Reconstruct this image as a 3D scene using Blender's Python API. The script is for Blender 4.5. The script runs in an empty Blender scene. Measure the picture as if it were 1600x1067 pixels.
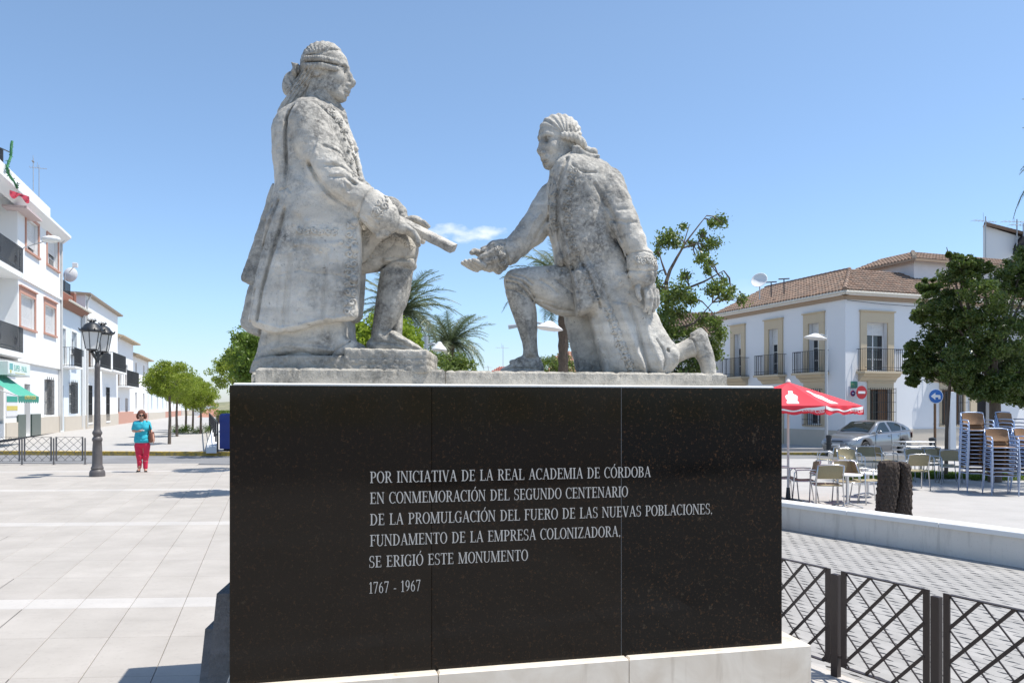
import bpy, bmesh, math, random, time
import numpy as np
from mathutils import Vector, Matrix
from mathutils.bvhtree import BVHTree
_t0 = time.time()
R_ = math.radians
scene = bpy.context.scene
COL = scene.collection

# ---------------------------------------------------------------- camera
F_PX = 1250.0                # focal length in photo pixels (photo is 1600 wide)
CU, CV, EYE = 800.0, 634.0, 1.65   # principal column, horizon row, eye height
cam_d = bpy.data.cameras.new('camera')
cam = bpy.data.objects.new('camera', cam_d); COL.objects.link(cam)
cam.location = (0, 0, EYE); cam.rotation_euler = (R_(90), 0, 0)
cam_d.sensor_width = 36.0; cam_d.lens = 36.0 * F_PX / 1600.0
cam_d.shift_y = (CV - 533.5) / 1600.0
cam_d.clip_start = 0.1; cam_d.clip_end = 9000
scene.camera = cam

# ---------------------------------------------------------------- daylight
SUN_EL = R_(65.5)
SUN_H = Vector((0.998, -0.06, 0)).normalized()     # horizontal direction towards the sun
sdir = Vector((SUN_H.x * math.cos(SUN_EL), SUN_H.y * math.cos(SUN_EL), math.sin(SUN_EL)))
sun_d = bpy.data.lights.new('sun', 'SUN'); sun_d.energy = 4.9; sun_d.angle = R_(0.53)
sun_d.color = (1.0, 0.955, 0.88)
sun = bpy.data.objects.new('sun', sun_d); COL.objects.link(sun)
sun.rotation_euler = sdir.to_track_quat('Z', 'Y').to_euler(); sun.location = (20, 10, 40)
world = bpy.data.worlds.new('World'); scene.world = world; world.use_nodes = True
wn = world.node_tree; wn.nodes.clear()
def W(t, **k):
    n = wn.nodes.new(t)
    for a, b in k.items(): setattr(n, a, b)
    return n
sky = W('ShaderNodeTexSky', sky_type='NISHITA', sun_disc=False)
sky.sun_elevation = SUN_EL; sky.sun_rotation = math.atan2(SUN_H.x, SUN_H.y)
sky.altitude = 150; sky.air_density = 1.0; sky.dust_density = 0.5; sky.ozone_density = 1.6
bg = W('ShaderNodeBackground'); bg.inputs['Strength'].default_value = 0.15
wo = W('ShaderNodeOutputWorld')
# a few thin fair-weather clouds low over the horizon
tc = W('ShaderNodeTexCoord')
def cloud(direction, size, stretch, seed, dens):
    """soft patch of cloud round one direction of the sky"""
    d = Vector(direction).normalized()
    t1 = d.cross(Vector((0, 0, 1))).normalized(); t2 = t1.cross(d).normalized()
    def dot(v):
        n = W('ShaderNodeVectorMath', operation='DOT_PRODUCT'); n.inputs[1].default_value = v
        wn.links.new(tc.outputs['Generated'], n.inputs[0]); return n.outputs['Value']
    a, b, f = dot(t1), dot(t2), dot(d)
    def mth(op, x, y=None):
        n = W('ShaderNodeMath', operation=op)
        for i, q in enumerate((x, y)):
            if q is None: continue
            if isinstance(q, (int, float)): n.inputs[i].default_value = q
            else: wn.links.new(q, n.inputs[i])
        return n.outputs[0]
    ax = mth('DIVIDE', a, size * stretch); bx = mth('DIVIDE', b, size)
    r2 = mth('ADD', mth('MULTIPLY', ax, ax), mth('MULTIPLY', bx, bx))
    nz = W('ShaderNodeTexNoise'); nz.inputs['Scale'].default_value = 0.34 / size; nz.inputs['Detail'].default_value = 6
    mp = W('ShaderNodeMapping'); mp.inputs['Location'].default_value = (seed, 0, 0); mp.inputs['Scale'].default_value = (1, 1, 2.2)
    wn.links.new(tc.outputs['Generated'], mp.inputs['Vector']); wn.links.new(mp.outputs[0], nz.inputs['Vector'])
    m = mth('SUBTRACT', mth('ADD', mth('MULTIPLY', nz.outputs['Fac'], 5.5), -2.1), r2)
    front = mth('GREATER_THAN', f, 0.2)
    cl = W('ShaderNodeClamp'); wn.links.new(mth('MULTIPLY', mth('MULTIPLY', m, dens), front), cl.inputs['Value'])
    return cl.outputs[0]
def skydir(u, v): return ((u - CU) / F_PX, 1.0, (CV - v) / F_PX)
prev = sky.outputs['Color']
tint = W('ShaderNodeMix', data_type='RGBA', blend_type='MULTIPLY'); tint.inputs['Factor'].default_value = 1.0
sep = W('ShaderNodeSeparateXYZ'); tcg = W('ShaderNodeTexCoord'); wn.links.new(tcg.outputs['Generated'], sep.inputs[0])
rmp = W('ShaderNodeValToRGB'); e = rmp.color_ramp.elements      # clear dry air: blue right down to the horizon
e[0].position = 0.0; e[0].color = (0.72, 0.79, 1.0, 1); e[1].position = 0.42; e[1].color = (0.99, 1.03, 1.03, 1)
e2 = e.new(0.12); e2.color = (0.82, 0.92, 1.05, 1)
wn.links.new(sep.outputs['Z'], rmp.inputs[0]); wn.links.new(rmp.outputs[0], tint.inputs['B'])
wn.links.new(prev, tint.inputs['A']); prev = tint.outputs['Result']
for d, s, st, seed, dens in ((skydir(740, 367), 0.0135, 4.0, 3.1, .75), (skydir(380, 548), 0.03, 3.0, 7.7, 0.22), (skydir(1180, 470), 0.03, 3.0, 11.7, 0.15)):
    c = cloud(d, s, st, seed, dens)
    mx = W('ShaderNodeMix', data_type='RGBA'); mx.inputs['B'].default_value = (5.6, 6.0, 6.9, 1)
    wn.links.new(c, mx.inputs['Factor']); wn.links.new(prev, mx.inputs['A']); prev = mx.outputs['Result']
wn.links.new(prev, bg.inputs['Color']); wn.links.new(bg.outputs[0], wo.inputs['Surface'])
scene.view_settings.view_transform = 'Standard'; scene.view_settings.look = 'None'
scene.view_settings.exposure = 0.32; scene.view_settings.gamma = 1.0
scene.view_settings.use_curve_mapping = False
scene.render.engine = 'CYCLES'
scene.cycles.use_denoising = True
scene.cycles.max_bounces = 6; scene.cycles.diffuse_bounces = 3; scene.cycles.transparent_max_bounces = 8
# ---------------------------------------------------------------- objects, tags, copies
def tag(o, label=None, cat=None, group=None, kind=None):
    if label: o['label'] = label
    if cat: o['category'] = cat
    if group: o['group'] = group
    if kind: o['kind'] = kind
    return o
def thing(name, label, cat, loc=(0, 0, 0), rz=0.0, group=None):
    o = bpy.data.objects.new(name, None); COL.objects.link(o)
    o.empty_display_size = 0.2
    o.location = loc; o.rotation_euler = (0, 0, rz)
    return tag(o, label, cat, group)
def link(name, me, parent=None, loc=None, rz=None, mat=None):
    o = bpy.data.objects.new(name, me); COL.objects.link(o)
    if parent is not None: o.parent = parent
    if loc is not None: o.location = loc
    if rz is not None: o.rotation_euler = (0, 0, rz) if not hasattr(rz, '__len__') else rz
    if mat is not None: o.data.materials.append(mat)
    return o
KIDS = {}
def copy_tree(o, parent=None, kids=None):
    c = o.copy(); COL.objects.link(c)
    if parent is not None: c.parent = parent
    for ch in list(o.children): copy_tree(ch, c)
    return c
def place(proto, used, loc, rz, label, group=None):
    """first call moves the prototype itself, later calls copy it with its parts"""
    if used[0]: o = copy_tree(proto)
    else: o = proto; used[0] = True
    o.location = loc; o.rotation_euler = (0, 0, rz)
    if label: o['label'] = label
    if group: o['group'] = group
    return o

class MB:
    """collects shapes, builds ONE mesh"""
    def __init__(s): s.v = []; s.f = []; s.mi = []; s.m = 0
    def add(s, vs, fs):
        n = len(s.v); s.v += [tuple(v) for v in vs]
        s.f += [tuple(i + n for i in f) for f in fs]; s.mi += [s.m] * len(fs)
        return s
    def box(s, x0, x1, y0, y1, z0, z1, M=None):
        vs = [Vector((x, y, z)) for z in (z0, z1) for y in (y0, y1) for x in (x0, x1)]
        if M is not None: vs = [M @ v for v in vs]
        return s.add(vs, [(0, 2, 3, 1), (4, 5, 7, 6), (0, 1, 5, 4), (2, 6, 7, 3), (0, 4, 6, 2), (1, 3, 7, 5)])
    def cbox(s, x0, x1, y0, y1, z0, z1, c, M=None):
        """box with chamfered top edges"""
        a = [(x0, y0, z0), (x1, y0, z0), (x1, y1, z0), (x0, y1, z0), (x0, y0, z1 - c), (x1, y0, z1 - c), (x1, y1, z1 - c), (x0, y1, z1 - c),
             (x0 + c, y0 + c, z1), (x1 - c, y0 + c, z1), (x1 - c, y1 - c, z1), (x0 + c, y1 - c, z1)]
        if M is not None: a = [M @ Vector(v) for v in a]
        return s.add(a, [(3, 2, 1, 0), (0, 1, 5, 4), (1, 2, 6, 5), (2, 3, 7, 6), (3, 0, 4, 7), (4, 5, 9, 8), (5, 6, 10, 9), (6, 7, 11, 10), (7, 4, 8, 11), (8, 9, 10, 11)])
    def tube(s, pts, r, n=6, cap=True, closed=False):
        pts = [Vector(p) for p in pts]
        rs = r if hasattr(r, '__len__') else [r] * len(pts)
        rings = []; up = None
        N = len(pts)
        for i, p in enumerate(pts):
            if closed: d = pts[(i + 1) % N] - pts[i - 1]
            else: d = pts[min(i + 1, N - 1)] - pts[max(i - 1, 0)]
            if d.length < 1e-9: d = Vector((0, 0, 1))
            d.normalize()
            if up is None:
                up = Vector((0, 0, 1)) if abs(d.z) < 0.9 else Vector((0, 1, 0))
            a = (up - d * up.dot(d))
            if a.length < 1e-6: a = d.orthogonal()
            a.normalize(); up = a; b = d.cross(a)
            rings.append([p + (a * math.cos(2 * math.pi * k / n) + b * math.sin(2 * math.pi * k / n)) * rs[i] for k in range(n)])
        vs = [v for rg in rings for v in rg]; fs = []
        for i in range(N if closed else N - 1):
            j = (i + 1) % N
            for k in range(n):
                k2 = (k + 1) % n
                fs.append((i * n + k, i * n + k2, j * n + k2, j * n + k))
        if cap and not closed:
            fs.append(tuple(range(n - 1, -1, -1))); fs.append(tuple((N - 1) * n + k for k in range(n)))
        return s.add(vs, fs)
    def bar(s, a, b, w, t, up=(0, 0, 1)):
        """rectangular bar from a to b"""
        a = Vector(a); b = Vector(b); d = (b - a).normalized(); upv = Vector(up)
        x = d.cross(upv)
        if x.length < 1e-6: x = d.orthogonal()
        x.normalize(); y = x.cross(d)
        vs = [p + x * (i * w / 2) + y * (j * t / 2) for p in (a, b) for i, j in ((-1, -1), (1, -1), (1, 1), (-1, 1))]
        return s.add(vs, [(0, 1, 2, 3), (7, 6, 5, 4), (0, 4, 5, 1), (1, 5, 6, 2), (2, 6, 7, 3), (3, 7, 4, 0)])
    def lathe(s, prof, n=16, M=None, cap=True):
        vs = []; fs = []
        for r, z in prof:
            for k in range(n):
                v = Vector((r * math.cos(2 * math.pi * k / n), r * math.sin(2 * math.pi * k / n), z))
                vs.append(M @ v if M is not None else v)
        for i in range(len(prof) - 1):
            for k in range(n):
                k2 = (k + 1) % n
                fs.append((i * n + k, i * n + k2, (i + 1) * n + k2, (i + 1) * n + k))
        if cap:
            fs.append(tuple(range(n - 1, -1, -1))); fs.append(tuple((len(prof) - 1) * n + k for k in range(n)))
        return s.add(vs, fs)
    def prism(s, poly, d0, d1, axis='y', M=None):
        """extrude a 2-D outline; axis 'y': outline in xz; 'x': in yz; 'z': in xy"""
        def P(a, b, d):
            v = {'y': (a, d, b), 'x': (d, a, b), 'z': (a, b, d)}[axis]
            v = Vector(v); return M @ v if M is not None else v
        n = len(poly)
        vs = [P(a, b, d0) for a, b in poly] + [P(a, b, d1) for a, b in poly]
        fs = [tuple(range(n)), tuple(range(2 * n - 1, n - 1, -1))] + [(i, (i + 1) % n, n + (i + 1) % n, n + i) for i in range(n)]
        return s.add(vs, fs)
    def ball(s, c, r, n=10, m=6, sc=(1, 1, 1)):
        prof = [(math.sin(math.pi * i / m) * r * 1.0 + 1e-5, -math.cos(math.pi * i / m) * r) for i in range(m + 1)]
        M = Matrix.Translation(c) @ Matrix.Diagonal((sc[0], sc[1], sc[2], 1))
        return s.lathe(prof, n, M)
    def quad(s, *p): return s.add(p, [tuple(range(len(p)))])
    def mesh(s, name, mats=None, smooth=False, fixn=True):
        me = bpy.data.meshes.new(name); me.from_pydata(s.v, [], s.f); me.update()
        if fixn:
            bm = bmesh.new(); bm.from_mesh(me); bmesh.ops.recalc_face_normals(bm, faces=bm.faces); bm.to_mesh(me); bm.free()
        for m in (mats if isinstance(mats, (list, tuple)) else [mats] if mats else []): me.materials.append(m)
        me.polygons.foreach_set('material_index', s.mi)
        if smooth:
            me.polygons.foreach_set('use_smooth', [True] * len(me.polygons))
            if smooth != 'full': 
                try: me.set_sharp_from_angle(angle=R_(40))
                except Exception: pass
        me.update()
        return me
    def obj(s, name, mats=None, parent=None, smooth=False, loc=None, rz=None):
        return link(name, s.mesh(name, mats, smooth), parent, loc, rz)
def share(name, me, parent, loc=(0, 0, 0), rz=0): return link(name, me, parent, loc, rz)

# ---------------------------------------------------------------- materials
MATS = {}
class NT:
    def __init__(s, mat): s.t = mat.node_tree; s.n = s.t.nodes; s.L = s.t.links.new
    def node(s, t, **k):
        n = s.n.new(t)
        for a, b in k.items(): setattr(n, a, b)
        return n
    def coord(s, kind='Object', scale=(1, 1, 1), loc=(0, 0, 0)):
        c = s.node('ShaderNodeTexCoord'); m = s.node('ShaderNodeMapping')
        m.inputs['Scale'].default_value = scale; m.inputs['Location'].default_value = loc
        s.L(c.outputs[kind], m.inputs['Vector']); return m.outputs[0]
    def wpos(s, scale=(1, 1, 1)):
        g = s.node('ShaderNodeNewGeometry'); m = s.node('ShaderNodeMapping'); m.inputs['Scale'].default_value = scale
        s.L(g.outputs['Position'], m.inputs['Vector']); return m.outputs[0]
    def noise(s, vec, scale, detail=4, rough=0.55, dist=0.0):
        n = s.node('ShaderNodeTexNoise'); n.inputs['Scale'].default_value = scale; n.inputs['Detail'].default_value = detail
        n.inputs['Roughness'].default_value = rough; n.inputs['Distortion'].default_value = dist
        s.L(vec, n.inputs['Vector']); return n.outputs['Fac']
    def voro(s, vec, scale, feature='F1', out='Distance'):
        n = s.node('ShaderNodeTexVoronoi', feature=feature); n.inputs['Scale'].default_value = scale
        s.L(vec, n.inputs['Vector']); return n.outputs[out]
    def ramp(s, fac, stops):
        r = s.node('ShaderNodeValToRGB'); e = r.color_ramp.elements
        while len(e) > 1: e.remove(e[-1])
        for i, (p, c) in enumerate(stops):
            if not hasattr(c, '__len__'): c = (c, c, c)
            el = e[0] if i == 0 else e.new(p)
            el.position = p; el.color = (*c[:3], 1)
        s.L(fac, r.inputs[0]); return r.outputs['Color']
    def mix(s, f, a, b, mode='MIX'):
        n = s.node('ShaderNodeMix', data_type='RGBA', blend_type=mode)
        for sock, q in (('Factor', f), ('A', a), ('B', b)):
            if isinstance(q, (int, float)): n.inputs[sock].default_value = q if sock == 'Factor' else (q, q, q, 1)
            elif hasattr(q, '__len__'): n.inputs[sock].default_value = (*q[:3], 1)
            else: s.L(q, n.inputs[sock])
        return n.outputs['Result']
    def math(s, op, a, b=None, clamp=False):
        n = s.node('ShaderNodeMath', operation=op, use_clamp=clamp)
        for i, q in enumerate((a, b)):
            if q is None: continue
            if isinstance(q, (int, float)): n.inputs[i].default_value = q
            else: s.L(q, n.inputs[i])
        return n.outputs[0]
    def objrand(s): return s.node('ShaderNodeObjectInfo').outputs['Random']
    def bump(s, h, strength=0.3, dist=0.01, nrm=None):
        b = s.node('ShaderNodeBump'); b.inputs['Strength'].default_value = strength; b.inputs['Distance'].default_value = dist
        s.L(h, b.inputs['Height'])
        if nrm is not None: s.L(nrm, b.inputs['Normal'])
        return b.outputs[0]
def material(name, col=(0.5, 0.5, 0.5), rough=0.6, metal=0.0, spec=0.5, fn=None, **extra):
    if name in MATS: return MATS[name]
    m = bpy.data.materials.new(name); m.use_nodes = True
    m.diffuse_color = (*col, 1)
    b = m.node_tree.nodes['Principled BSDF']
    b.inputs['Base Color'].default_value = (*col, 1); b.inputs['Roughness'].default_value = rough
    b.inputs['Metallic'].default_value = metal; b.inputs['Specular IOR Level'].default_value = spec
    for k, v in extra.items(): b.inputs[k.replace('_', ' ')].default_value = v
    if fn:
        nt = NT(m); out = fn(nt) or {}
        for k, v in out.items(): nt.L(v, b.inputs[k])
    MATS[name] = m; return m
def painted(name, col, rough=0.55, var=0.12, scale=3.0, bump=0.15, metal=0.0, spec=0.5, bscale=60):
    """slightly uneven painted / plain surface"""
    def fn(t):
        p = t.wpos(); n = t.noise(p, scale, 6, 0.65); n2 = t.noise(p, bscale, 3)
        c = t.mix(n, tuple(x * (1 - var) for x in col), tuple(min(1, x * (1 + var)) for x in col))
        c = t.mix(t.math('MULTIPLY', n2, 0.25), c, tuple(x * (1 - 2 * var) for x in col))
        return {'Base Color': c, 'Normal': t.bump(n2, bump, 0.004)}
    return material(name, col, rough, metal, spec, fn)

# ---------------------------------------------------------------- from a pixel of the photograph to a place
def on_ground(u, v, z=0.0):
    Y = (EYE - z) * F_PX / (v - CV)
    return Vector(((u - CU) / F_PX * Y, Y, z))
def at_depth(u, v, Y): return Vector(((u - CU) / F_PX * Y, Y, EYE - (v - CV) / F_PX * Y))
# ---------------------------------------------------------------- sculpting with distance fields
def smin(a, b, k):
    if k <= 0: return np.minimum(a, b)
    h = np.maximum(k - np.abs(a - b), 0) / k
    return np.minimum(a, b) - h * h * k * 0.25
def smooth_poly(pts, it=2):
    p = np.array(pts, float)
    for _ in range(it):      # Chaikin corner cutting, mild
        q = np.roll(p, -1, 0); a = 0.82 * p + 0.18 * q; b = 0.18 * p + 0.82 * q
        p = np.empty((len(a) * 2, 2)); p[0::2] = a; p[1::2] = b
    return p
def poly_sdf(U, V, pts):
    p = np.array(pts, float); d = np.full(U.shape, 1e9); inside = np.zeros(U.shape, bool)
    n = len(p)
    for i in range(n):
        ax, ay = p[i]; bx, by = p[(i + 1) % n]
        ex, ey = bx - ax, by - ay; wx, wy = U - ax, V - ay
        t = np.clip((wx * ex + wy * ey) / (ex * ex + ey * ey + 1e-12), 0, 1)
        dx, dy = wx - ex * t, wy - ey * t
        d = np.minimum(d, dx * dx + dy * dy)
        c = ((ay <= V) & (by > V)) | ((by <= V) & (ay > V))
        with np.errstate(divide='ignore', invalid='ignore'):
            xi = ax + (V - ay) / (by - ay if by != ay else 1e-9) * ex
        inside ^= c & (U < xi)
    d = np.sqrt(d)
    return np.where(inside, -d, d)
def line_dist(U, V, pts):
    d = np.full(U.shape, 1e9)
    for (ax, ay), (bx, by) in zip(pts[:-1], pts[1:]):
        ex, ey = bx - ax, by - ay
        t = np.clip(((U - ax) * ex + (V - ay) * ey) / (ex * ex + ey * ey + 1e-12), 0, 1)
        d = np.minimum(d, (U - ax - ex * t) ** 2 + (V - ay - ey * t) ** 2)
    return np.sqrt(d)
class Sculpt:
    """grid in sculpting units: x to the right, y away, z up. Points are given as (u, v, y) with v downwards
    and are set out around the reference column and row so that they stand where the photograph shows them."""
    def __init__(s, lo, hi, h, z0, ref=None):
        # lo/hi as (u,y,v) limits
        s.h = h; s.Z0 = z0; s.s = z0 / F_PX
        s.lo = np.array([lo[0] - CU, lo[1], -(hi[2] - CV)], float)
        hi_ = np.array([hi[0] - CU, hi[1], -(lo[2] - CV)], float)
        s.n = np.ceil((hi_ - s.lo) / h).astype(int) + 1
        s.ax = [s.lo[i] + h * np.arange(s.n[i]) for i in range(3)]
        s.F = np.full(tuple(s.n), 60.0, np.float32)
    def P(s, u, v, y):
        k = 1 + y / F_PX; return np.array([(u - CU) * k, y, -(v - CV) * k]), k
    def box(s, lo, hi):
        a = np.clip(np.floor((np.array(lo) - s.lo) / s.h).astype(int), 0, s.n)
        b = np.clip(np.ceil((np.array(hi) - s.lo) / s.h).astype(int) + 1, 0, s.n)
        return tuple(slice(x, y) for x, y in zip(a, b))
    def grid(s, sl):
        return (s.ax[0][sl[0]][:, None, None], s.ax[1][sl[1]][None, :, None], s.ax[2][sl[2]][None, None, :])
    def put(s, sl, d, k, mode='add'):
        if mode == 'add': s.F[sl] = smin(s.F[sl], d, k)
        else: s.F[sl] = -smin(-s.F[sl], d, k)         # carve
    def cap(s, pts, k=4.0, mode='add', flat=1.0):
        """chain of round cones; pts = (u, v, y, r)"""
        q = []
        for u, v, y, r in pts:
            p, kk = s.P(u, v, y); q.append((p, r * kk))
        for (a, ra), (b, rb) in zip(q[:-1], q[1:]):
            m = max(ra, rb) + 8 + k
            sl = s.box(np.minimum(a, b) - m, np.maximum(a, b) + m)
            X, Y, Z = s.grid(sl); e = b - a; L2 = float(e @ e) + 1e-9
            t = np.clip(((X - a[0]) * e[0] + (Y - a[1]) * e[1] + (Z - a[2]) * e[2]) / L2, 0, 1)
            d = np.sqrt((X - a[0] - t * e[0]) ** 2 + ((Y - a[1] - t * e[1]) / flat) ** 2 + (Z - a[2] - t * e[2]) ** 2) - (ra + (rb - ra) * t)
            s.put(sl, d, k, mode)
        return s
    def ell(s, u, v, y, ru, ry, rv, k=4.0, rot=None, mode='add'):
        c, kk = s.P(u, v, y); m = max(ru, ry, rv) * kk + 8 + k
        sl = s.box(c - m, c + m); X, Y, Z = s.grid(sl)
        X, Y, Z = X - c[0], Y - c[1], Z - c[2]
        if rot is not None:
            X, Y, Z = (rot[0][i] * X + rot[1][i] * Y + rot[2][i] * Z for i in range(3))
        r = np.array([ru, ry, rv]) * kk
        k0 = np.sqrt((X / r[0]) ** 2 + (Y / r[1]) ** 2 + (Z / r[2]) ** 2)
        k1 = np.sqrt((X / r[0] ** 2) ** 2 + (Y / r[1] ** 2) ** 2 + (Z / r[2] ** 2) ** 2)
        s.put(sl, (k0 * (k0 - 1) / (k1 + 1e-9)), k, mode); return s
    def poly(s, pts, T, R, y0=0.0, k=6.0, smooth=1, mode='add', lean=0.0):
        """outline in (u,v) given depth half-thickness T with rounded edges of radius R"""
        kk = 1 + y0 / F_PX
        p = smooth_poly(pts, smooth) if smooth else np.array(pts, float)
        p = np.stack([(p[:, 0] - CU) * kk, -(p[:, 1] - CV) * kk], 1)
        m = 10 + k
        sl = s.box((p[:, 0].min() - m, y0 - T - m, p[:, 1].min() - m), (p[:, 0].max() + m, y0 + T + m, p[:, 1].max() + m))
        X, Y, Z = s.grid(sl)
        U, V = np.broadcast_arrays(X[:, 0, :], Z[:, 0, :])
        d2 = poly_sdf(U, V, p)[:, None, :]
        yy = np.abs(Y - y0)
        if R <= T:
            a = np.maximum(d2 + R, 0); b = np.maximum(yy - (T - R), 0)
            d = np.sqrt(a * a + b * b) - R
            d = np.where((a <= 0) & (b <= 0), np.maximum(d2, yy - T), d)
        else:      # elliptical
            a = np.maximum(d2 + R, 0); b = yy * R / T
            d = (np.sqrt(a * a + b * b) - R) * (T / R) ** 0.5
        s.put(sl, d, k, mode); return s
    def crease(s, pts, w, amp, ymax=0.0, ymin=-999):
        """groove (amp>0) or ridge (amp<0) along a line seen from the front; only the side nearer than ymax"""
        p = [((u - CU), -(v - CV)) for u, v in pts]
        ym = (max(ymin, s.lo[1]) + ymax) / 2; kk = 1 + ym / F_PX
        p = [(a * kk, b * kk) for a, b in p]
        xs = [a for a, b in p]; zs = [b for a, b in p]; m = 3 * w
        sl = s.box((min(xs) - m, ymin if ymin > -900 else s.lo[1], min(zs) - m), (max(xs) + m, ymax, max(zs) + m))
        X, Y, Z = s.grid(sl); U, V = np.broadcast_arrays(X[:, 0, :], Z[:, 0, :])
        d = line_dist(U, V, p)[:, None, :]
        w = w * .8; s.F[sl] += (1.6 * amp * np.exp(-(d / w) ** 2)).astype(np.float32); return s
    def emboss(s, pts, amp, soft=1.2, ymax=0.0, ymid=-60, smooth=1):
        kk = 1 + ymid / F_PX; p = smooth_poly(pts, smooth) if smooth else np.array(pts, float)
        p = np.stack([(p[:, 0] - CU) * kk, -(p[:, 1] - CV) * kk], 1); m = 6
        sl = s.box((p[:, 0].min() - m, s.lo[1], p[:, 1].min() - m), (p[:, 0].max() + m, ymax, p[:, 1].max() + m))
        X, Y, Z = s.grid(sl); U, V = np.broadcast_arrays(X[:, 0, :], Z[:, 0, :])
        d = poly_sdf(U, V, p)[:, None, :]
        s.F[sl] -= (amp / (1 + np.exp(np.clip(d / soft, -30, 30)))).astype(np.float32); return s
    def waves(s, lo, hi, fn):
        """fn(X,Y,Z)->added distance inside a (u,y,v) box"""
        sl = s.box((lo[0] - CU, lo[1], -(hi[2] - CV)), (hi[0] - CU, hi[1], -(lo[2] - CV)))
        X, Y, Z = s.grid(sl); s.F[sl] += fn(X + CU, Y, CV - Z).astype(np.float32); return s
    def lumpy(s, amp, wl, seed=0):
        X, Y, Z = s.grid((slice(None),) * 3); q = 2 * math.pi / wl
        s.F += (amp * (np.sin(X * q + 1.3 * np.sin(Z * q * .7 + seed)) * np.sin(Z * q * .9 + seed + np.sin(Y * q)) + .6 * np.sin(Y * q * 1.7 + X * q * 1.3 + seed) * np.sin(Z * q * 2.1))).astype(np.float32)
        return s
    def rough(s, amp, cell, seed=0):
        """irregular chiselled surface: smooth random lattice noise"""
        r = np.random.default_rng(seed); n = [int(np.ceil((s.ax[i][-1] - s.ax[i][0]) / cell)) + 3 for i in range(3)]
        G = r.uniform(-1, 1, n).astype(np.float32)
        def prep(i):
            t = (s.ax[i] - s.ax[i][0]) / cell; k = np.floor(t).astype(int); f = t - k; return k, (f * f * (3 - 2 * f)).astype(np.float32)
        (a, fa), (b, fb), (c, fc) = prep(0), prep(1), prep(2)
        G = G[a] * (1 - fa)[:, None, None] + G[a + 1] * fa[:, None, None]
        G = G[:, b] * (1 - fb)[None, :, None] + G[:, b + 1] * fb[None, :, None]
        G = G[:, :, c] * (1 - fc) + G[:, :, c + 1] * fc
        s.F += amp * G; return s
    def floor(s, v):
        """cut everything below row v"""
        Z = s.ax[2][None, None, :]
        s.F = np.maximum(s.F, (-(v - CV) - Z).astype(np.float32)); return s
    def mesh(s, name, mat):
        F = s.F; sg = F < 0
        F = F.copy(); F[0] = F[-1] = 5; F[:, 0] = F[:, -1] = 5; F[:, :, 0] = F[:, :, -1] = 5; sg = F < 0
        nx, ny, nz = F.shape
        c = sg[:-1, :-1, :-1].astype(np.int8)
        tot = np.zeros((nx - 1, ny - 1, nz - 1), np.int8)
        for i in (0, 1):
            for j in (0, 1):
                for k in (0, 1): tot += sg[i:nx - 1 + i, j:ny - 1 + j, k:nz - 1 + k]
        act = np.argwhere((tot > 0) & (tot < 8))
        idx = np.full(tot.shape, -1, np.int32); idx[tuple(act.T)] = np.arange(len(act))
        acc = np.zeros((len(act), 3)); cnt = np.zeros(len(act))
        off = [(i, j, k) for i in (0, 1) for j in (0, 1) for k in (0, 1)]
        val = {o: F[act[:, 0] + o[0], act[:, 1] + o[1], act[:, 2] + o[2]].astype(float) for o in off}
        for o in off:
            for axn in range(3):
                if o[axn]: continue
                o2 = list(o); o2[axn] = 1; o2 = tuple(o2)
                a, b = val[o], val[o2]; m = (a < 0) != (b < 0)
                t = np.where(m, a / np.where(m, a - b, 1), 0)
                for q in range(3):
                    acc[:, q] += np.where(m, o[q] + (t if q == axn else 0), 0)
                cnt += m
        v = (act + acc / cnt[:, None]) * s.h + s.lo
        quads = []
        for axn in range(3):
            sl0 = [slice(1, -1)] * 3; sl1 = [slice(1, -1)] * 3
            sl0[axn] = slice(0, -1); sl1[axn] = slice(1, None)
            a, b = sg[tuple(sl0)], sg[tuple(sl1)]
            e = np.argwhere(a != b); flip = a[tuple(e.T)]
            for q in range(3):
                if q != axn: e[:, q] += 1
            o1, o2 = [(1, 2), (2, 0), (0, 1)][axn]
            def g(d1, d2):
                f = e.copy(); f[:, o1] -= d1; f[:, o2] -= d2; return idx[tuple(f.T)]
            qd = np.stack([g(1, 1), g(0, 1), g(0, 0), g(1, 0)], 1)
            qd[~flip] = qd[~flip][:, ::-1]; quads.append(qd)
        quads = np.concatenate(quads)
        w = v * s.s; w[:, 1] += s.Z0; w[:, 2] += EYE
        s.wv, s.wq = w, quads
        me = bpy.data.meshes.new(name)
        me.vertices.add(len(w)); me.vertices.foreach_set('co', w.astype(np.float32).ravel())
        me.loops.add(len(quads) * 4); me.loops.foreach_set('vertex_index', quads.astype(np.int32).ravel())
        me.polygons.add(len(quads)); me.polygons.foreach_set('loop_start', np.arange(0, len(quads) * 4, 4, dtype=np.int32))
        me.update(calc_edges=True); me.polygons.foreach_set('use_smooth', np.ones(len(quads), bool))
        if mat: me.materials.append(mat)
        return me
def rebase(me, o):
    """shift mesh so that it hangs correctly under its thing (whose location is o)"""
    n = len(me.vertices); a = np.empty(n * 3, np.float32); me.vertices.foreach_get('co', a)
    a = a.reshape(-1, 3) - np.array(o, np.float32); me.vertices.foreach_set('co', a.ravel()); me.update(); return me
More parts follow.
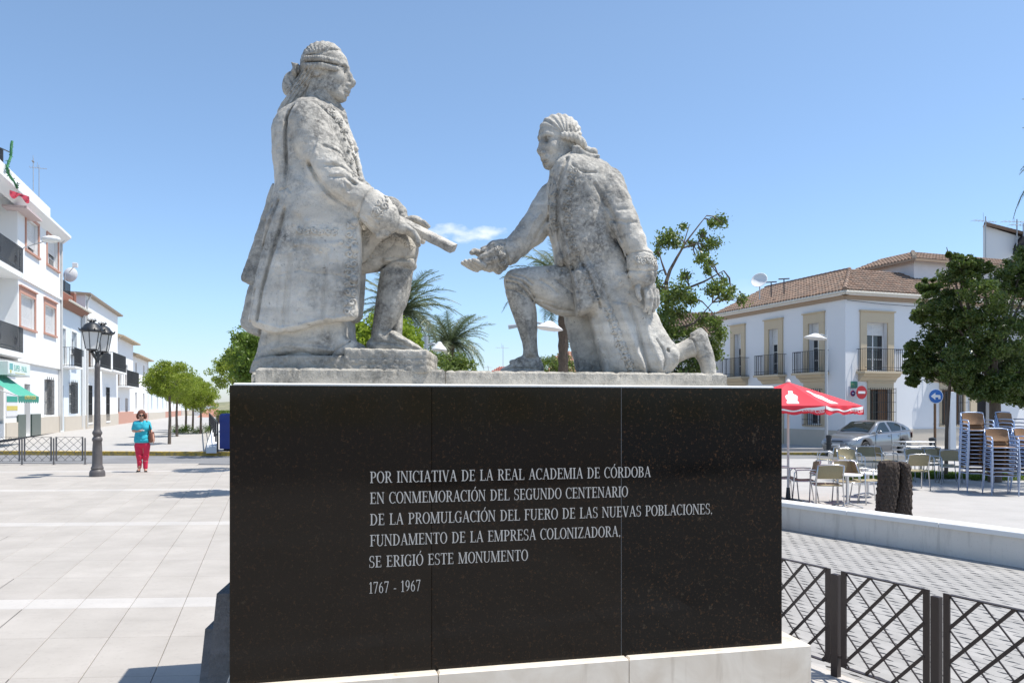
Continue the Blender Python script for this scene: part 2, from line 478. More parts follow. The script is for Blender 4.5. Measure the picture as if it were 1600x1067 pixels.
def head(S, u, v, y, sc, yaw, pitch=0.0, face=1):
    """a head in the sculpt; face=+1 looks to the right, yaw turns it towards the viewer (radians)"""
    cy, sy = math.cos(yaw), math.sin(yaw); cp, sp = math.cos(pitch), math.sin(pitch)
    f = np.array([face * cy * cp, -sy * cp, -sp]); side = np.array([face * sy, cy, 0.0])   # side: away from the viewer
    up = np.array([face * cy * sp, -sy * sp, cp])
    rot = np.stack([f, side, up], 1)
    rl = [[rot[i][j] for j in range(3)] for i in range(3)]
    def pt(a, b, c):
        d = (f * a + side * b + up * c) * sc
        yy = y + d[1]; k = 1 + yy / F_PX; k0 = 1 + y / F_PX
        return (CU + ((u - CU) * k0 + d[0]) / k, CV + ((v - CV) * k0 - d[2]) / k, yy)
    def E(a, b, c, r1, r2, r3, k=4, mode='add', tilt=0.0):
        p = pt(a, b, c); rr = rl
        if tilt:
            ct, st = math.cos(tilt), math.sin(tilt)
            f2 = f * ct + up * st; u2 = -f * st + up * ct
            rr = [[f2[i], side[i], u2[i]] for i in range(3)]
        S.ell(p[0], p[1], p[2], r1 * sc, r2 * sc, r3 * sc, k, rr, mode)
    def C(pts, k=3, mode='add'):
        S.cap([(*pt(a, b, c), r * sc) for a, b, c, r in pts], k, mode)
    E(-2, 0, 12, 36, 27, 30, 5)                 # skull
    E(11, 0, -8, 25, 22.5, 32, 10)              # face mass
    E(14, 0, -20, 18, 17, 20, 8)                # jaw
    C([(-12, -14, -20, 8), (20, -9, -34, 8)], 9); C([(-12, 14, -20, 8), (20, 9, -34, 8)], 9)
    E(27, 0, -38, 7.5, 9, 6.5, 8)               # chin
    E(22, 0, 17, 11, 18, 12, 8)                 # forehead
    C([(28, -17, 7, 2.6), (32.5, -10, 9.5, 3.2), (35, 0, 8.5, 2.8), (32.5, 10, 9.5, 3.2), (28, 17, 7, 2.6)], 3.5)     # brow
    for q in (-1, 1):
        E(35, 10.5 * q, 0.3, 9.0, 7.6, 6.0, 2.2, 'cut')                   # socket
        E(27.6, 10.3 * q, 0.2, 4.6, 5.4, 4.0, .8)                        # eyeball
        C([(31, 5.5 * q, 1.0, 1.1), (32.6, 10.5 * q, 3.6, 1.3), (28, 16 * q, 1.0, 1.1)], 1.0)   # upper lid
        C([(31, 6 * q, -1.5, .9), (31.4, 10.5 * q, -3.4, 1.0), (28, 15.5 * q, -1.5, .9)], 1.0)
        E(24, 15 * q, -11, 9, 6, 8, 7)                                    # cheekbone
        E(37.5, 4.6 * q, -20.5, 4.2, 2.9, 3.2, 2.5)                       # nostril wing
        E(40.0, 3.6 * q, -24.2, 2.0, .9, .9, .6, 'cut')
        E(-5, 25.5 * q, -6, 6.0, 3.2, 9.5, 2.0, tilt=-0.2)                # ear
        E(-3, 28.5 * q, -5, 3.2, 2.0, 5.5, 1.5, 'cut')
    C([(34.5, 0, 6, 2.6), (39, 0, -4, 3.2), (44.0, 0, -16, 3.9), (42.5, 0, -19.5, 3.8)], 3.5)   # nose
    C([(33, 0, 4, 3.2), (35, 0, -12, 4.0), (34, 0, -24, 4.5)], 3)
    E(35, 0, -28, 4.5, 8, 4.5, 5)
    C([(33, -6.5, -31.5, 1.5), (37.2, 0, -30.0, 2.0), (33, 6.5, -31.5, 1.5)], 1.5)    # upper lip
    C([(32.5, -5.5, -34.2, 1.6), (36.2, 0, -34.6, 2.2), (32.5, 5.5, -34.2, 1.6)], 1.5)
    C([(33.5, -7.5, -32.6, .9), (38.2, 0, -32.4, .8), (33.5, 7.5, -32.6, .9)], .6, 'cut')
    C([(33.5, -7.5, -32.6, 1.0), (38.0, 0, -32.4, 1.1), (33.5, 7.5, -32.6, 1.0)], .4, 'cut')
    C([(33.5, -4, -38.2, 1.6), (33.8, 4, -38.2, 1.6)], 4, 'cut')
    return pt, E, C
# ---------------------------------------------------------------- weathered carved stone
def stone_fn(light, mid, dark, lichen=0.5, streak=True, seed=0.0, bs=1.0, joints=False):
    def fn(t):
        p = t.wpos()
        n1 = t.noise(p, 2.3, 8, 0.60); n2 = t.noise(p, 14.0, 8, 0.7, 0.4); n3 = t.noise(p, 55.0, 5, 0.7); n4 = t.noise(p, 170.0, 3, 0.7)
        base = t.mix(t.ramp(n2, [(0.34, 0.0), (0.58, 1.0)]), mid, light)
        # grey weathering in cloudy patches, strongest where large and small noise meet
        patch = t.math('MULTIPLY', t.ramp(n1, [(0.47 - 0.05 * lichen, 0.0), (0.57, 1.0)]), t.ramp(n2, [(0.36, 0.45), (0.58, 1.0)]))
        patch = t.math('MULTIPLY', patch, t.ramp(n3, [(0.34, 0.35), (0.56, 1.0)]))
        c = t.mix(t.math('MULTIPLY', patch, 0.60 + 0.35 * lichen), base, dark)
        # beds of the stone: fine level bands
        pb = t.wpos((1.5, 1.5, 16)); nb = t.noise(pb, 1.0, 5, 0.6)
        c = t.mix(t.math('MULTIPLY', t.ramp(nb, [(0.42, 0.0), (0.60, 1.0)]), 0.26), c, tuple(x * 0.66 for x in mid))
        blk = t.noise(t.wpos((1.6, 1.6, 5.5)), 1.0, 3, 0.5)
        c = t.mix(t.math('MULTIPLY', t.math('MULTIPLY', t.ramp(blk, [(0.49, 0.0), (0.56, 1.0)]), t.ramp(n2, [(0.38, 0.15), (0.55, 1.0)])), 0.30), c, dark)
        # speckles and pits
        sp = t.ramp(n4, [(0.60, 0.0), (0.70, 1.0)])
        c = t.mix(t.math('MULTIPLY', sp, 0.5), c, tuple(x * 0.45 for x in dark))
        pv = t.noise(p, 62.0, 2, 0.5, 1.5); pit = t.ramp(pv, [(0.68, 0.0), (0.74, 1.0)])
        pm = t.ramp(t.noise(p, 7.0, 3), [(0.50, 0.0), (0.60, 1.0)])
        pit = t.math('MULTIPLY', pit, pm)
        c = t.mix(t.math('MULTIPLY', pit, 0.75), c, tuple(x * 0.3 for x in dark))
        h = t.math('ADD', t.math('MULTIPLY', n3, 0.9), t.math('MULTIPLY', n4, 0.4))
        h = t.math('SUBTRACT', t.math('ADD', h, t.math('MULTIPLY', n2, 0.9)), t.math('MULTIPLY', pit, 1.4))
        return {'Base Color': c, 'Normal': t.bump(h, 0.8, 0.012 * bs)}
    return fn
M_STONE = material('carved_limestone', (0.45, 0.43, 0.39), 0.9, spec=0.25, fn=stone_fn((0.80, 0.755, 0.67), (0.67, 0.63, 0.555), (0.14, 0.135, 0.125), .95))
M_STONE2 = material('travertine_slab', (0.45, 0.43, 0.39), 0.88, spec=0.25, fn=stone_fn((0.70, 0.65, 0.56), (0.54, 0.50, 0.43), (0.15, 0.145, 0.13), 0.9, bs=1.3))
# ---------------------------------------------------------------- ground
LOW = -0.30          # level of the lane, the cafe terrace and the street on the right
HIGH = 0.30          # level of the old street on the left
def paving_fn(a, b, scale=1.6, dark=0.6, rnd=0.2):
    def fn(t):
        p = t.wpos(); n = t.noise(p, scale, 6, 0.6); n2 = t.noise(p, 24, 5, 0.7); n3 = t.noise(p, 160, 2)
        c = t.mix(t.ramp(n, [(0.3, 0), (0.7, 1)]), a, b)
        c = t.mix(t.math('MULTIPLY', t.ramp(n2, [(0.55, 0), (0.72, 1)]), 0.34), c, tuple(x * dark for x in a))
        c = t.mix(t.math('MULTIPLY', t.objrand(), rnd), c, tuple(x * 0.72 for x in a))
        st = t.ramp(t.noise(t.wpos((0.4, 4.0, 1)), 2.2, 5, 0.65), [(0.56, 0), (0.66, 1)])
        c = t.mix(t.math('MULTIPLY', st, 0.10), c, tuple(x * 0.55 for x in a))
        gum = t.ramp(t.voro(p, 1.7), [(0.020, 1), (0.03, 0)])
        c = t.mix(t.math('MULTIPLY', gum, 0.55), c, tuple(x * 0.35 for x in a))
        return {'Base Color': c, 'Normal': t.bump(t.math('ADD', n3, n2), 0.25, 0.003)}
    return fn
M_TILE = material('plaza_stone', (0.46, 0.45, 0.43), 0.75, spec=0.3, fn=paving_fn((0.37, 0.34, 0.305), (0.455, 0.42, 0.38)))
M_BAND = material('white_band_stone', (0.6, 0.6, 0.6), 0.7, spec=0.3, fn=paving_fn((0.44, 0.415, 0.385), (0.52, 0.49, 0.455)))
M_JOINT = material('joint_mortar', (0.2, 0.2, 0.19), 0.9, fn=paving_fn((0.27, 0.25, 0.23), (0.40, 0.37, 0.34)))
M_TERR = material('terrace_paving', (0.5, 0.49, 0.47), 0.8, spec=0.3, fn=paving_fn((0.40, 0.385, 0.365), (0.47, 0.45, 0.43)))
M_PAVER = material('grey_paver', (0.33, 0.33, 0.33), 0.85, spec=0.3, fn=paving_fn((0.30, 0.29, 0.275), (0.41, 0.395, 0.375), 2.5, 0.6, 0.28))
M_ROAD = material('asphalt', (0.16, 0.16, 0.165), 0.9, spec=0.3, fn=paving_fn((0.17, 0.17, 0.175), (0.24, 0.24, 0.245), 0.8))
M_KERB = painted('kerb_stone', (0.50, 0.49, 0.47), 0.8)
def yfn(t):
    p = t.wpos(); n = t.noise(p, 9, 6, 0.7)
    return {'Base Color': t.mix(t.ramp(n, [(0.38, 0), (0.56, 1)]), (0.24, 0.19, 0.10), (0.55, 0.36, 0.055))}
M_YEL = material('worn_yellow_paint', (0.6, 0.42, 0.08), 0.7, fn=yfn)
def sheet(name, pts, z, mat, thick=None, kind='structure'):
    mb = MB(); mb.prism(pts, z - (thick or 0.5), z, 'z'); o = mb.obj(name, mat); tag(o, kind=kind); return o
def field_fn(t):
    p = t.wpos(); n = t.noise(p, 0.006, 4, 0.6); n2 = t.noise(p, 0.03, 5, 0.7)
    c = t.ramp(n, [(0.35, (0.20, 0.21, 0.10)), (0.5, (0.33, 0.28, 0.17)), (0.62, (0.12, 0.15, 0.07))])
    return {'Base Color': t.mix(t.ramp(n2, [(0.45, 0), (0.65, 1)]), c, (0.10, 0.12, 0.07))}
M_FIELD = material('open_fields', (0.25, 0.25, 0.14), 0.95, fn=field_fn)
# big lower terrain out to the horizon, with hills
def terrain():
    n = 90; vs = []; rs = [0, 30, 60, 90, 125, 170, 240, 340, 480, 680, 950, 1300, 1750, 2200, 2700, 3300, 4200, 5600]
    for r in rs:
        for k in range(n):
            a = 2 * math.pi * k / n; x, y = r * math.sin(a), r * math.cos(a)
            z = -0.9 if r < 130 else -0.9 - 9 * min(1, (r - 130) / 300)
            if r > 900:
                h = max(0, math.sin(a * 7 + 1.2) * .5 + math.sin(a * 17 + r * .002) * .35 + .75)
                z += 52 * h * min(1, (r - 900) / 1600) * (1 if r < 5000 else .2)
            vs.append((x, y, z))
    fs = []
    for i in range(len(rs) - 1):
        for k in range(n): fs.append((i * n + k, i * n + (k + 1) % n, (i + 1) * n + (k + 1) % n, (i + 1) * n + k))
    mb = MB(); mb.add(vs, fs); return tag(mb.obj('terrain', M_FIELD, smooth='full'), kind='structure')
terrain()
KL = lambda x: 26.6 - 0.075 * (x + 12)         # front edge of the yellow kerb
sheet('plaza_bed', [(-60, -25), (3.6, -25), (3.0, 3.4), (1.63, 4.6), (2.0, 6.5), (6.3, 21), (4.2, KL(4.2) - 3.6), (-60, KL(-60) - 3.6)], -0.022, M_JOINT)
# road between the plaza and the raised pavement
sheet('road', [(-60, KL(-60) - 3.59), (4.2, KL(4.2) - 3.59), (4.2, KL(4.2)), (-60, KL(-60))], -0.005, M_ROAD)
# raised street beyond the yellow kerb, rising gently
def street():
    mb = MB(); xs = [-60, -22, -14, -9, -2, 4.2]; rows = [(0.0, 0.13), (6, 0.2), (13, HIGH), (50, HIGH), (85, HIGH)]
    vs = [(x, KL(x) + dy + 0.17, z) for dy, z in rows for x in xs]
    n = len(xs); fs = [(i * n + k, i * n + k + 1, (i + 1) * n + k + 1, (i + 1) * n + k) for i in range(len(rows) - 1) for k in range(n - 1)]
    mb.add(vs, fs)
    vs = [(x, KL(x) + 85.17, HIGH) for x in xs] + [(x, KL(x) + 110, -1.2) for x in xs]
    mb.add(vs, [(k, k + 1, n + k + 1, n + k) for k in range(n - 1)])
    return tag(mb.obj('pavement', M_TERR), kind='structure')
street()
kerb = thing('kerb', 'long raised kerb painted worn yellow across the far edge of the plaza', 'kerb', (-12, KL(-12), 0))
k = 0; x = -17.6; me = None
mb = MB(); mb.cbox(0, 0.985, 0, 0.16, -0.06, 0.135, 0.012); me = mb.mesh('kerb_stone', M_YEL)
kz = math.atan2(-0.075, 1)
while x < 4.0:
    o = share('kerb_stone', me, kerb, (x + 12, KL(x) - KL(-12), 0), kz); x += 0.997
mb = MB()
vs = [(-17.6, KL(-17.6)), (-60, KL(-60)), (-60, KL(-60) + .15), (-17.6, KL(-17.6) + .15)]
mb.prism(vs, -0.1, 0.13, 'z'); tag(mb.obj('pavement_edge', M_KERB), kind='structure')

# ---- plaza slabs
plaza = bpy.data.objects.new('plaza', None); COL.objects.link(plaza); tag(plaza, kind='structure')
TX, TZ = Vector((1, 0.055, 0)), Vector((-0.304, 1, 0))
def tile_mesh(name, w, d, mat, g=0.002):
    mb = MB(); c = 0.003
    P = lambda a, b, z: TX * a + TZ * b + Vector((0, 0, z))
    o = [(g, g), (w - g, g), (w - g, d - g), (g, d - g)]; i = [(g + c, g + c), (w - g - c, g + c), (w - g - c, d - g - c), (g + c, d - g - c)]
    vs = [P(a, b, -0.02) for a, b in o] + [P(a, b, -c) for a, b in o] + [P(a, b, 0) for a, b in i]
    mb.add(vs, [(0, 1, 5, 4), (1, 2, 6, 5), (2, 3, 7, 6), (3, 0, 4, 7), (4, 5, 9, 8), (5, 6, 10, 9), (6, 7, 11, 10), (7, 4, 8, 11), (8, 9, 10, 11)])
    return mb, mb.mesh(name, mat)
TW, BANDW = 0.425, 0.335
rows = []; b = -6.2
band_at = [6.62 + 4.55 * k for k in range(-3, 4)]       # far edge-centre of white bands measured at x=-3
cur = 6.62 - 4.55 * 3 - BANDW / 2
segs = []
while cur < 23.0:
    segs.append((cur, BANDW, 1)); n = 5; d = (4.55 - BANDW) / n
    for k in range(n): segs.append((cur + BANDW + k * d, d, 0))
    cur += 4.55
mb_t, me_t = tile_mesh('slab', TW, (4.55 - BANDW) / 5, M_TILE)
mb_b, me_b = tile_mesh('band_stone', TW, BANDW, M_BAND)
base = Vector((-3.0, 0, 0)); count = []
for ri, (s0, d, isb) in enumerate(segs):
    off = (ri * 0.5 % 1) * TW * 0 
    for k in range(-48, 24):
        p = base + TZ * s0 + TX * (k * TW + 0.13); p.y -= TZ.y * 0
        q = p + TX * TW * .5 + TZ * d * .5
        if q.y > KL(q.x) - 3.75 or q.y < -10: continue
        lim = 2.6 if q.y < 4.6 else (1.7 if q.y < 6.5 else 1.7 + (q.y - 6.5) * .29)
        if q.x > lim or q.x < -34: continue
        vis = (q.y > 4.2 and abs(q.x / q.y) < 0.66 and q.x / q.y < -0.33)
        count.append((0 if vis else 1, q.y if vis else 99, isb, p))
count.sort(key=lambda c: (c[0], c[1]))
for c in count[:300]: share('band_stone' if c[2] else 'slab', me_b if c[2] else me_t, plaza, c[3])
mt = MB(); mbn = MB()
for c in count[300:]:
    src, dst = (mb_b, mbn) if c[2] else (mb_t, mt)
    dst.add([Vector(v) + Vector((0, 0, .003)) + c[3] for v in src.v[4:8]], [(0, 1, 2, 3)])
tag(mt.obj('slabs', M_TILE, plaza), kind='stuff'); tag(mbn.obj('band_stones', M_BAND, plaza), kind='stuff')
# unseen asphalt sheet added behind the camera to darken the reflection in the granite
sheet('road', [(-60, -60), (60, -60), (60, -10.2), (-60, -10.2)], -0.004, M_ROAD)

# ---- right-hand side: lane, terrace, street
LD = Vector((-0.52, 0.854, 0)).normalized()      # lane runs this way, away from the viewer
LN = Vector((LD.y, -LD.x, 0))                    # to the right of it
sheet('lane_bed', [(3.62, -12), (14, -12), (14, 0), (9, 4.9), (6.35, 9.25), (4.26, 12.76), (1, 18.2), (-3, 24), (2.0, 7.0), (1.64, 4.6), (3.0, 3.4)], LOW - 0.02, M_JOINT)
sheet('terrace', [(40, -12), (14, -12), (14, 0), (9, 4.9), (6.35, 9.25), (4.26, 12.76), (1, 18.2), (-3, 24), (4.2, 29.5), (60, 29.5), (60, -12)], LOW, M_TERR)
sheet('street', [(4.2, 29.51), (60, 29.51), (60, 36), (9, 36), (-2, 60), (4.0, 60), (4.2, 33)], LOW - 0.08, M_ROAD)
sheet('pavement', [(4.21, 36.01), (60, 36.01), (60, 70), (4.21, 70)], LOW + 0.03, M_TERR)
sheet('hidden_slope', [(4.21, 70.01), (60, 70.01), (60, 130), (4.21, 130)], LOW - .3, M_TERR)
k2 = thing('kerb', 'short stretch of yellow painted kerb behind the red parasol', 'kerb', (10.0, 33.2, LOW - .08))
mb = MB(); mb.cbox(0, 0.98, 0, 0.16, -0.04, 0.10, 0.012); me = mb.mesh('kerb_stone', M_YEL)
for k in range(4): share('kerb_stone', me, k2, (k + .3, -.06 * k, 0), -.06)
# interlocking pavers of the lane
lane = bpy.data.objects.new('lane', None); COL.objects.link(lane); tag(lane, kind='structure')
def paver_outline(g=0.0025):
    a, b, q = 0.215, 0.108, 0.014
    up = [(g, 0), (a * .25, q), (a * .5, 0), (a * .75, -q), (a - g, 0)]
    lo = [(x, y + g) for x, y in up]; hi = [(x, y + b - g) for x, y in up]
    return lo + hi[::-1]
PO = paver_outline()
def paver_mesh():
    mb = MB(); n = len(PO); c = 0.004
    cx, cy = .1075, .054
    T = lambda x, y, z: LD * x - LN * y + Vector((0, 0, z))
    ins = [(cx + (x - cx) * .985, cy + (y - cy) * .97) for x, y in PO]
    vs = [T(x, y, -0.02) for x, y in PO] + [T(x, y, -c) for x, y in PO] + [T(x, y, 0) for x, y in ins]
    fs = [(i, (i + 1) % n, n + (i + 1) % n, n + i) for i in range(n)] + [(n + i, n + (i + 1) % n, 2 * n + (i + 1) % n, 2 * n + i) for i in range(n)] + [tuple(range(2 * n, 3 * n))]
    mb.add(vs, fs); return mb, mb.mesh('paver', M_PAVER)
mb_p, me_p = paver_mesh()
A0 = Vector((2.30, 5.62, LOW))        # just right of the fence line
pav = []; rnd = random.Random(11)
for r in range(-2, 62):
    for k in range(-30, 75):
        p = A0 + LN * (r * .108 + .03) + LD * (k * .215 + (.1075 if r % 2 else 0)); q = p
        if q.y < 4.1 or q.y > 14.5: continue
        u = CU + F_PX * q.x / q.y
        # inside the lane, short of the parapet
        wd = (q - Vector((4.26, 12.76, 0))).dot(Vector((0.854, 0.52, 0)))
        if (Vector((q.x, q.y, 0)) - Vector((4.26, 12.76, 0))).dot(Vector((1, .608, 0)).normalized()) > -0.02: continue
        vis = 1150 < u < 1660
        pav.append((0 if vis and q.y > 4.9 else 1, q.y, p + Vector((0, 0, rnd.uniform(-.002, .002)))))
pav.sort(key=lambda c: (c[0], c[1]))
for c in pav[:300]: share('paver', me_p, lane, c[2])
mt = MB(); n = len(PO)
for c in pav[300:]: mt.add([Vector(v) + c[2] for v in mb_p.v[n:]], [(i, (i + 1) % n, n + (i + 1) % n, n + i) for i in range(n)] + [tuple(range(n, 2 * n))])
tag(mt.obj('pavers', M_PAVER, lane), kind='stuff')
# kerb and yellow line at the foot of the fence
FD = Vector((-0.4785, 0.878, 0)); F0 = Vector((2.315, 5.72, LOW)); FN = Vector((0.878, 0.4785, 0))
mb = MB()
def strip(mb, a, b, s0, s1, z0, z1):
    P = [F0 + FN * a + FD * s0, F0 + FN * b + FD * s0, F0 + FN * b + FD * s1, F0 + FN * a + FD * s1]
    mb.prism([(p.x, p.y) for p in P], z0, z1, 'z')
strip(mb, -0.34, 0.06, -4, 9, LOW - .1, LOW + 0.02); tag(mb.obj('lane_edge', M_BAND), kind='structure')
mb = MB(); strip(mb, 0.075, 0.10, -4, 9, LOW - .05, LOW + .005); tag(mb.obj('yellow_line', M_YEL), kind='structure')
mb = MB(); mb.prism([(1.72, 4.55), (2.15, 5.35), (2.35, 6.0), (1.9, 6.3), (1.64, 4.6)], LOW - .1, LOW + .008, 'z'); tag(mb.obj('pavement_strip', M_TERR), kind='structure')
# low white parapet beyond the lane
M_WALL = painted('white_render', (0.74, 0.735, 0.72), 0.85, 0.05, 2.0, 0.3)
def grime_fn(t):
    p = t.wpos(); n = t.noise(p, 1.8, 6, .65); s = t.noise(t.wpos((7, 7, .9)), 1.0, 5, .65); n3 = t.noise(p, 45, 4, .7)
    c = t.mix(n, (.60, .565, .51), (.73, .69, .63)); c = t.mix(t.math('MULTIPLY', t.ramp(s, [(.52, 0), (.68, 1)]), .38), c, (.33, .30, .26))
    c = t.mix(t.math('MULTIPLY', t.ramp(n3, [(.60, 0), (.70, 1)]), .3), c, (.28, .26, .23)); return {'Base Color': c, 'Normal': t.bump(n3, .4, .006)}
M_WALLD = material('grimy_render', (.66, .64, .6), .88, fn=grime_fn)
WDIR = Vector((-0.608, 1, 0)).normalized(); W0 = Vector((4.26, 12.76, LOW)); wrz = math.atan2(WDIR.y, WDIR.x)
par = thing('parapet', 'low white rendered parapet wall between the paved lane and the cafe terrace', 'wall', W0, wrz)
mb = MB(); mb.box(-9.5, 7, -0.24, 0, -.05, 0.355); mb.obj('wall', M_WALLD, par)
for k in range(12):
    mb = MB(); mb.cbox(-9.5 + k * 1.375, -9.5 + (k + 1) * 1.375 - .006, -0.285, 0.035, 0.357, 0.425, 0.01); mb.obj('coping', M_WALL, par)
# ---------------------------------------------------------------- monument pedestal
MA = Vector((-1.338, 3.80, 0)); MRZ = math.atan2(0.2289, 0.9735); ML = 2.905; MD = 1.22
ZB, ZT = 0.334, 1.747
def granite_fn(t):
    p = t.wpos(); n = t.noise(p, 60, 5, 0.8); n2 = t.noise(p, 26, 4, 0.75); v = t.voro(p, 120, 'F1', 'Color')
    c = t.mix(t.ramp(n, [(0.56, 0), (0.66, 1)]), (0.002, 0.0018, 0.0017), (0.065, 0.032, 0.014))
    c = t.mix(t.math('MULTIPLY', t.ramp(n2, [(0.63, 0), (0.70, 1)]), 0.8), c, (0.055, 0.040, 0.026))
    c = t.mix(t.math('MULTIPLY', t.objrand(), 0.6), c, (0.013, 0.0085, 0.005))
    st = t.noise(t.wpos((1.5, 1.5, .35)), 2.0, 4, 0.6)
    r = t.ramp(st, [(0.35, 0.04), (0.65, 0.12)])
    return {'Base Color': c, 'Roughness': r}
M_GRAN = material('polished_granite', (0.02, 0.018, 0.016), 0.09, spec=0.24, fn=granite_fn)
def marble_fn(t):
    p = t.wpos(); n = t.noise(p, 3.0, 6, 0.6, 1.0); s = t.noise(t.wpos((9, 9, .8)), 1.0, 4, 0.6); n3 = t.noise(p, 70, 3)
    c = t.mix(t.ramp(n, [(0.35, 0), (0.65, 1)]), (0.60, 0.52, 0.42), (0.72, 0.65, 0.55))
    c = t.mix(t.math('MULTIPLY', t.ramp(s, [(0.58, 0), (0.70, 1)]), 0.5), c, (0.34, 0.27, 0.20))
    return {'Base Color': c, 'Normal': t.bump(n3, 0.15, 0.002)}
M_MARB = material('cream_marble', (0.66, 0.61, 0.54), 0.5, fn=marble_fn)
M_MORTAR = painted('pale_bedding_stone', (0.72, 0.70, 0.66), 0.8)
M_LET = painted('letter_paint', (0.42, 0.41, 0.385), 0.6, 0.1, 12)
ped = thing('monument_pedestal', 'long polished dark granite pedestal with an engraved Spanish inscription, carrying both statues', 'pedestal', MA, MRZ)
mb = MB(); mb.box(0.02, ML - .02, 0.02, MD - .02, ZB - .01, ZT - .004); mb.obj('core', M_GRAN, ped)
for a, b in ((0, 0.9560), (0.9568, 1.9588), (1.9622, ML)):
    mb = MB(); mb.cbox(a, b, 0, ZT - ZB, -0.03, 0.0, 0.0015, Matrix(((1, 0, 0, 0), (0, 0, -1, -0.03 + .0), (0, 1, 0, ZB), (0, 0, 0, 1)))); mb.obj('granite_panel', M_GRAN, ped)
for x0, x1, y0, y1 in ((-.002, .018, .002, MD), (ML - .018, ML + .002, .002, MD), (.02, ML - .02, MD - .018, MD + .002)):
    mb = MB(); mb.box(x0, x1, y0, y1, ZB, ZT); mb.obj('granite_panel', M_GRAN, ped)
mb = MB(); mb.box(1.9590, 1.9620, -.0285, -.02, ZB, ZT); mb.obj('joint', painted('joint_filler', (.16, .155, .15), .8, .4, 3), ped)
mb = MB(); mb.cbox(0.01, ML - .01, 0.035, MD - .03, ZT - .002, ZT + .014, .006); mb.obj('bedding', M_MORTAR, ped)
def rough_slab(x0, x1, y0, y1, z0, z1, seed, nx=60):
    """slab with worn, uneven edges"""
    rnd = random.Random(seed); mb = MB()
    prof = [(y0, z0), (y0 + .0, z0 + .03), (y0, z1 - .012), (y0 + .012, z1), (y0 + .2, z1), (y1 - .012, z1), (y1, z1 - .012), (y1, z0)]
    vs = []
    for i in range(nx + 1):
        x = x0 + (x1 - x0) * i / nx; e = .012 if i in (0, nx) else 0
        for j, (y, z) in enumerate(prof):
            w = .0035 if j in (2, 3, 4, 5) else .0006; ch = rnd.random() < .12
            dy = rnd.uniform(-w, w) + (.008 if ch and j in (2, 3) else 0); dz = rnd.uniform(-w * .5, w * .5) - (.007 if ch and j in (3,) else 0)
            if j in (0, 7): dz = 0
            vs.append((x + (e if i == 0 else -e) * (j in (3, 4, 5)), y + dy, z + dz))
    n = len(prof); fs = [(i * n + j, i * n + (j + 1) % n, (i + 1) * n + (j + 1) % n, (i + 1) * n + j) for i in range(nx) for j in range(n)]
    fs += [tuple(range(n)), tuple(nx * n + j for j in range(n - 1, -1, -1))]
    mb.add(vs, fs); return mb
rough_slab(0.105, 1.045, 0.115, 1.05, ZT + .014, ZT + .092, 1).obj('stone_slab', M_STONE2, ped)
rough_slab(1.05, 2.655, 0.128, 1.04, ZT + .014, ZT + .088, 2, 90).obj('stone_slab', M_STONE2, ped)
rough_slab(0.082, 0.104, 0.16, 1.0, ZT + .014, ZT + .07, 3, 4).obj('stone_slab', M_STONE2, ped)
for i, (a, b) in enumerate(((-0.02, 0.98), (0.984, 1.98), (1.984, ML + .145))):
    mb = MB(); mb.cbox(a, b, -0.085, MD + .12, 0.10, ZB, .008); mb.obj('plinth_stone', M_MARB, ped)
mb = MB(); mb.box(-0.02, ML + .14, -0.075, MD + .1, -.32, 0.098); mb.obj('plinth_base', M_MARB, ped)
# battered steps against the left side
M_STEP = material('step_granite', (0.3, 0.29, 0.29), 0.8, fn=stone_fn((0.26, 0.25, 0.25), (0.19, 0.185, 0.185), (0.08, 0.078, 0.075), .7))
MI = (Matrix.Translation(MA) @ Matrix.Rotation(MRZ, 4, 'Z')).inverted()
def side_step(pts, name='step_stone'):
    """pts: world outline ((x,y,z) bottom ring, then top ring)"""
    mb = MB(); n = len(pts) // 2; vs = [MI @ Vector(p) for p in pts]
    mb.add(vs, [tuple(range(n)), tuple(range(2 * n - 1, n - 1, -1))] + [(i, (i + 1) % n, n + (i + 1) % n, n + i) for i in range(n)]); return mb.obj(name, M_STEP, ped)
def PW(u, v, Y): p = at_depth(u, v, Y); return (p.x, p.y, p.z)
def leaning(uT, vT, uB, Y0, Y1, uR):
    zT = at_depth(uT, vT, Y0).z; X0T = (uT - CU) / F_PX * Y0; X0B = (uB - CU) / F_PX * Y0; XR = (uR - CU) / F_PX * Y0
    return side_step([(X0B, Y0, 0), (XR, Y0, 0), (XR - .23 * (Y1 - Y0), Y1, 0), (X0B - .23 * (Y1 - Y0) + .05, Y1, 0), (X0T, Y0, zT), (XR, Y0, zT), (XR - .23 * (Y1 - Y0), Y1, zT), (X0T - .23 * (Y1 - Y0) + .04, Y1, zT)])
leaning(338.5, 927, 319, 4.30, 4.62, 420)
leaning(320.5, 982, 308, 4.45, 4.75, 400)
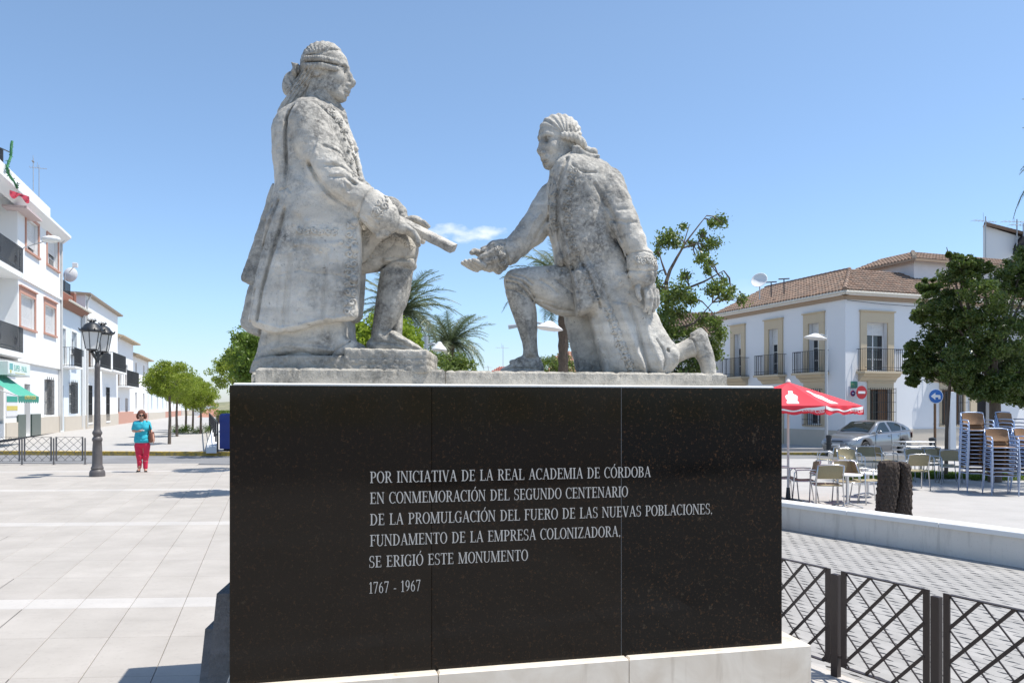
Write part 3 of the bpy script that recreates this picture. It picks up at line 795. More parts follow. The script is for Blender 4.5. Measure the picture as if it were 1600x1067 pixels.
# engraved inscription: a small serif alphabet drawn as flat pieces
TK, TN, SF, SH = 0.125, 0.05, 0.085, 0.04
def glyph(ch):
    P = []
    def rect(x0, x1, y0, y1): P.append([(x0, y0), (x1, y0), (x1, y1), (x0, y1)])
    def stem(x, w=TK, y0=0, y1=1, sb=True, st=True):
        rect(x, x + w, y0, y1)
        if sb: P.append([(x - SF, y0), (x + w + SF, y0), (x + w + SF, y0 + SH), (x + w + .01, y0 + SH * 1.8), (x - .01, y0 + SH * 1.8), (x - SF, y0 + SH)])
        if st: P.append([(x - SF, y1), (x + w + SF, y1), (x + w + SF, y1 - SH), (x + w + .01, y1 - SH * 1.8), (x - .01, y1 - SH * 1.8), (x - SF, y1 - SH)])
    def diag(x0, y0, x1, y1, w): P.append([(x0 - w / 2, y0), (x0 + w / 2, y0), (x1 + w / 2, y1), (x1 - w / 2, y1)])
    def ser(x, y, w=.2): P.append([(x - w / 2, y), (x + w / 2, y), (x + w / 2, y + (SH if y < .5 else -SH)), (x - w / 2, y + (SH if y < .5 else -SH))])
    def arc(cx, cy, rx, ry, a0, a1, tv=TK, th=TN, n=14):
        """ring piece, thick where it runs vertically"""
        pts = []
        for i in range(n):
            q = []
            for a in (a0 + (a1 - a0) * i / n, a0 + (a1 - a0) * (i + 1) / n):
                c, s = math.cos(R_(a)), math.sin(R_(a)); q.append(((cx + rx * c, cy + ry * s), (cx + (rx - tv) * c, cy + (ry - th) * s)))
            P.append([q[0][0], q[1][0], q[1][1], q[0][1]])
    def tickv(x, y0, y1, w=SH): rect(x, x + w, y0, y1)
    if ch in 'OÓ': arc(.36, .5, .36, .52, 0, 360, n=26); w = .72
    elif ch == 'Q': w = .72
    elif ch == 'I': stem(.1); w = .33
    elif ch in 'EF':
        stem(.1); rect(.2, .55, 1 - TN, 1); rect(.2, .46, .5, .5 + TN); tickv(.52, .80, 1); tickv(.43, .42, .62)
        if ch == 'E': rect(.2, .58, 0, TN); tickv(.55, 0, .22)
        w = .62 if ch == 'E' else .58
    elif ch == 'L': stem(.1); rect(.2, .58, 0, TN); tickv(.55, 0, .24); w = .60
    elif ch == 'P': stem(.1); rect(.2, .34, 1 - TN, 1); rect(.2, .34, .44, .44 + TN); arc(.32, .72, .28, .28, -90, 90); w = .62
    elif ch == 'B': stem(.1); rect(.2, .34, 1 - TN, 1); rect(.2, .34, .5, .5 + TN); rect(.2, .34, 0, TN); arc(.32, .76, .25, .24, -90, 90); arc(.32, .275, .30, .275, -90, 90); w = .66
    elif ch == 'R': stem(.1); rect(.2, .34, 1 - TN, 1); rect(.2, .34, .47, .47 + TN); arc(.32, .735, .27, .265, -90, 90); diag(.62, 0, .36, .48, TK); ser(.64, 0, .18); w = .70
    elif ch == 'D': stem(.1); rect(.2, .34, 1 - TN, 1); rect(.2, .34, 0, TN); arc(.30, .5, .40, .5, -90, 90); w = .74
    elif ch == 'C': arc(.36, .5, .36, .52, 50, 310, n=20); tickv(.60, .68, 1.0); tickv(.60, .02, .12); w = .66
    elif ch == 'G': arc(.36, .5, .36, .52, 50, 310, n=20); tickv(.60, .68, 1.0); rect(.52, .64, .02, .42); ser(.58, .42, .26); w = .72
    elif ch == 'N': stem(.08, TN); stem(.60, TN, sb=False); diag(.66, 0, .12, 1, TK); w = .76
    elif ch == 'M': stem(.08, TN); stem(.74, TK); diag(.44, 0, .13, 1, TK); diag(.44, 0, .76, 1, TN); w = .96
    elif ch == 'A': diag(.10, 0, .36, 1.02, TN * 1.1); diag(.62, 0, .36, 1.02, TK); rect(.18, .54, .32, .32 + TN); ser(.10, 0, .2); ser(.62, 0, .22); w = .72
    elif ch == 'V': diag(.36, -.02, .10, 1, TK); diag(.36, -.02, .60, 1, TN * 1.1); ser(.10, 1, .22); ser(.60, 1, .2); w = .70
    elif ch == 'T': stem(.27, st=False); rect(.02, .64, 1 - TN, 1); tickv(.02, .78, 1); tickv(.60, .78, 1); w = .66
    elif ch == 'U': stem(.08, TK, .28, 1, sb=False); stem(.58, TN, .28, 1, sb=False); arc(.355, .29, .275, .31, 180, 360, TK * .8); w = .74
    elif ch == 'S': arc(.28, .75, .24, .27, 40, 270, TK * .8); arc(.28, .255, .26, .275, -130, 90, TK * .8); tickv(.44, .72, 1.0); tickv(.04, 0, .28); w = .56
    elif ch == 'Z': rect(.06, .60, 1 - TN, 1); rect(.04, .60, 0, TN); diag(.10, 0, .54, 1, TK); tickv(.06, .78, 1); tickv(.57, 0, .22); w = .66
    elif ch == '1': rect(.16, .16 + TK * .8, 0, 1); ser(.21, 0, .3); diag(.06, .82, .2, 1, .06); w = .42
    elif ch == '7': rect(.04, .48, 1 - TN * 1.6, 1); diag(.18, 0, .45, 1, .075); tickv(.03, .8, 1); w = .52
    elif ch in '69':
        arc(.26, .3, .22, .31, 0, 360, .09, n=22); arc(.52, .38, .48, .62, 112, 180, .10, n=10); w = .54
        if ch == '9': P[:] = [[(.52 - a, 1 - b) for a, b in q] for q in P]
    elif ch == ',': P.append([(.06, .12), (.16, .12), (.16, .02), (.05, -.16), (.11, 0), (.06, 0)]); w = .24
    elif ch == '-': rect(.04, .30, .28, .34); w = .34
    if ch == 'Ó': P.append([(.34, 1.07), (.40, 1.07), (.52, 1.30), (.42, 1.30)])
    return P, w
GM = {}
def glyph_mesh(ch):
    if ch not in GM:
        P, w = glyph(ch); mb = MB()
        for i, q in enumerate(P):
            e = .0010 + .00012 * (i % 7)
            mb.prism([(a, b) for a, b in q], -e * 16, .02, 'y')
        GM[ch] = (mb.mesh('letter', M_LET, fixn=False), w)
    return GM[ch]
def tpos(u): r = (u - CU) / F_PX; return (1.338 + r * 3.8) / (.9735 - r * .2289)
def zpos(v, t): return EYE - (v - CV) / F_PX * (3.8 + .2289 * t)
LINES = [("POR INICIATIVA DE LA REAL ACADEMIA DE CÓRDOBA", 753.5, 577.5, 1014), ("EN CONMEMORACIÓN DEL SEGUNDO CENTENARIO", 785.8, 577.5, 978.6),
         ("DE LA PROMULGACIÓN DEL FUERO DE LAS NUEVAS POBLACIONES,", 819, 577.5, 1110), ("FUNDAMENTO DE LA EMPRESA COLONIZADORA,", 851.5, 577.5, 967.5),
         ("SE ERIGIÓ ESTE MONUMENTO", 884.5, 576, 823.5), ("1767 - 1967", 924.7, 576, 657)]
for text, v, u0, u1 in LINES:
    t0, t1 = tpos(u0), tpos(u1); h = 17.6 / F_PX * (3.8 + .2289 * t0); z = zpos(v, t0)
    gap, sp = .05, .42
    tot = sum((glyph_mesh(c)[1] + gap) if c != ' ' else sp for c in text)
    sx = (t1 - t0) / tot; x = t0
    for c in text:
        if c == ' ': x += sp * sx; continue
        me, w = glyph_mesh(c)
        o = link('letter', me, ped, (x, -0.0301, z)); o.scale = (sx, h * .4, h); x += (w + gap) * sx
# ---------------------------------------------------------------- standing statue (left): kneeling figure with a document
QUAL = 1.0
Z1, Z2 = 4.37, 4.71
def spiral(cx, cy, r, a0, turns, d=1, n=18):
    return [(cx + r * (1 - i / n * .8) * math.cos(a0 + d * turns * 2 * math.pi * i / n), cy + r * (1 - i / n * .8) * math.sin(a0 + d * turns * 2 * math.pi * i / n)) for i in range(n + 1)]
def scrollwork(path, w, step, seed=0):
    """list of 2-D curls and leaves along a path of (u,v)"""
    rnd = random.Random(seed); out = []
    P = [Vector((a, b, 0)) for a, b in path]; L = [0]
    for a, b in zip(P[:-1], P[1:]): L.append(L[-1] + (b - a).length)
    def at(s):
        for i in range(len(P) - 1):
            if s <= L[i + 1] or i == len(P) - 2:
                t = (s - L[i]) / max(1e-6, L[i + 1] - L[i]); return P[i].lerp(P[i + 1], t), (P[i + 1] - P[i]).normalized()
    s = step * .5; k = 0
    while s < L[-1]:
        p, d = at(s); nrm = Vector((-d.y, d.x, 0)); sg = 1 if k % 2 else -1
        c = p + nrm * sg * w * .18; r = w * rnd.uniform(.30, .40); a0 = math.atan2(d.y, d.x) + sg * math.pi / 2 * rnd.uniform(.7, 1.2)
        sp = spiral(c.x, c.y, r, a0, 1.25, sg)
        q = p - d * step * .55 - nrm * sg * w * .3
        out.append([(q.x, q.y), ((q.x + sp[0][0]) / 2 - nrm.x * sg * w * .12, (q.y + sp[0][1]) / 2 - nrm.y * sg * w * .12)] + sp)
        for j in range(3):
            ang = math.atan2(-nrm.y * sg, -nrm.x * sg) + (j - 1) * .75 + rnd.uniform(-.2, .2)
            l = w * rnd.uniform(.28, .42)
            o = p - nrm * sg * w * .12 + d * step * .1
            out.append([(o.x, o.y), (o.x + l * .55 * math.cos(ang + .25), o.y + l * .55 * math.sin(ang + .25)), (o.x + l * math.cos(ang), o.y + l * math.sin(ang))])
        s += step; k += 1
    return out
def caster(S_list):
    trees = []
    for S in S_list:
        trees.append(BVHTree.FromPolygons([tuple(x) for x in S.wv], [tuple(int(i) for i in q) for q in S.wq]))
    def cast(u, v):
        o = Vector((0, 0, EYE)); d = Vector(((u - CU) / F_PX, 1, -(v - CV) / F_PX)).normalized()
        best = None
        for t in trees:
            h = t.ray_cast(o, d)
            if h[0] is not None and (best is None or h[3] < best[3]): best = h
        return best
    return cast
def relief(name, curves, cast, r, parent, mat, org):
    mb = MB(); last = None
    for c in curves:
        pts = []
        for u, v in c:
            h = cast(u, v)
            if h is None: 
                if len(pts) > 1: break
                continue
            p = h[0] + h[1] * (r * .25 if h[1].y < 0 else -r * .25)
            if pts and (p - pts[-1]).length > .05: break
            pts.append(p)
        if len(pts) > 1:
            n = len(pts); rr = [r * (0.55 + .55 * math.sin(math.pi * (i + .6) / (n + .2))) for i in range(n)]
            mb.tube([p - Vector(org) for p in pts], [q * 1.75 for q in rr], 6)
    o = mb.obj(name, mat, parent, smooth='full'); o['kind'] = 'stuff'; return o
def knob(name, u, v, r, cast, parent, mat, org, flat=0.85):
    h = cast(u, v)
    if h is None: return
    mb = MB(); s = r * h[0].y / F_PX
    q = (-h[1] if h[1].y > 0 else h[1]).to_track_quat('Z', 'Y').to_matrix().to_4x4()
    m = 5; prof = [(math.sin(math.pi * i / m / 2) * s, math.cos(math.pi * i / m / 2) * s * flat) for i in range(m + 1)]
    s *= 1.12
    prof = [(1e-4, prof[0][1])] + prof[1:] + [(s * .9, -s * .5)]
    mb.lathe(prof[::-1], 12, Matrix.Translation(h[0] - Vector(org)) @ q)
    return mb.obj(name, mat, parent, smooth='full')

def statue_one():
    z = Z1; org = ((540 - CU) / F_PX * z, z, 1.8385)
    root = thing('statue', 'weathered stone statue of a kneeling man in a long coat, holding out a rolled document', 'statue', org)
    # ---- body: head, hands, stockinged leg, thigh
    B = Sculpt((405, -100, 62), (725, 84, 590), 1.12 / QUAL, z)
    pt, E, C = head(B, 508, 115, -2, 1.0, 0.06)
    B.cap([(500, 140, 0, 19), (492, 185, 0, 24)], 8)
    B.cap([(500, 190, 0, 30), (485, 300, 0, 45), (490, 400, 0, 45), (490, 520, 0, 40)], 10)   # core inside the coat
    # raised leg
    B.poly([(520, 360), (560, 350), (600, 350), (632, 356), (650, 372), (654, 392), (649, 414), (640, 420), (603, 413), (595, 424), (566, 428), (520, 430)], 29, 26, 12, 6)
    B.cap([(626, 385, 12, 26), (622, 405, 12, 24)], 6)
    B.poly([(599, 404), (625, 409), (648, 405), (650, 416), (643, 422), (622, 417), (602, 415)], 29, 14, 12, 1.5)      # knee band
    B.poly([(597, 414), (646, 418), (644, 436), (640, 460), (634, 480), (622, 500), (609, 518), (611, 540), (578, 540), (583, 505), (588, 470), (592, 440)], 23, 22, 12, 5)
    B.poly([(636, 450), (630, 478), (629, 505), (628, 531), (612, 531), (612, 500), (622, 470)], 9, 8, 34, 2)         # stump behind the calf
    B.poly([(574, 549), (573, 536), (580, 529), (600, 527), (612, 516), (620, 518), (634, 528), (652, 538), (662, 546), (662, 550)], 16, 10, 10, 4)   # shoe
    B.crease([(574, 532), (590, 531), (612, 534), (655, 543)], 1.4, 1.3, 12)
    B.cap([(612, 521, -4, 3.2), (622, 528, -6, 3.6), (634, 533, -6, 3.0), (641, 537, -5, 2.4)], 1.0)     # buckle
    B.cap([(600, 372, -16, 3), (630, 378, -14, 2.5)], 6)
    B.crease([(606, 395), (630, 398), (650, 392)], 2.2, 1.6, 12); B.crease([(575, 418), (600, 404), (625, 396)], 2.4, 1.8, 12)
    B.crease([(568, 400), (590, 392), (610, 376)], 2.6, 1.2, 12)
    # near forearm, hand lying on the knee
    B.cap([(590, 335, -64, 14), (612, 347, -60, 11), (626, 354, -57, 10)], 4)
    B.ell(629, 357, -55, 14, 12, 8.5, 4)
    for du, dv, y, ln in ((1, -3, -63, 0), (3, -1, -56, 3), (1.5, 1, -49, 3), (-1, 3, -42, 0)):
        B.cap([(634 + du, 358 + dv, y + 1, 4.6), (645 + du, 365 + dv, y, 3.9), (651 + du, 374 + dv + ln * .5, y, 3.6), (653 + du * .6, 382 + dv * .5 + ln * .4, y + 1, 3.0)], 1.0)
    B.cap([(622, 352, -46, 5), (634, 354, -36, 4.4), (644, 360, -32, 3.8)], 2)
    # far hand over the document
    B.cap([(600, 325, 40, 12), (628, 340, 34, 10)], 4); B.ell(646, 344, 26, 14, 10, 7, 4)
    for k in range(4):
        B.cap([(651 - k, 344 + k * .6, 16 + k * 6, 4.2), (662 - k, 347.5 + k * .5, 10 + k * 6, 3.7), (670 - k * 1.5, 354 + k, 7 + k * 6, 3.0)], 1.0)
    B.cap([(650, 358, 10, 4), (659, 375, 4, 5.0), (660, 377, 2, 4.8)], 2)
    B.rough(.35, 6, 5)
    me = rebase(B.mesh('statue_body', M_STONE), org); body = link('body', me, root)
    # ---- coat
    K = Sculpt((372, -112, 148), (640, 104, 592), 1.3 / QUAL, z)
    torso = [(458, 178), (443, 190), (435, 207), (432, 224), (433, 250), (436, 278), (438, 300), (428, 335), (424, 380), (424, 420), (555, 420), (562, 380), (562, 345), (562, 330), (564, 285), (560, 262), (556, 236), (548, 208), (536, 184), (520, 172), (498, 162), (476, 164)]
    K.poly(torso, 69, 50, 0, 10)
    K.ell(466, 214, 8, 34, 64, 40, 10)
    # far sleeve
    K.cap([(500, 205, 55, 28), (526, 270, 60, 22), (572, 318, 50, 14), (608, 329, 38, 12), (618, 330, 36, 13)], 4)
    K.cap([(610, 323, 38, 15.5), (622, 332, 36, 14)], 1.0)
    # near arm
    K.cap([(482, 191, -50, 34), (493, 225, -58, 33), (512, 262, -68, 30), (531, 290, -72, 29), (556, 306, -70, 25.5), (580, 321, -65, 24)], 5)
    K.crease([(462, 172), (452, 186), (449, 205), (449, 225), (450, 260), (449, 300), (446, 330)], 3.4, 6.0, 6)        # seam between back and side
    K.crease([(488, 262), (502, 288), (522, 311), (545, 325), (566, 335)], 4.0, 6.0, -12)                  # under the arm
    for a, b, c in (((512, 236), (534, 244), (545, 262)), ((516, 268), (538, 268), (556, 280)), ((524, 286), (544, 286), (560, 296))): K.crease([a, b, c], 3.0, 1.9, -20)
    for a, b in (((540, 252), (528, 262)), ((548, 272), (534, 282)), ((556, 290), (544, 304)), ((505, 225), (500, 250))): K.crease([a, b], 4.0, -1.6, -20)
    # cuff, bell shaped, with turned edge and ruffle
    K.cap([(577, 321, -66, 27), (588, 331, -64, 29), (597, 340, -62, 27.5)], 1.2)
    K.crease([(589, 298), (576, 318), (564, 345)], 1.6, 1.8, 0)
    K.waves((560, -112, 300), (606, -20, 372), lambda X, Y, Z: 1.3 * np.sin((X - Z) * .42) * (np.hypot(X - 588, Z - 333) > 24))
    K.cap([(601, 341, -62, 20), (606, 346, -61, 20)], 2)
    K.cap([(604, 346, -64, 14), (600, 362, -66, 9), (594, 368, -66, 6)], 3)
    # waistcoat over the thigh
    K.poly([(545, 335), (582, 346), (598, 360), (602, 374), (590, 392), (576, 408), (560, 420), (545, 426)], 34, 14, -2, 2)
    K.poly([(586, 362), (606, 366), (628, 370), (648, 384), (646, 392), (630, 384), (606, 374), (590, 376)], 31, 14, 4, 2)     # lace edge over knee
    # skirt of the coat
    skirt = [(428, 350), (450, 330), (500, 330), (550, 334), (564, 350), (564, 380), (563, 416), (560, 460), (557, 499), (522, 503), (496, 507), (470, 516), (448, 521), (424, 520), (405, 511), (406, 495), (413, 450), (424, 400), (428, 365)]
    K.poly(skirt, 64, 16, -4, 9); K.ell(500, 330, -6, 66, 76, 84, 14); K.poly([(476, 300), (500, 292), (526, 296), (546, 318), (562, 350), (564, 380), (563, 416), (560, 460), (558, 500), (522, 503), (496, 507), (470, 516), (448, 521), (424, 520), (405, 511), (406, 495), (415, 450), (430, 400), (450, 345), (462, 318)], 12, 7, -66, 8)
    K.poly([(432, 292), (444, 300), (440, 345), (424, 400), (412, 452), (398, 449), (384, 441), (393, 415), (409, 368), (420, 335)], 32, 6, 22, 1.5)
    K.poly([(420, 430), (410, 440), (398, 448), (390, 478), (383, 512), (396, 522), (412, 528), (432, 520)], 32, 6, 24, 1.5)
    K.crease([(448, 330), (436, 370), (424, 410), (412, 455), (405, 500)], 3.0, 4.2, -8)
    K.crease([(440, 318), (425, 360), (410, 400), (400, 430)], 2.6, 2.6, 20); K.crease([(428, 322), (414, 360), (401, 400), (392, 432)], 2.2, 1.8, 20)
    K.crease([(404, 455), (398, 485), (394, 515)], 2.4, 2.2, 20)
    K.crease([(440, 300), (452, 296), (460, 305)], 2.2, 1.6, 0)
    for ln, w, a in (([(470, 345), (462, 400), (452, 460), (446, 515)], 7, 2.2), ([(500, 395), (497, 440), (493, 500)], 6, 1.5), ([(522, 395), (519, 440), (516, 498)], 5, -1.8), ([(484, 350), (476, 420), (468, 505)], 6, -1.8), ([(508, 430), (506, 498)], 4, 1.0), ([(436, 400), (428, 450), (424, 505)], 5, -1.6), ([(440, 420), (436, 460), (434, 515)], 3, 1.2)): K.crease(ln, w, a, -20)
    for ln, w, a in (([(456, 400), (450, 450), (444, 508)], 2.6, 1.6), ([(478, 410), (474, 455), (470, 508)], 2.2, 1.2), ([(512, 400), (509, 450), (506, 500)], 2.4, 1.3), ([(529, 410), (527, 455), (524, 498)], 2.0, 1.1), ([(462, 395), (459, 450), (455, 505)], 3.0, -1.2), ([(518, 405), (516, 450), (513, 498)], 3.0, -1.0)): K.crease(ln, w, a, -20)
    K.crease([(408, 505), (440, 514), (470, 510), (500, 501), (530, 498), (556, 494)], 2.6, -1.1, -20)
    K.crease([(438, 432), (470, 424), (490, 428), (530, 432), (552, 440)], 1.6, .8, -20)
    K.emboss([(460, 376), (476, 377), (505, 379), (534, 378), (533, 381), (516, 390), (501, 392), (486, 386), (462, 385)], 2.2, 1.0, -20, -75)
    K.emboss([(461, 353), (534, 354), (534, 369), (461, 367)], .9, 1.0, -20, -75)
    K.emboss([(540, 350), (564, 342), (564, 420), (558, 499), (535, 501), (536, 420)], 1.2, 1.2, -20, -75)
    K.crease([(558, 350), (559, 420), (553, 498)], 1.2, .9, -20)
    # lower mass: bent leg under the cloth, knee on the ground
    K.poly([(412, 505), (430, 508), (545, 494), (548, 515), (549, 532), (563, 536), (565, 545), (560, 556), (546, 563), (500, 562), (455, 560), (432, 566), (422, 578), (406, 578), (412, 560), (419, 535), (424, 517)], 54, 14, -6, 1.5)
    K.cap([(532, 548, -46, 13), (552, 544, -44, 9.5)], 6)
    K.poly([(540, 500), (549, 510), (552, 525), (558, 540), (540, 545)], 20, 10, 30, 2)
    for ln, w, a in (([(512, 557), (528, 545), (545, 533)], 1.8, 2.0), ([(544, 534), (545, 560)], 1.0, .9), ([(440, 528), (460, 532), (480, 534), (500, 530)], 5, -1.2), ([(425, 545), (450, 540), (490, 543), (520, 548)], 4, -1.6), ([(430, 556), (470, 549), (500, 556)], 3, 1.4), ([(412, 540), (432, 530)], 4, 1.4), ([(500, 512), (498, 540)], 4, 1.0), ([(516, 510), (518, 540)], 4, -1.0), ([(520, 560), (548, 552), (562, 551)], 1.4, 1.4)): K.crease(ln, w, a, -8)
    # collar, jabot, front edge
    K.cap([(494, 160, -22, 7), (512, 166, -16, 6), (536, 183, -6, 6)], 3); K.cap([(494, 160, 22, 7), (512, 166, 16, 6), (536, 183, 8, 6)], 3)
    K.cap([(526, 166, 0, 7), (536, 178, 0, 6)], 4)
    K.cap([(538, 188, -6, 4), (552, 225, -8, 4.5), (560, 262, -10, 5), (566, 285, -12, 5)], 3)
    K.crease([(500, 168), (524, 186), (540, 215), (549, 250), (552, 275)], 1.6, 1.4, -4)
    K.lumpy(.2, 40, 2); K.rough(.75, 9, 1); K.rough(.5, 4, 2)
    me = rebase(K.mesh('coat', M_STONE), org); coat = link('coat', me, root)
    # ---- wig and cravat
    H = Sculpt((430, -50, 60), (546, 50, 196), 0.95 / QUAL, z)
    H.poly([(470, 102), (472, 92), (477, 82), (485, 74), (496, 69), (508, 67.5), (520, 69.5), (530, 75), (536, 84), (533, 90), (528, 96), (526, 106), (514, 111), (497, 116), (489, 132), (478, 118), (471, 112)], 31, 30, 0, 4)
    H.waves((465, -50, 60), (542, 50, 92), lambda X, Y, Z: .55 * np.sin(np.arctan2(Z - 112, X - 505) * 30 + 1.2 * np.sin(Y * .25 + Z * .4)) + .4 * np.sin(X * .8 + Y * .5) * np.sin(Z * .9 - Y * .3))
    for q in (-1, 1):
        H.crease([(476, 88), (500, 87), (527, 92)], 2.0, 2.5, 0) if q < 0 else None
        H.cap([(478, 92.0, 28 * q, 4.4), (502, 91.5, 32 * q, 4.7), (527, 96.5, 27 * q, 4.3)], .3)
        H.cap([(477, 103.5, 28 * q, 4.8), (502, 102.5, 32 * q, 5.0), (525, 107.5, 26 * q, 4.5)], .3)
        H.ell(495, 113, 21 * q, 20, 9, 8, 3); H.ell(482, 122, 16 * q, 12, 8, 12, 4)
    H.waves((470, -50, 86), (530, -10, 98.5), lambda X, Y, Z: .3 * np.sin(X * 1.9)); H.waves((470, -50, 98.5), (530, -10, 112), lambda X, Y, Z: .3 * np.sin(X * 1.7 + 1))
    H.waves((470, -50, 112), (515, -8, 130), lambda X, Y, Z: .6 * np.sin(X * 1.1 + Z) * np.sin(Z * .9))
    H.cap([(486, 122, 0, 17), (468, 145, 0, 15), (455, 165, 0, 12.5), (446, 176, 0, 9)], 4)
    H.waves((432, -50, 118), (500, 50, 196), lambda X, Y, Z: 1.1 * np.sin((X * .62 + Z * .78) * 0 + (X * .80 + Z * .60) * 1.15 + .8 * np.sin(Z * .09) + Y * .25))
    H.ell(452, 131, 0, 10.5, 9, 19, 2, [[.97, 0, .2], [0, 1, 0], [-.2, 0, .97]]); H.cap([(460, 112, 0, 5), (456, 135, -4, 5), (462, 152, -6, 4)], 2)
    H.poly([(457, 101), (463, 103), (470, 104), (472, 116), (466, 122), (457, 118), (460, 110)], 15, 6, 0, 1.5)
    H.crease([(464, 104), (463, 118)], 1.4, 1.5, 20); H.crease([(450, 118), (456, 132), (454, 148)], 1.6, 1.4, 20)
    H.cap([(448, 168, 0, 10), (443, 177, 0, 9), (440, 184, 0, 6)], 3)
    me = rebase(H.mesh('wig', M_STONE), org); wig = link('wig', me, root)
    V = Sculpt((468, -50, 128), (548, 50, 186), 1.1 / QUAL, z)
    V.cap([(503, 146, 0, 20), (506, 153, 0, 22), (504, 160, 0, 23), (502, 168, 0, 24)], 2)
    V.cap([(524, 163, 0, 6), (532, 174, 0, 7)], 4)
    V.waves((468, -50, 128), (548, 50, 186), lambda X, Y, Z: .7 * np.sin((Z - X * .62) * 1.25))
    me = rebase(V.mesh('cravat', M_STONE), org); link('cravat', me, root)
    # ---- document
    ang = math.atan2(39.5, 79)
    s = z / F_PX
    def LP(u, v, y): k = 1 + y / F_PX; return Vector(((u - CU) * k * s, z + y * s, EYE - (v - CV) * k * s))
    mb = MB(); a = LP(618, 343, -20); b = LP(709, 388.5, -34); d = (b - a).normalized()
    up = Vector((0.10, -0.36, 1)); upn = (up - d * up.dot(d)).normalized(); sd = d.cross(upn)
    w2, t2 = 11 * s, 6.2 * s; c = 1.6 * s
    ring = [(-w2 + c, -t2), (w2 - c, -t2), (w2, -t2 + c), (w2, t2 - c), (w2 - c, t2), (-w2 + c, t2), (-w2, t2 - c), (-w2, -t2 + c)]
    N = 12; vs = []; rnd = random.Random(4)
    for i in range(N + 1):
        p = a.lerp(b, i / N)
        for x, y in ring: vs.append(p + sd * (x + rnd.uniform(-.3, .3) * s) + upn * (y + rnd.uniform(-.35, .35) * s) - Vector(org))
    fs = [(i * 8 + k, i * 8 + (k + 1) % 8, (i + 1) * 8 + (k + 1) % 8, (i + 1) * 8 + k) for i in range(N) for k in range(8)] + [tuple(range(8)), tuple(N * 8 + k for k in range(7, -1, -1))]
    mb.add(vs, fs); mb.obj('document', M_STONE, root)
    # ---- rough base cut with the figure
    G = Sculpt((405, -96, 530), (690, 90, 588), 1.6 / QUAL, z)
    G.poly([(553, 549), (675, 552), (677, 556), (677, 586), (412, 586), (414, 575), (418, 566), (435, 561), (480, 559), (553, 560)], 72, 4, 0, 2, smooth=0)
    G.poly([(553, 549), (675, 552), (677, 586), (553, 586)], 74, 3, 0, 2, smooth=0)
    G.crease([(556, 562), (600, 560), (676, 562)], 1.5, .8, 0); G.crease([(556, 572), (620, 570), (676, 572)], 2.5, .7, 0)
    G.lumpy(.6, 22, 3); G.lumpy(.35, 9, 8)
    me = rebase(G.mesh('base', M_STONE2), org); link('base', me, root)
    cast = caster([K, B])
    relief('coat_embroidery', scrollwork([(549, 345), (550, 380), (549, 420), (547, 460), (545, 496)], 19, 15, 1), cast, .0042, root, M_STONE, org)
    relief('pocket_embroidery', scrollwork([(463, 361), (500, 362), (532, 362)], 12, 11, 2), cast, .0032, root, M_STONE, org)
    relief('cuff_embroidery', scrollwork([(602, 314), (592, 328), (584, 345)], 20, 16, 3) + [spiral(588, 331, 10, 0, 1.6, 1, 26), spiral(588, 331, 6, 2, 1.2, -1, 20)] + scrollwork([(604, 306), (614, 322)], 12, 9, 9), cast, .0036, root, M_STONE, org)
    relief('front_embroidery', scrollwork([(505, 163), (524, 178), (535, 195), (545, 225), (552, 250), (556, 275)], 12, 10, 4), cast, .0034, root, M_STONE, org)
    relief('waistcoat_lace', scrollwork([(566, 412), (584, 398), (596, 380), (606, 370), (628, 375), (644, 388)], 9, 8, 5) + scrollwork([(572, 360), (570, 385)], 16, 13, 6), cast, .003, root, M_STONE, org)
    for u, v, r in ((554, 348, 6.5), (555, 390, 6.8), (553, 437, 7.0), (462, 382, 3.4), (501, 392, 3.4), (533.5, 378.5, 3.6), (540, 190, 4.2), (556, 233, 4.5), (563, 281, 5.0)):
        knob('button', u, v, r, cast, root, M_STONE, org)
    return root

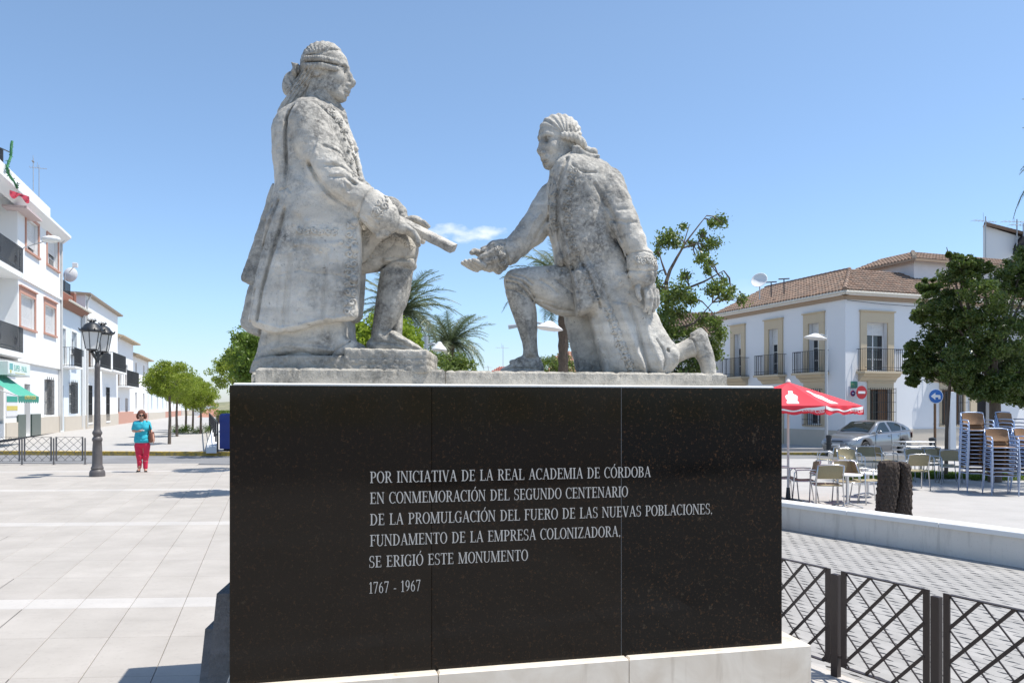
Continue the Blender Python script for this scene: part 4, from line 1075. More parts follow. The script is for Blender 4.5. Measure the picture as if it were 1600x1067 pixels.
def statue_two():
    z = Z2; org = ((930 - CU) / F_PX * z, z, 1.8385)
    root = thing('statue', 'weathered stone statue of a man on one knee, reaching out an open hand', 'statue', org)
    B = Sculpt((715, -92, 176), (1125, 78, 588), 1.12 / QUAL, z)
    pt, E, C = head(B, 874, 224, -4, .93, .62, .10, -1)
    B.cap([(888, 242, 0, 18), (892, 275, 0, 22)], 8)
    B.cap([(900, 290, 0, 34), (905, 380, 0, 34), (930, 430, 0, 36), (970, 540, 0, 30), (1000, 560, 0, 24), (1045, 556, 8, 15)], 10)
    # raised thigh and leg
    B.poly([(788, 436), (792, 427), (800, 422), (830, 418), (900, 414), (915, 450), (905, 495), (873, 493), (849, 481), (829, 467), (806, 464), (790, 450)], 33, 27, 0, 6)
    B.poly([(788, 434), (808, 428), (833, 452), (834, 468), (839, 485), (839.5, 512), (839, 528), (840, 545), (842, 562), (816, 562), (818, 542), (807, 508), (796, 478), (789, 455)], 23, 21, -2, 5)
    B.poly([(780, 584), (782, 577), (799, 568), (806, 560), (818, 556), (828, 561), (842, 556), (849, 570), (850, 585), (848, 590), (782, 590)], 16, 8, -2, 4)
    B.crease([(781, 579), (800, 574), (825, 574), (849, 577)], 1.3, 1.5, 2); B.cap([(799, 566, -10, 3.5), (812, 562, -14, 3.2), (820, 566, -14, 2.8)], 1)
    for ln, w, a in (([(792, 436), (808, 440), (822, 452), (833, 466)], 1.8, 2.0), ([(796, 430), (814, 436), (826, 446), (836, 460)], 1.8, 2.0), ([(802, 426), (820, 431), (832, 441)], 1.8, 1.8), ([(789, 446), (805, 450), (822, 462)], 2, 1.4), ([(846, 436), (862, 446), (872, 456)], 2.4, 1.6), ([(868, 434), (886, 448), (895, 456)], 2.2, 1.4), ([(850, 470), (872, 480), (900, 484)], 2.2, 1.6), ([(838, 462), (868, 472)], 2.0, 1.0)): B.crease(ln, w, a, 4)
    # calf and foot of the kneeling leg
    B.cap([(1030, 558, 8, 18), (1056, 553, 8, 13.5), (1082, 542, 8, 14.5), (1088, 540, 8, 15)], 5)
    B.poly([(1078, 530), (1085, 519), (1094, 515), (1103, 522), (1108, 535), (1114, 552), (1118, 575), (1118, 590), (1098, 590), (1094, 568), (1086, 556), (1078, 550)], 15, 11, 8, 4)
    B.crease([(1081, 521), (1092, 528), (1098, 545), (1104, 570)], 1.6, 1.6, 8); B.cap([(1082, 523, 4, 4), (1094, 517, 4, 4.5), (1103, 523, 4, 3.5)], 2)
    B.crease([(1112, 552), (1104, 556), (1096, 560)], 1.5, 1.0, 8)
    # open hand, palm up
    B.cap([(792, 398, -6, 13), (770, 402, -8, 10), (762, 404, -9, 10)], 4)
    B.ell(757, 406, -8, 13, 15, 9.5, 4, [[.93, 0, -.36], [0, 1, 0], [.36, 0, .93]])
    B.cap([(759, 398, 6, 7), (750, 396, 8, 6.2), (741, 393, 6, 4.8), (737, 395, 2, 4.0)], 2)
    for b, m, t, y in (((757, 415), (748, 410), (739.5, 406.5), -22), ((750, 418.5), (742, 413), (733.5, 407.5), -15), ((745, 421), (737, 416), (727.5, 408.5), -8), ((742, 420), (733, 416.5), (722.8, 411), 0)):
        B.cap([(*b, y, 5.0), (*m, y - 1, 4.2), (*t, y, 3.4)], .9)
    # hanging hand
    B.cap([(1003, 425, -60, 12), (1007, 440, -61, 10.5)], 4); B.ell(1012, 449, -62, 13, 10, 13, 4)
    for u, y, ln in ((1010.5, -69, 0), (1016.5, -68, 4), (1022, -63, 1), (1026.5, -56, -5)):
        B.cap([(u - 1, 455, y, 4.4), (u + .5, 466, y - 2, 4.0), (u + .8, 477 + ln * .5, y, 3.5), (u - 1.5, 485 + ln, y + 3, 2.9)], .9)
    B.cap([(1001, 440, -67, 5), (996, 451, -71, 4.4), (997.5, 461, -72, 3.8), (1000, 467, -71, 3.2)], 1.0)
    B.rough(.35, 6, 6)
    me = rebase(B.mesh('statue_body', M_STONE), org); link('body', me, root)
    # ---- coat
    K = Sculpt((745, -104, 228), (1078, 92, 590), 1.3 / QUAL, z)
    K.poly([(861, 264), (872, 252), (892, 243), (912, 248), (934, 254), (952, 264), (958, 300), (961, 340), (966, 365), (972, 395), (980, 430), (905, 430), (880, 424), (868, 418), (866, 395), (861, 373), (854, 352), (852, 330), (854, 300)], 60, 46, 0, 8)
    K.poly([(893, 398), (930, 385), (972, 385), (984, 425), (1002, 455), (1019, 491), (1030, 515), (1041, 533), (1052, 545), (1056, 556), (1052, 572), (1038, 586), (1038, 592), (945, 592), (936, 560), (926, 520), (919, 492), (903, 494), (900, 470), (896, 430)], 58, 26, 2, 6)
    K.poly([(896, 425), (925, 415), (936, 440), (938, 478), (920, 486), (903, 493), (899, 462), (896, 430)], 26, 10, -38, 9)
    # arms
    K.cap([(948, 289, -22, 28), (960, 318, -40, 26), (976, 350, -56, 23), (989, 378, -62, 20), (998, 403, -62, 18)], 4)
    K.cap([(1001, 406, -61, 22), (1004, 420, -61, 22.5)], .8); K.cap([(1004, 428, -61, 18.5), (1006, 433, -61, 19)], .8)
    K.waves((975, -92, 424), (1036, -4, 442), lambda X, Y, Z: 1.6 * np.sin(np.arctan2(Y + 61, X - 1005) * 9))
    K.cap([(868, 314, 30, 30), (852, 336, 18, 27), (832, 360, 6, 22.5), (812, 380, -2, 19), (795, 394, -6, 17.5)], 5)
    K.cap([(793, 394, -6, 21), (779, 400, -8, 24)], 1.2)
    K.cap([(772, 402, -8, 19), (764, 404, -8, 20)], 1.5); K.cap([(764, 404, -8, 14), (750, 404, -8, 16)], 1, 'cut')
    K.cap([(776, 412, -12, 12), (777, 420, -12, 8)], 3)
    K.waves((752, -50, 372), (790, 40, 436), lambda X, Y, Z: 1.5 * np.sin(np.arctan2(Y + 8, Z - 402) * 10 + X * .2))
    # coat hem roll
    K.cap([(1030, 536, -40, 7), (1042, 538, -42, 8), (1049, 549, -40, 8), (1045, 562, -34, 8)], 1.2); K.cap([(1043, 546, -52, 3.0), (1045, 553, -50, 2.4)], 1.0, 'cut'); K.crease([(1026, 530), (1036, 545), (1040, 560), (1038, 575)], 1.6, 2.2, -8)
    for ln, w, a, ym in (
        ([(892, 243), (884, 270), (878, 305), (877, 345), (884, 380), (892, 415), (897, 440), (903, 492)], 2.4, -1.8, 0),
        ([(887, 245), (878, 272), (872, 305), (871, 345), (878, 385), (886, 415)], 3.4, 3.2, 0),
        ([(864, 268), (860, 300), (859, 335), (866, 362)], 2.0, 1.8, 0),
        ([(929, 290), (940, 312), (952, 334), (960, 352), (968, 375), (979, 402)], 3.0, 2.2, 4),
        ([(905, 400), (918, 430), (930, 460), (938, 480)], 2.6, 2.6, 0), ([(918, 398), (940, 440), (955, 480), (975, 530), (993, 580)], 3.0, 1.6, -8),
        ([(945, 480), (958, 515), (972, 550), (985, 585)], 3.0, 1.8, -8), ([(968, 478), (982, 515), (1000, 560), (1012, 586)], 7, -3.6, -8),
        ([(985, 478), (996, 510), (1004, 545), (1016, 586)], 3.6, 3.6, -8), ([(1006, 495), (1016, 530), (1030, 560), (1034, 585)], 6, -2.0, -8), ([(926, 500), (938, 540), (948, 580)], 5, -1.6, -8),
        ([(955, 470), (990, 476), (1010, 484)], 1.6, .9, -8), ([(936, 396), (950, 420), (958, 440)], 6, 1.2, -8),
        ([(955, 270), (975, 310), (985, 350)], 5, -1.0, -8), ([(955, 345), (975, 352), (992, 350)], 3, 1.5, -20), ([(965, 330), (985, 330)], 3, 1.1, -20),
        ([(860, 330), (848, 345), (838, 365)], 3, 1.6, 0), ([(845, 325), (832, 342), (825, 362)], 3.5, -1.4, 0), ([(788, 378), (792, 395), (796, 412)], 1.6, 1.7, 20), ([(978, 425), (1004, 429), (1028, 425)], 1.4, 1.6, 0), ([(978, 400), (1002, 398), (1024, 402)], 1.4, 1.6, 0)):
        K.crease(ln, w, a, ym)
    K.emboss([(957, 430), (975, 428), (992, 430), (994, 446), (986, 453), (974, 448), (962, 452)], 2.4, 1.0, -8, -50)
    # collar
    K.poly([(891, 241), (900, 237), (910, 247), (922, 252), (935, 253), (931, 258), (924, 265), (911, 262), (901, 252), (893, 262)], 40, 5, 0, 1.5)
    K.cap([(893, 247, -22, 6), (903, 257, -36, 6.5), (914, 263, -42, 6), (928, 264, -38, 4.5)], 1.2); K.crease([(894, 258), (903, 267), (914, 272), (930, 271)], 2.0, 1.8, 0)
    K.cap([(864, 268, -14, 6), (868, 284, -24, 6), (872, 296, -28, 4)], 3); K.crease([(866, 270), (872, 296)], 1.2, 1.4, 0)
    K.lumpy(.2, 40, 6); K.rough(.75, 9, 3); K.rough(.5, 4, 4)
    me = rebase(K.mesh('coat', M_STONE), org); link('coat', me, root)
    # ---- hair
    H = Sculpt((834, -50, 176), (942, 46, 262), 0.95 / QUAL, z)
    def hp(a, b, c, r): p = pt(a, b, c); return (*p, r * .93)
    p0 = pt(-4, 0, 17); cy, sy = math.cos(.62), math.sin(.62)
    rot = [[-cy, -sy, 0], [-sy, cy, 0], [0, 0, 1]]
    H.ell(p0[0], p0[1], p0[2], 36, 28, 28.5, 3, rot)
    # keep the face free
    q = pt(40, 0, -8); H.ell(q[0], q[1], q[2], 27, 34, 27, 1.5, rot, 'cut')
    q = pt(18, 0, -16); H.ell(q[0], q[1], q[2], 26, 40, 22, 1.5, rot, 'cut')
    c0 = pt(12, 0, 12)
    H.waves((834, -50, 176), (925, 46, 216), lambda X, Y, Z: .8 * np.sin(np.arctan2(Z - 226, X - 884) * 26 + .05 * np.hypot(X - 884, Z - 226)))
    for sd in (-1, 1):
        H.cap([hp(12, 27 * sd, 4, 6.5), hp(-6, 31 * sd, 2, 8), hp(-22, 28 * sd, -4, 9), hp(-34, 18 * sd, -8, 9)], 1.5)
    H.waves((876, -60, 206), (930, -5, 246), lambda X, Y, Z: .45 * np.sin(X * .95 - Z * .3))
    H.cap([hp(-30, 0, 0, 16), hp(-36, 0, -12, 10), hp(-43, 0, -24, 7)], 4)
    H.cap([(918, 236, -2, 7), (926, 242, -2, 7.5), (930, 252, 0, 6)], 1.5); H.ell(927, 238, -4, 7, 7, 7, 1.5); H.ell(915, 244, -8, 6, 6, 6, 1.5)
    me = rebase(H.mesh('wig', M_STONE), org); link('wig', me, root)
    # ---- stone support behind the legs
    G = Sculpt((866, -30, 470), (960, 92, 590), 2.0 / QUAL, z)
    G.poly([(877, 470), (940, 470), (950, 592), (905, 592), (892, 540)], 32, 14, 30, 2)
    G.lumpy(.8, 24, 2)
    me = rebase(G.mesh('support', M_STONE), org); link('support', me, root)
    cast = caster([K, B])
    relief('coat_embroidery', scrollwork([(897, 262), (893, 285), (888, 300)], 15, 11, 1) + scrollwork([(886, 312), (888, 350), (896, 385), (908, 415), (922, 450), (935, 474)], 12, 10, 2), cast, .003, root, M_STONE, org)
    relief('hem_embroidery', scrollwork([(949, 482), (958, 505), (966, 530), (977, 555), (988, 580)], 15, 11, 3), cast, .0038, root, M_STONE, org)
    relief('cuff_embroidery', scrollwork([(992, 408), (1008, 406), (1024, 408)], 13, 9, 4), cast, .0032, root, M_STONE, org)
    relief('waistcoat_embroidery', scrollwork([(866, 300), (864, 330), (870, 365)], 10, 9, 5), cast, .003, root, M_STONE, org)
    relief('sleeve_embroidery', scrollwork([(776, 384), (782, 400), (786, 414)], 12, 9, 7), cast, .003, root, M_STONE, org)
    for u, v, r in ((856, 423, 2.8), (878, 422, 2.8), (892, 418, 3.0), (969, 440, 2.6), (982, 458, 2.6), (858, 350, 2.6), (857, 320, 2.4)):
        knob('button', u, v, r, cast, root, M_STONE, org)
    return root
# ---------------------------------------------------------------- the two statues
statue_one()
statue_two()
# a label for each top-level statue was given where it was made
print('script seconds', round(time.time() - _t0, 1))
# ---------------------------------------------------------------- buildings
M_WHITE = painted('whitewash', (0.80, 0.80, 0.79), 0.9, 0.03, 1.2, 0.3)
M_WBLUE = painted('pale_blue_whitewash', (0.70, 0.76, 0.80), 0.9, 0.03, 1.2, 0.3)
M_WHOUSE = painted('cool_white_render', (0.74, 0.745, 0.755), 0.9, 0.035, 0.6, 0.3)
M_BASE = painted('beige_stone_base', (0.55, 0.49, 0.41), 0.85, 0.08, 2.5)
M_BEIGE = painted('beige_surround', (0.56, 0.46, 0.32), 0.8, 0.06)
M_TERRA = painted('terracotta_surround', (0.52, 0.28, 0.21), 0.8, 0.1)
M_FRAME = painted('white_joinery', (0.74, 0.74, 0.73), 0.5, 0.03)
M_SHUT = painted('white_shutter', (0.70, 0.70, 0.69), 0.55, 0.04, 5)
M_BROWN = painted('brown_wood', (0.20, 0.105, 0.05), 0.6, 0.15, 8)
M_IRON = painted('black_iron', (0.025, 0.025, 0.028), 0.45, 0.2, 20)
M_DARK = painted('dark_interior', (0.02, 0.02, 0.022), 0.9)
M_GLASS = material('window_glass', (0.03, 0.035, 0.04), 0.04, spec=0.6)
M_GREENM = painted('dark_green_marble', (0.06, 0.09, 0.08), 0.3, 0.4, 9)
M_BRICK = painted('red_brick', (0.33, 0.13, 0.085), 0.9, 0.2, 10)
def rooftile_fn(t):
    p = t.wpos(); n = t.noise(p, 3.5, 5, 0.65); n2 = t.noise(p, 18, 4, 0.7)
    r = t.node('ShaderNodeNewGeometry').outputs['Random Per Island']
    c = t.mix(r, (0.17, 0.10, 0.068), (0.32, 0.215, 0.155)); c = t.mix(t.ramp(n, [(0.42, 0), (0.62, 1)]), c, (0.16, 0.125, 0.10))
    return {'Base Color': t.mix(t.math('MULTIPLY', t.ramp(n2, [(0.55, 0), (0.7, 1)]), .5), c, (0.45, 0.36, 0.28))}
M_TILE_R = material('clay_roof_tile', (0.3, 0.18, 0.12), 0.9, fn=rooftile_fn)
M_METAL = material('brushed_aluminium', (0.60, 0.61, 0.63), 0.32, metal=0.9)
M_GALV = painted('galvanised_metal', (0.45, 0.46, 0.47), 0.45, 0.1, 10, 0.1, 0.5)

class Facade:
    """vertical wall plane with local x along the wall, -y outwards, z up"""
    def __init__(s, O, d, ground):
        s.d = Vector((d[0], d[1], 0)).normalized(); s.O = Vector((O[0], O[1], 0)); s.g = ground
        s.rz = math.atan2(s.d.y, s.d.x); s.n = Vector((s.d.y, -s.d.x, 0))
    def s_of(s, u, off=0.0):
        r = (u - CU) / F_PX; O = s.O + s.n * off
        return (r * O.y - O.x) / (s.d.x - r * s.d.y)
    def depth(s, t, off=0.0): return s.O.y + s.d.y * t + s.n.y * off
    def z_of(s, u, v, off=0.0): t = s.s_of(u, off); return EYE - (v - CV) / F_PX * s.depth(t, off) - s.g
    def root(s, name, label, cat, group=None): return thing(name, label, cat, (s.O.x, s.O.y, s.g), s.rz, group)

def wall_mesh(mb, x0, x1, z0, z1, holes, rev=0.2, y=0.0):
    xs = sorted(set([x0, x1] + [h[0] for h in holes] + [h[1] for h in holes])); zs = sorted(set([z0, z1] + [h[2] for h in holes] + [h[3] for h in holes]))
    xs = [x for x in xs if x0 - 1e-6 <= x <= x1 + 1e-6]; zs = [z for z in zs if z0 - 1e-6 <= z <= z1 + 1e-6]
    for a, b in zip(xs[:-1], xs[1:]):
        for c, d in zip(zs[:-1], zs[1:]):
            m, q = (a + b) / 2, (c + d) / 2
            if any(h[0] < m < h[1] and h[2] < q < h[3] for h in holes): continue
            mb.quad((a, y, c), (b, y, c), (b, y, d), (a, y, d))
    for a, b, c, d in holes:
        mb.quad((a, y, c), (a, y + rev, c), (a, y + rev, d), (a, y, d)); mb.quad((b, y, d), (b, y + rev, d), (b, y + rev, c), (b, y, c))
        mb.quad((a, y, d), (a, y + rev, d), (b, y + rev, d), (b, y, d)); mb.quad((b, y, c), (b, y + rev, c), (a, y + rev, c), (a, y, c))
def window(root, a, b, c, d, rev=0.2, mat=None, cols=2, rows=2, blind=0.0, door=False, y=0.0, dark=False, bmat=None):
    """joinery set in an opening: frame with panes, and a roller blind over its top share"""
    m = mat or M_FRAME; yy = y + rev - .05; w = 0.055
    mb = MB(); mb.box(a, a + w, yy, yy + .05, c, d); mb.box(b - w, b, yy, yy + .05, c, d); mb.box(a + w, b - w, yy, yy + .05, d - w, d); mb.box(a + w, b - w, yy, yy + .05, c, c + w)
    for i in range(1, cols): x = a + (b - a) * i / cols; mb.box(x - .03, x + .03, yy + .003, yy + .047, c + w, d - w)
    for j in range(1, rows): z = c + (d - c) * j / rows; mb.box(a + w, b - w, yy + .006, yy + .044, z - .014, z + .014)
    f = mb.obj('window', m, root)
    mb = MB(); mb.box(a + w * .5, b - w * .5, yy + .026, yy + .030, c + w * .5, d - w * .5); mb.obj('pane', M_DARK if dark else M_GLASS, f)
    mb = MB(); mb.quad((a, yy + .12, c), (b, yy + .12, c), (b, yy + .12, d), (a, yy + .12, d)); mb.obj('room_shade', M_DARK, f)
    if blind > 0:
        z0 = d - (d - c) * blind; mb = MB(); n = max(3, int((d - z0) / .055))
        for k in range(n):
            q0 = z0 + (d - z0) * k / n; q1 = z0 + (d - z0) * (k + 1) / n
            mb.add([(a + .02, yy - .03, q0), (b - .02, yy - .03, q0), (b - .02, yy - .042, (q0 + q1) / 2), (a + .02, yy - .042, (q0 + q1) / 2), (b - .02, yy - .03, q1 - .004), (a + .02, yy - .03, q1 - .004)], [(0, 1, 2, 3), (3, 2, 4, 5)])
        mb.obj('blind', bmat or M_SHUT, f)
    return f
def surround(root, a, b, c, d, w, mat, out=0.04, sill=True, lintel=0.0, y=0.0):
    mb = MB(); mb.box(a - w, a, y - out, y + .02, c, d); mb.box(b, b + w, y - out, y + .02, c, d); mb.box(a - w, b + w, y - out - .003, y + .02, d + .001, d + w + lintel)
    if sill: mb.box(a - w - .03, b + w + .03, y - out - .05, y + .1, c - .09, c - .001)
    if lintel: mb.box(a - w - .05, b + w + .05, y - out - .07, y + .02, d + w + lintel + .001, d + w + lintel + .06)
    return mb.obj('surround', mat, root)
def railing(parent, a, b, z0, z1, dep, y=0.0, step=0.115, mat=None, name='railing', sides=True):
    mb = MB(); r = .009; yo = y - dep
    for z in (z0 + .05, z0 + .17, z1): mb.box(a, b, yo - .012, yo + .012, z - .012, z + .012)
    n = int((b - a) / step)
    for k in range(n + 1): x = a + (b - a) * k / n; mb.box(x - r, x + r, yo - r, yo + r, z0, z1 - .012)
    if sides:
        for x in (a, b):
            for z in (z0 + .05, z1): mb.box(x - .012, x + .012, yo + .0121, y, z - .012, z + .012)
            m = max(2, int(dep / step))
            for k in range(1, m): mb.box(x - r, x + r, yo + dep * k / m - r, yo + dep * k / m + r, z0, z1 - .012)
    return mb.obj(name, mat or M_IRON, parent)
def balcony(root, a, b, z, h, dep=0.55, y=0.0, slab_mat=None, corbel=None):
    mb = MB(); mb.box(a - .05, b + .05, y - dep - .05, y - .001, z - .10, z)
    s = mb.obj('balcony', slab_mat or M_WHITE, root)
    if corbel:
        mb = MB(); mb.prism([(y - .002, z - .101), (y - dep * .8, z - .101), (y - dep * .7, z - .22), (y - dep * .35, z - .30), (y - dep * .2, z - .42), (y - .002, z - .46)], a + .08, b - .08, 'x'); mb.obj('corbel', corbel, s)
    railing(s, a, b, z, z + h, dep, y); return s
def grille(root, a, b, c, d, out=0.1, y=0.0, step=0.12, top=True, cross=3):
    mb = MB(); r = .009; n = max(3, int((b - a) / step)); yo = y - out
    for k in range(n + 1): x = a + (b - a) * k / n; mb.box(x - r, x + r, yo - r, yo + r, c, d)
    for k in range(cross): z = c + (d - c) * (k + .5) / cross; mb.box(a - .01, b + .01, yo - .014, yo + .014, z - .012, z + .012)
    for x in (a, b):
        for z in (c + .05, d - .05): mb.box(x - .01, x + .01, yo + .0141, y, z - .01, z + .01)
    if top:
        for k in range(4): x = a + (b - a) * (k + .5) / 4; mb.tube([(x - .06, yo, d), (x, yo, d + .13), (x + .06, yo, d)], .008, 4)
    return mb.obj('window_grille', M_IRON, root)
def tile_roof(root, quad, name='roof_tiles', pitch=0.21, mat=None, row=0.36, r=0.075):
    """barrel tiles laid over a sloping quad: e0, e1 along the eave, t1, t0 along the top (top may be shorter)"""
    e0, e1, t1, t0 = [Vector(p) for p in quad]
    ex = (e1 - e0).normalized(); L = (e1 - e0).length
    a = t0 - e0; up = (a - ex * a.dot(ex)); H = up.length; up.normalize(); nrm = ex.cross(up)
    if nrm.z < 0: nrm = -nrm
    sl = (t0 - e0).dot(ex); sr = (t1 - e0).dot(ex)
    mb = MB(); n = int(L / pitch); m = max(1, int(H / row))
    for i in range(n):
        x = (i + .5) * L / n
        for j in range(m):
            h0, h1 = H * j / m, H * (j + 1) / m + .04; hm = (h0 + h1) / 2
            lo = sl * hm / H; hi = L + (sr - L) * hm / H
            if not (lo <= x <= hi): continue
            vs = []
            for hh, rr, lift in ((h0, r, .035), (min(h1, H), r * .85, .012)):
                for k in range(5):
                    q = math.pi * k / 4; vs.append(e0 + ex * (x + rr * math.cos(q) * 1.15) + up * hh + nrm * (lift + rr * math.sin(q)))
            mb.add(vs, [(k, k + 1, 6 + k, 5 + k) for k in range(4)] + [(0, 1, 2, 3, 4)])
    o = mb.obj(name, mat or M_TILE_R, root, smooth=False); o['kind'] = 'stuff'; return o
def antenna(x, y, z, h, label, arm=0.9, parent=None, group='rooftop aerials', az=0.4, mast=.022):
    t = thing('antenna', label, 'antenna', (x, y, z), az, group)
    mb = MB(); mb.tube([(0, 0, 0), (0, 0, h)], mast, 6); mb.obj('mast', M_GALV, t)
    mb = MB(); mb.tube([(-arm * .55, 0, h * .93), (arm * .45, 0, h * .93)], .014, 5)
    for k in range(7): q = -arm * .5 + arm * .9 * k / 6; l = .26 - .02 * k; mb.tube([(q, -l, h * .93), (q, l, h * .93)], .008, 4)
    mb.tube([(-arm * .1, 0, h * .93), (-arm * .1, 0, h * 1.05)], .012, 4); mb.obj('array', M_GALV, t); return t

# ---- row on the left: one long line of facades
LD2 = Vector((-0.324, 1, 0)).normalized(); LO = (-22.2 + .324 * 38, 0.0)
FL = Facade(LO, (LD2.x, LD2.y), HIGH)
def sub(F, u): f = Facade((F.O + F.d * F.s_of(u)), (F.d.x, F.d.y), F.g); return f
def rect(F, uL, uR, vT, vB, off=0.0):
    um = (uL + uR) / 2; return (F.s_of(uL, off), F.s_of(uR, off), F.z_of(um, vB, off), F.z_of(um, vT, off))
# house 1: three storeys with the grocery shop
F1 = sub(FL, -60); h1 = F1.root('townhouse', 'three storey white house with terracotta window surrounds and a green awned shop below', 'house')
sE = F1.s_of(95.5); sR = F1.s_of(27.5); H1 = F1.z_of(72, 350)
wins = [rect(F1, 40.5, 59.5, 346, 396), rect(F1, 73.5, 90.5, 371, 418), rect(F1, 31.5, 54, 463, 513), rect(F1, 69.5, 86, 479, 522)]
gf = F1.z_of(80, 574)
grd = [rect(F1, 74, 85, 593, 648), rect(F1, 43, 52, 600, 680), rect(F1, -20, 11, 583, 663)]
for g in grd: pass
mb = MB(); wall_mesh(mb, sR, sE, gf, H1, wins, .22); mb.quad((sE, 0, 0), (sE, 8, 0), (sE, 8, H1), (sE, 0, H1)); mb.quad((0, 6, 0), (sE, 6, 0), (sE, 6, H1), (0, 6, H1))
mb.quad((sR, 0, gf), (sE, 0, gf), (sE, .35, gf), (sR, .35, gf)); mb.obj('wall', M_WHITE, h1)
mb = MB(); wall_mesh(mb, 0, sE - .01, 0, gf, [(a, b, max(c, 0.02), d) for a, b, c, d in grd], .3, .12); mb.obj('ground_floor_wall', M_WHITE, h1)
mb = MB(); mb.box(grd[1][1] + .3, sE, .06, .119, 0, F1.z_of(80, 651)); mb.obj('base_course', M_BASE, h1)
mb = MB(); mb.box(grd[2][1] + .2, F1.s_of(31), .06, .119, 0, F1.z_of(22, 660)); mb.obj('base_course', M_BASE, h1)
for k, w in enumerate(wins):
    window(h1, *w, rev=.22, cols=2, rows=3, blind=(.55 if k == 1 else (.8 if k == 0 else .97)), dark=False)
    surround(h1, *w, .17, M_TERRA, lintel=.10)
window(h1, *grd[0], rev=.3, y=.12, cols=2, rows=3); grille(h1, grd[0][0] - .05, grd[0][1] + .05, grd[0][2], grd[0][3], .1, .12)
window(h1, grd[2][0], grd[2][1], grd[2][2], grd[2][3], rev=.3, y=.12, cols=3, rows=1, mat=M_DARK, dark=True)
a, b, c, d = grd[1]; mb = MB(); mb.box(a, b, .38, .42, .02, d); mb.obj('door', M_DARK, h1)
for x0, x1 in ((F1.s_of(31), a - .02), (b + .02, F1.s_of(66))):
    mb = MB(); mb.box(x0, x1, .05, .118, .0, F1.z_of(50, 647)); mb.obj('marble_panel', M_GREENM, h1)
# deep loggias at the near end with their railings
mb = MB(); zf1, zf2 = F1.z_of(15, 549), F1.z_of(10, 418)
mb.quad((0, 1.3, gf), (sR, 1.3, gf), (sR, 1.3, H1), (0, 1.3, H1)); mb.quad((sR, 0, gf), (sR, 1.3, gf), (sR, 1.3, H1), (sR, 0, H1)); mb.obj('loggia_wall', M_WHITE, h1)
for zf, lb in ((zf1, 1), (zf2, 2)):
    mb = MB(); mb.box(0, sR + .02, -.25, 1.3, zf - .22, zf); s = mb.obj('balcony', M_WHITE, h1)
    railing(s, 0.02, sR - .03, zf, zf + 1.05, .2, 0, .10)
    for k in range(3):
        q = sR - 1.2 - k * 2.2; mb = MB()
        for i in range(10): an = i * .65; mb.tube([(q + .18 * math.cos(an) * (i / 10), -.215, zf + .5 + .3 * math.sin(an) * (i / 10)), (q + .18 * math.cos(an + .65) * ((i + 1) / 10), -.215, zf + .5 + .3 * math.sin(an + .65) * ((i + 1) / 10))], .012, 4)
        mb.obj('railing_scroll', M_IRON, s)
mb = MB(); zc = F1.z_of(60, 446); mb.box(sR, sE + .03, -.07, -.002, zc - .12, zc); mb.obj('string_course', M_WHITE, h1)
mb = MB(); mb.prism([(-.001, H1 - .35), (-.32, H1 - .08), (-.42, H1), (-.42, H1 + .12), (6, H1 + .12), (6, H1 + .1), (0, H1 - .02)], 0, sE + .25, 'x'); mb.obj('eave', M_WHITE, h1)
mb = MB(); mb.box(0, F1.s_of(72), -.18, .05, H1 + .12, H1 + .75); mb.obj('parapet', M_WHITE, h1)
mb = MB(); mb.box(F1.s_of(20), F1.s_of(46), -.5, .4, H1 - .52, H1 - .42); tag(mb.obj('eave_underside', painted('pinkish_render', (.55, .45, .44), .9), h1))
# roof terrace rail, garland and red cloth
zt = H1 + .75
P = lambda u, v, off=0.0: F1.O + F1.d * F1.s_of(u, off) + F1.n * off + Vector((0, 0, F1.g + F1.z_of(u, v, off)))
t = thing('garland', 'shaggy green garland climbing from the eave of the three storey house', 'garland', P(24, 290, .3))
mb = MB(); rnd = random.Random(3); base = P(24, 290, .3)
pts = [P(27, 294, .45), P(20, 282, .4), P(12, 270, .3), P(11, 262, .3), P(17, 245, .3), P(17.5, 232, .3), P(19, 221, .3)]
for i in range(260):
    q = rnd.random() * (len(pts) - 1); k = int(q); p = pts[k].lerp(pts[k + 1], q - k) - base
    w = .13 - .09 * q / 6; a = Vector((rnd.uniform(-1, 1), rnd.uniform(-1, 1), rnd.uniform(-1, 1))) * w
    b = Vector((rnd.uniform(-1, 1), rnd.uniform(-1, 1), rnd.uniform(-1, 1))) * .05
    mb.add([p + a, p + a + b, p + a * .2 - b], [(0, 1, 2)])
mb.tube([p - base for p in pts], .05, 5); mb.obj('foliage', painted('tinsel_green', (0.03, 0.16, 0.06), 0.6), t)
def cloth(name, u0, u1, v0, v1, label, col, seed):
    mb = MB(); rnd = random.Random(seed); n, m = 14, 6; g = []
    base = P(u0, v0, .5)
    for j in range(m + 1):
        for i in range(n + 1):
            f = i / n; u = u0 + (u1 - u0) * f
            vv = v0 + (v1 - v0) * f * .55 + (8 + 4 * math.sin(f * 9)) * j / m
            g.append(P(u, vv, .5 + .08 * math.sin(f * 22 + j) + .03 * j) - base)
    mb.add(g, [(j * (n + 1) + i, j * (n + 1) + i + 1, (j + 1) * (n + 1) + i + 1, (j + 1) * (n + 1) + i) for j in range(m) for i in range(n)])
    o = mb.obj(name, painted(name + '_fabric', col, .9), None, smooth='full'); o.location = base
    tag(o, label, 'cloth'); return o
cloth('banner_cloth', 15, 46, 297, 316, 'crumpled dark red cloth hanging below the roof edge by the garland', (0.30, 0.02, 0.045), 2)
t = thing('roof_railing', 'dark iron railing post and rail on the roof terrace of the three storey house', 'railing', P(2, 262, .1))
b0 = P(2, 262, .1); mb = MB(); mb.tube([(0, 0, 0), P(2, 233, .1) - b0], .07, 6); mb.obj('post', M_IRON, t); mb = MB(); mb.tube([P(-20, 222, .1) - b0, P(15, 238, .1) - b0], .025, 5); mb.obj('rail', M_IRON, t)
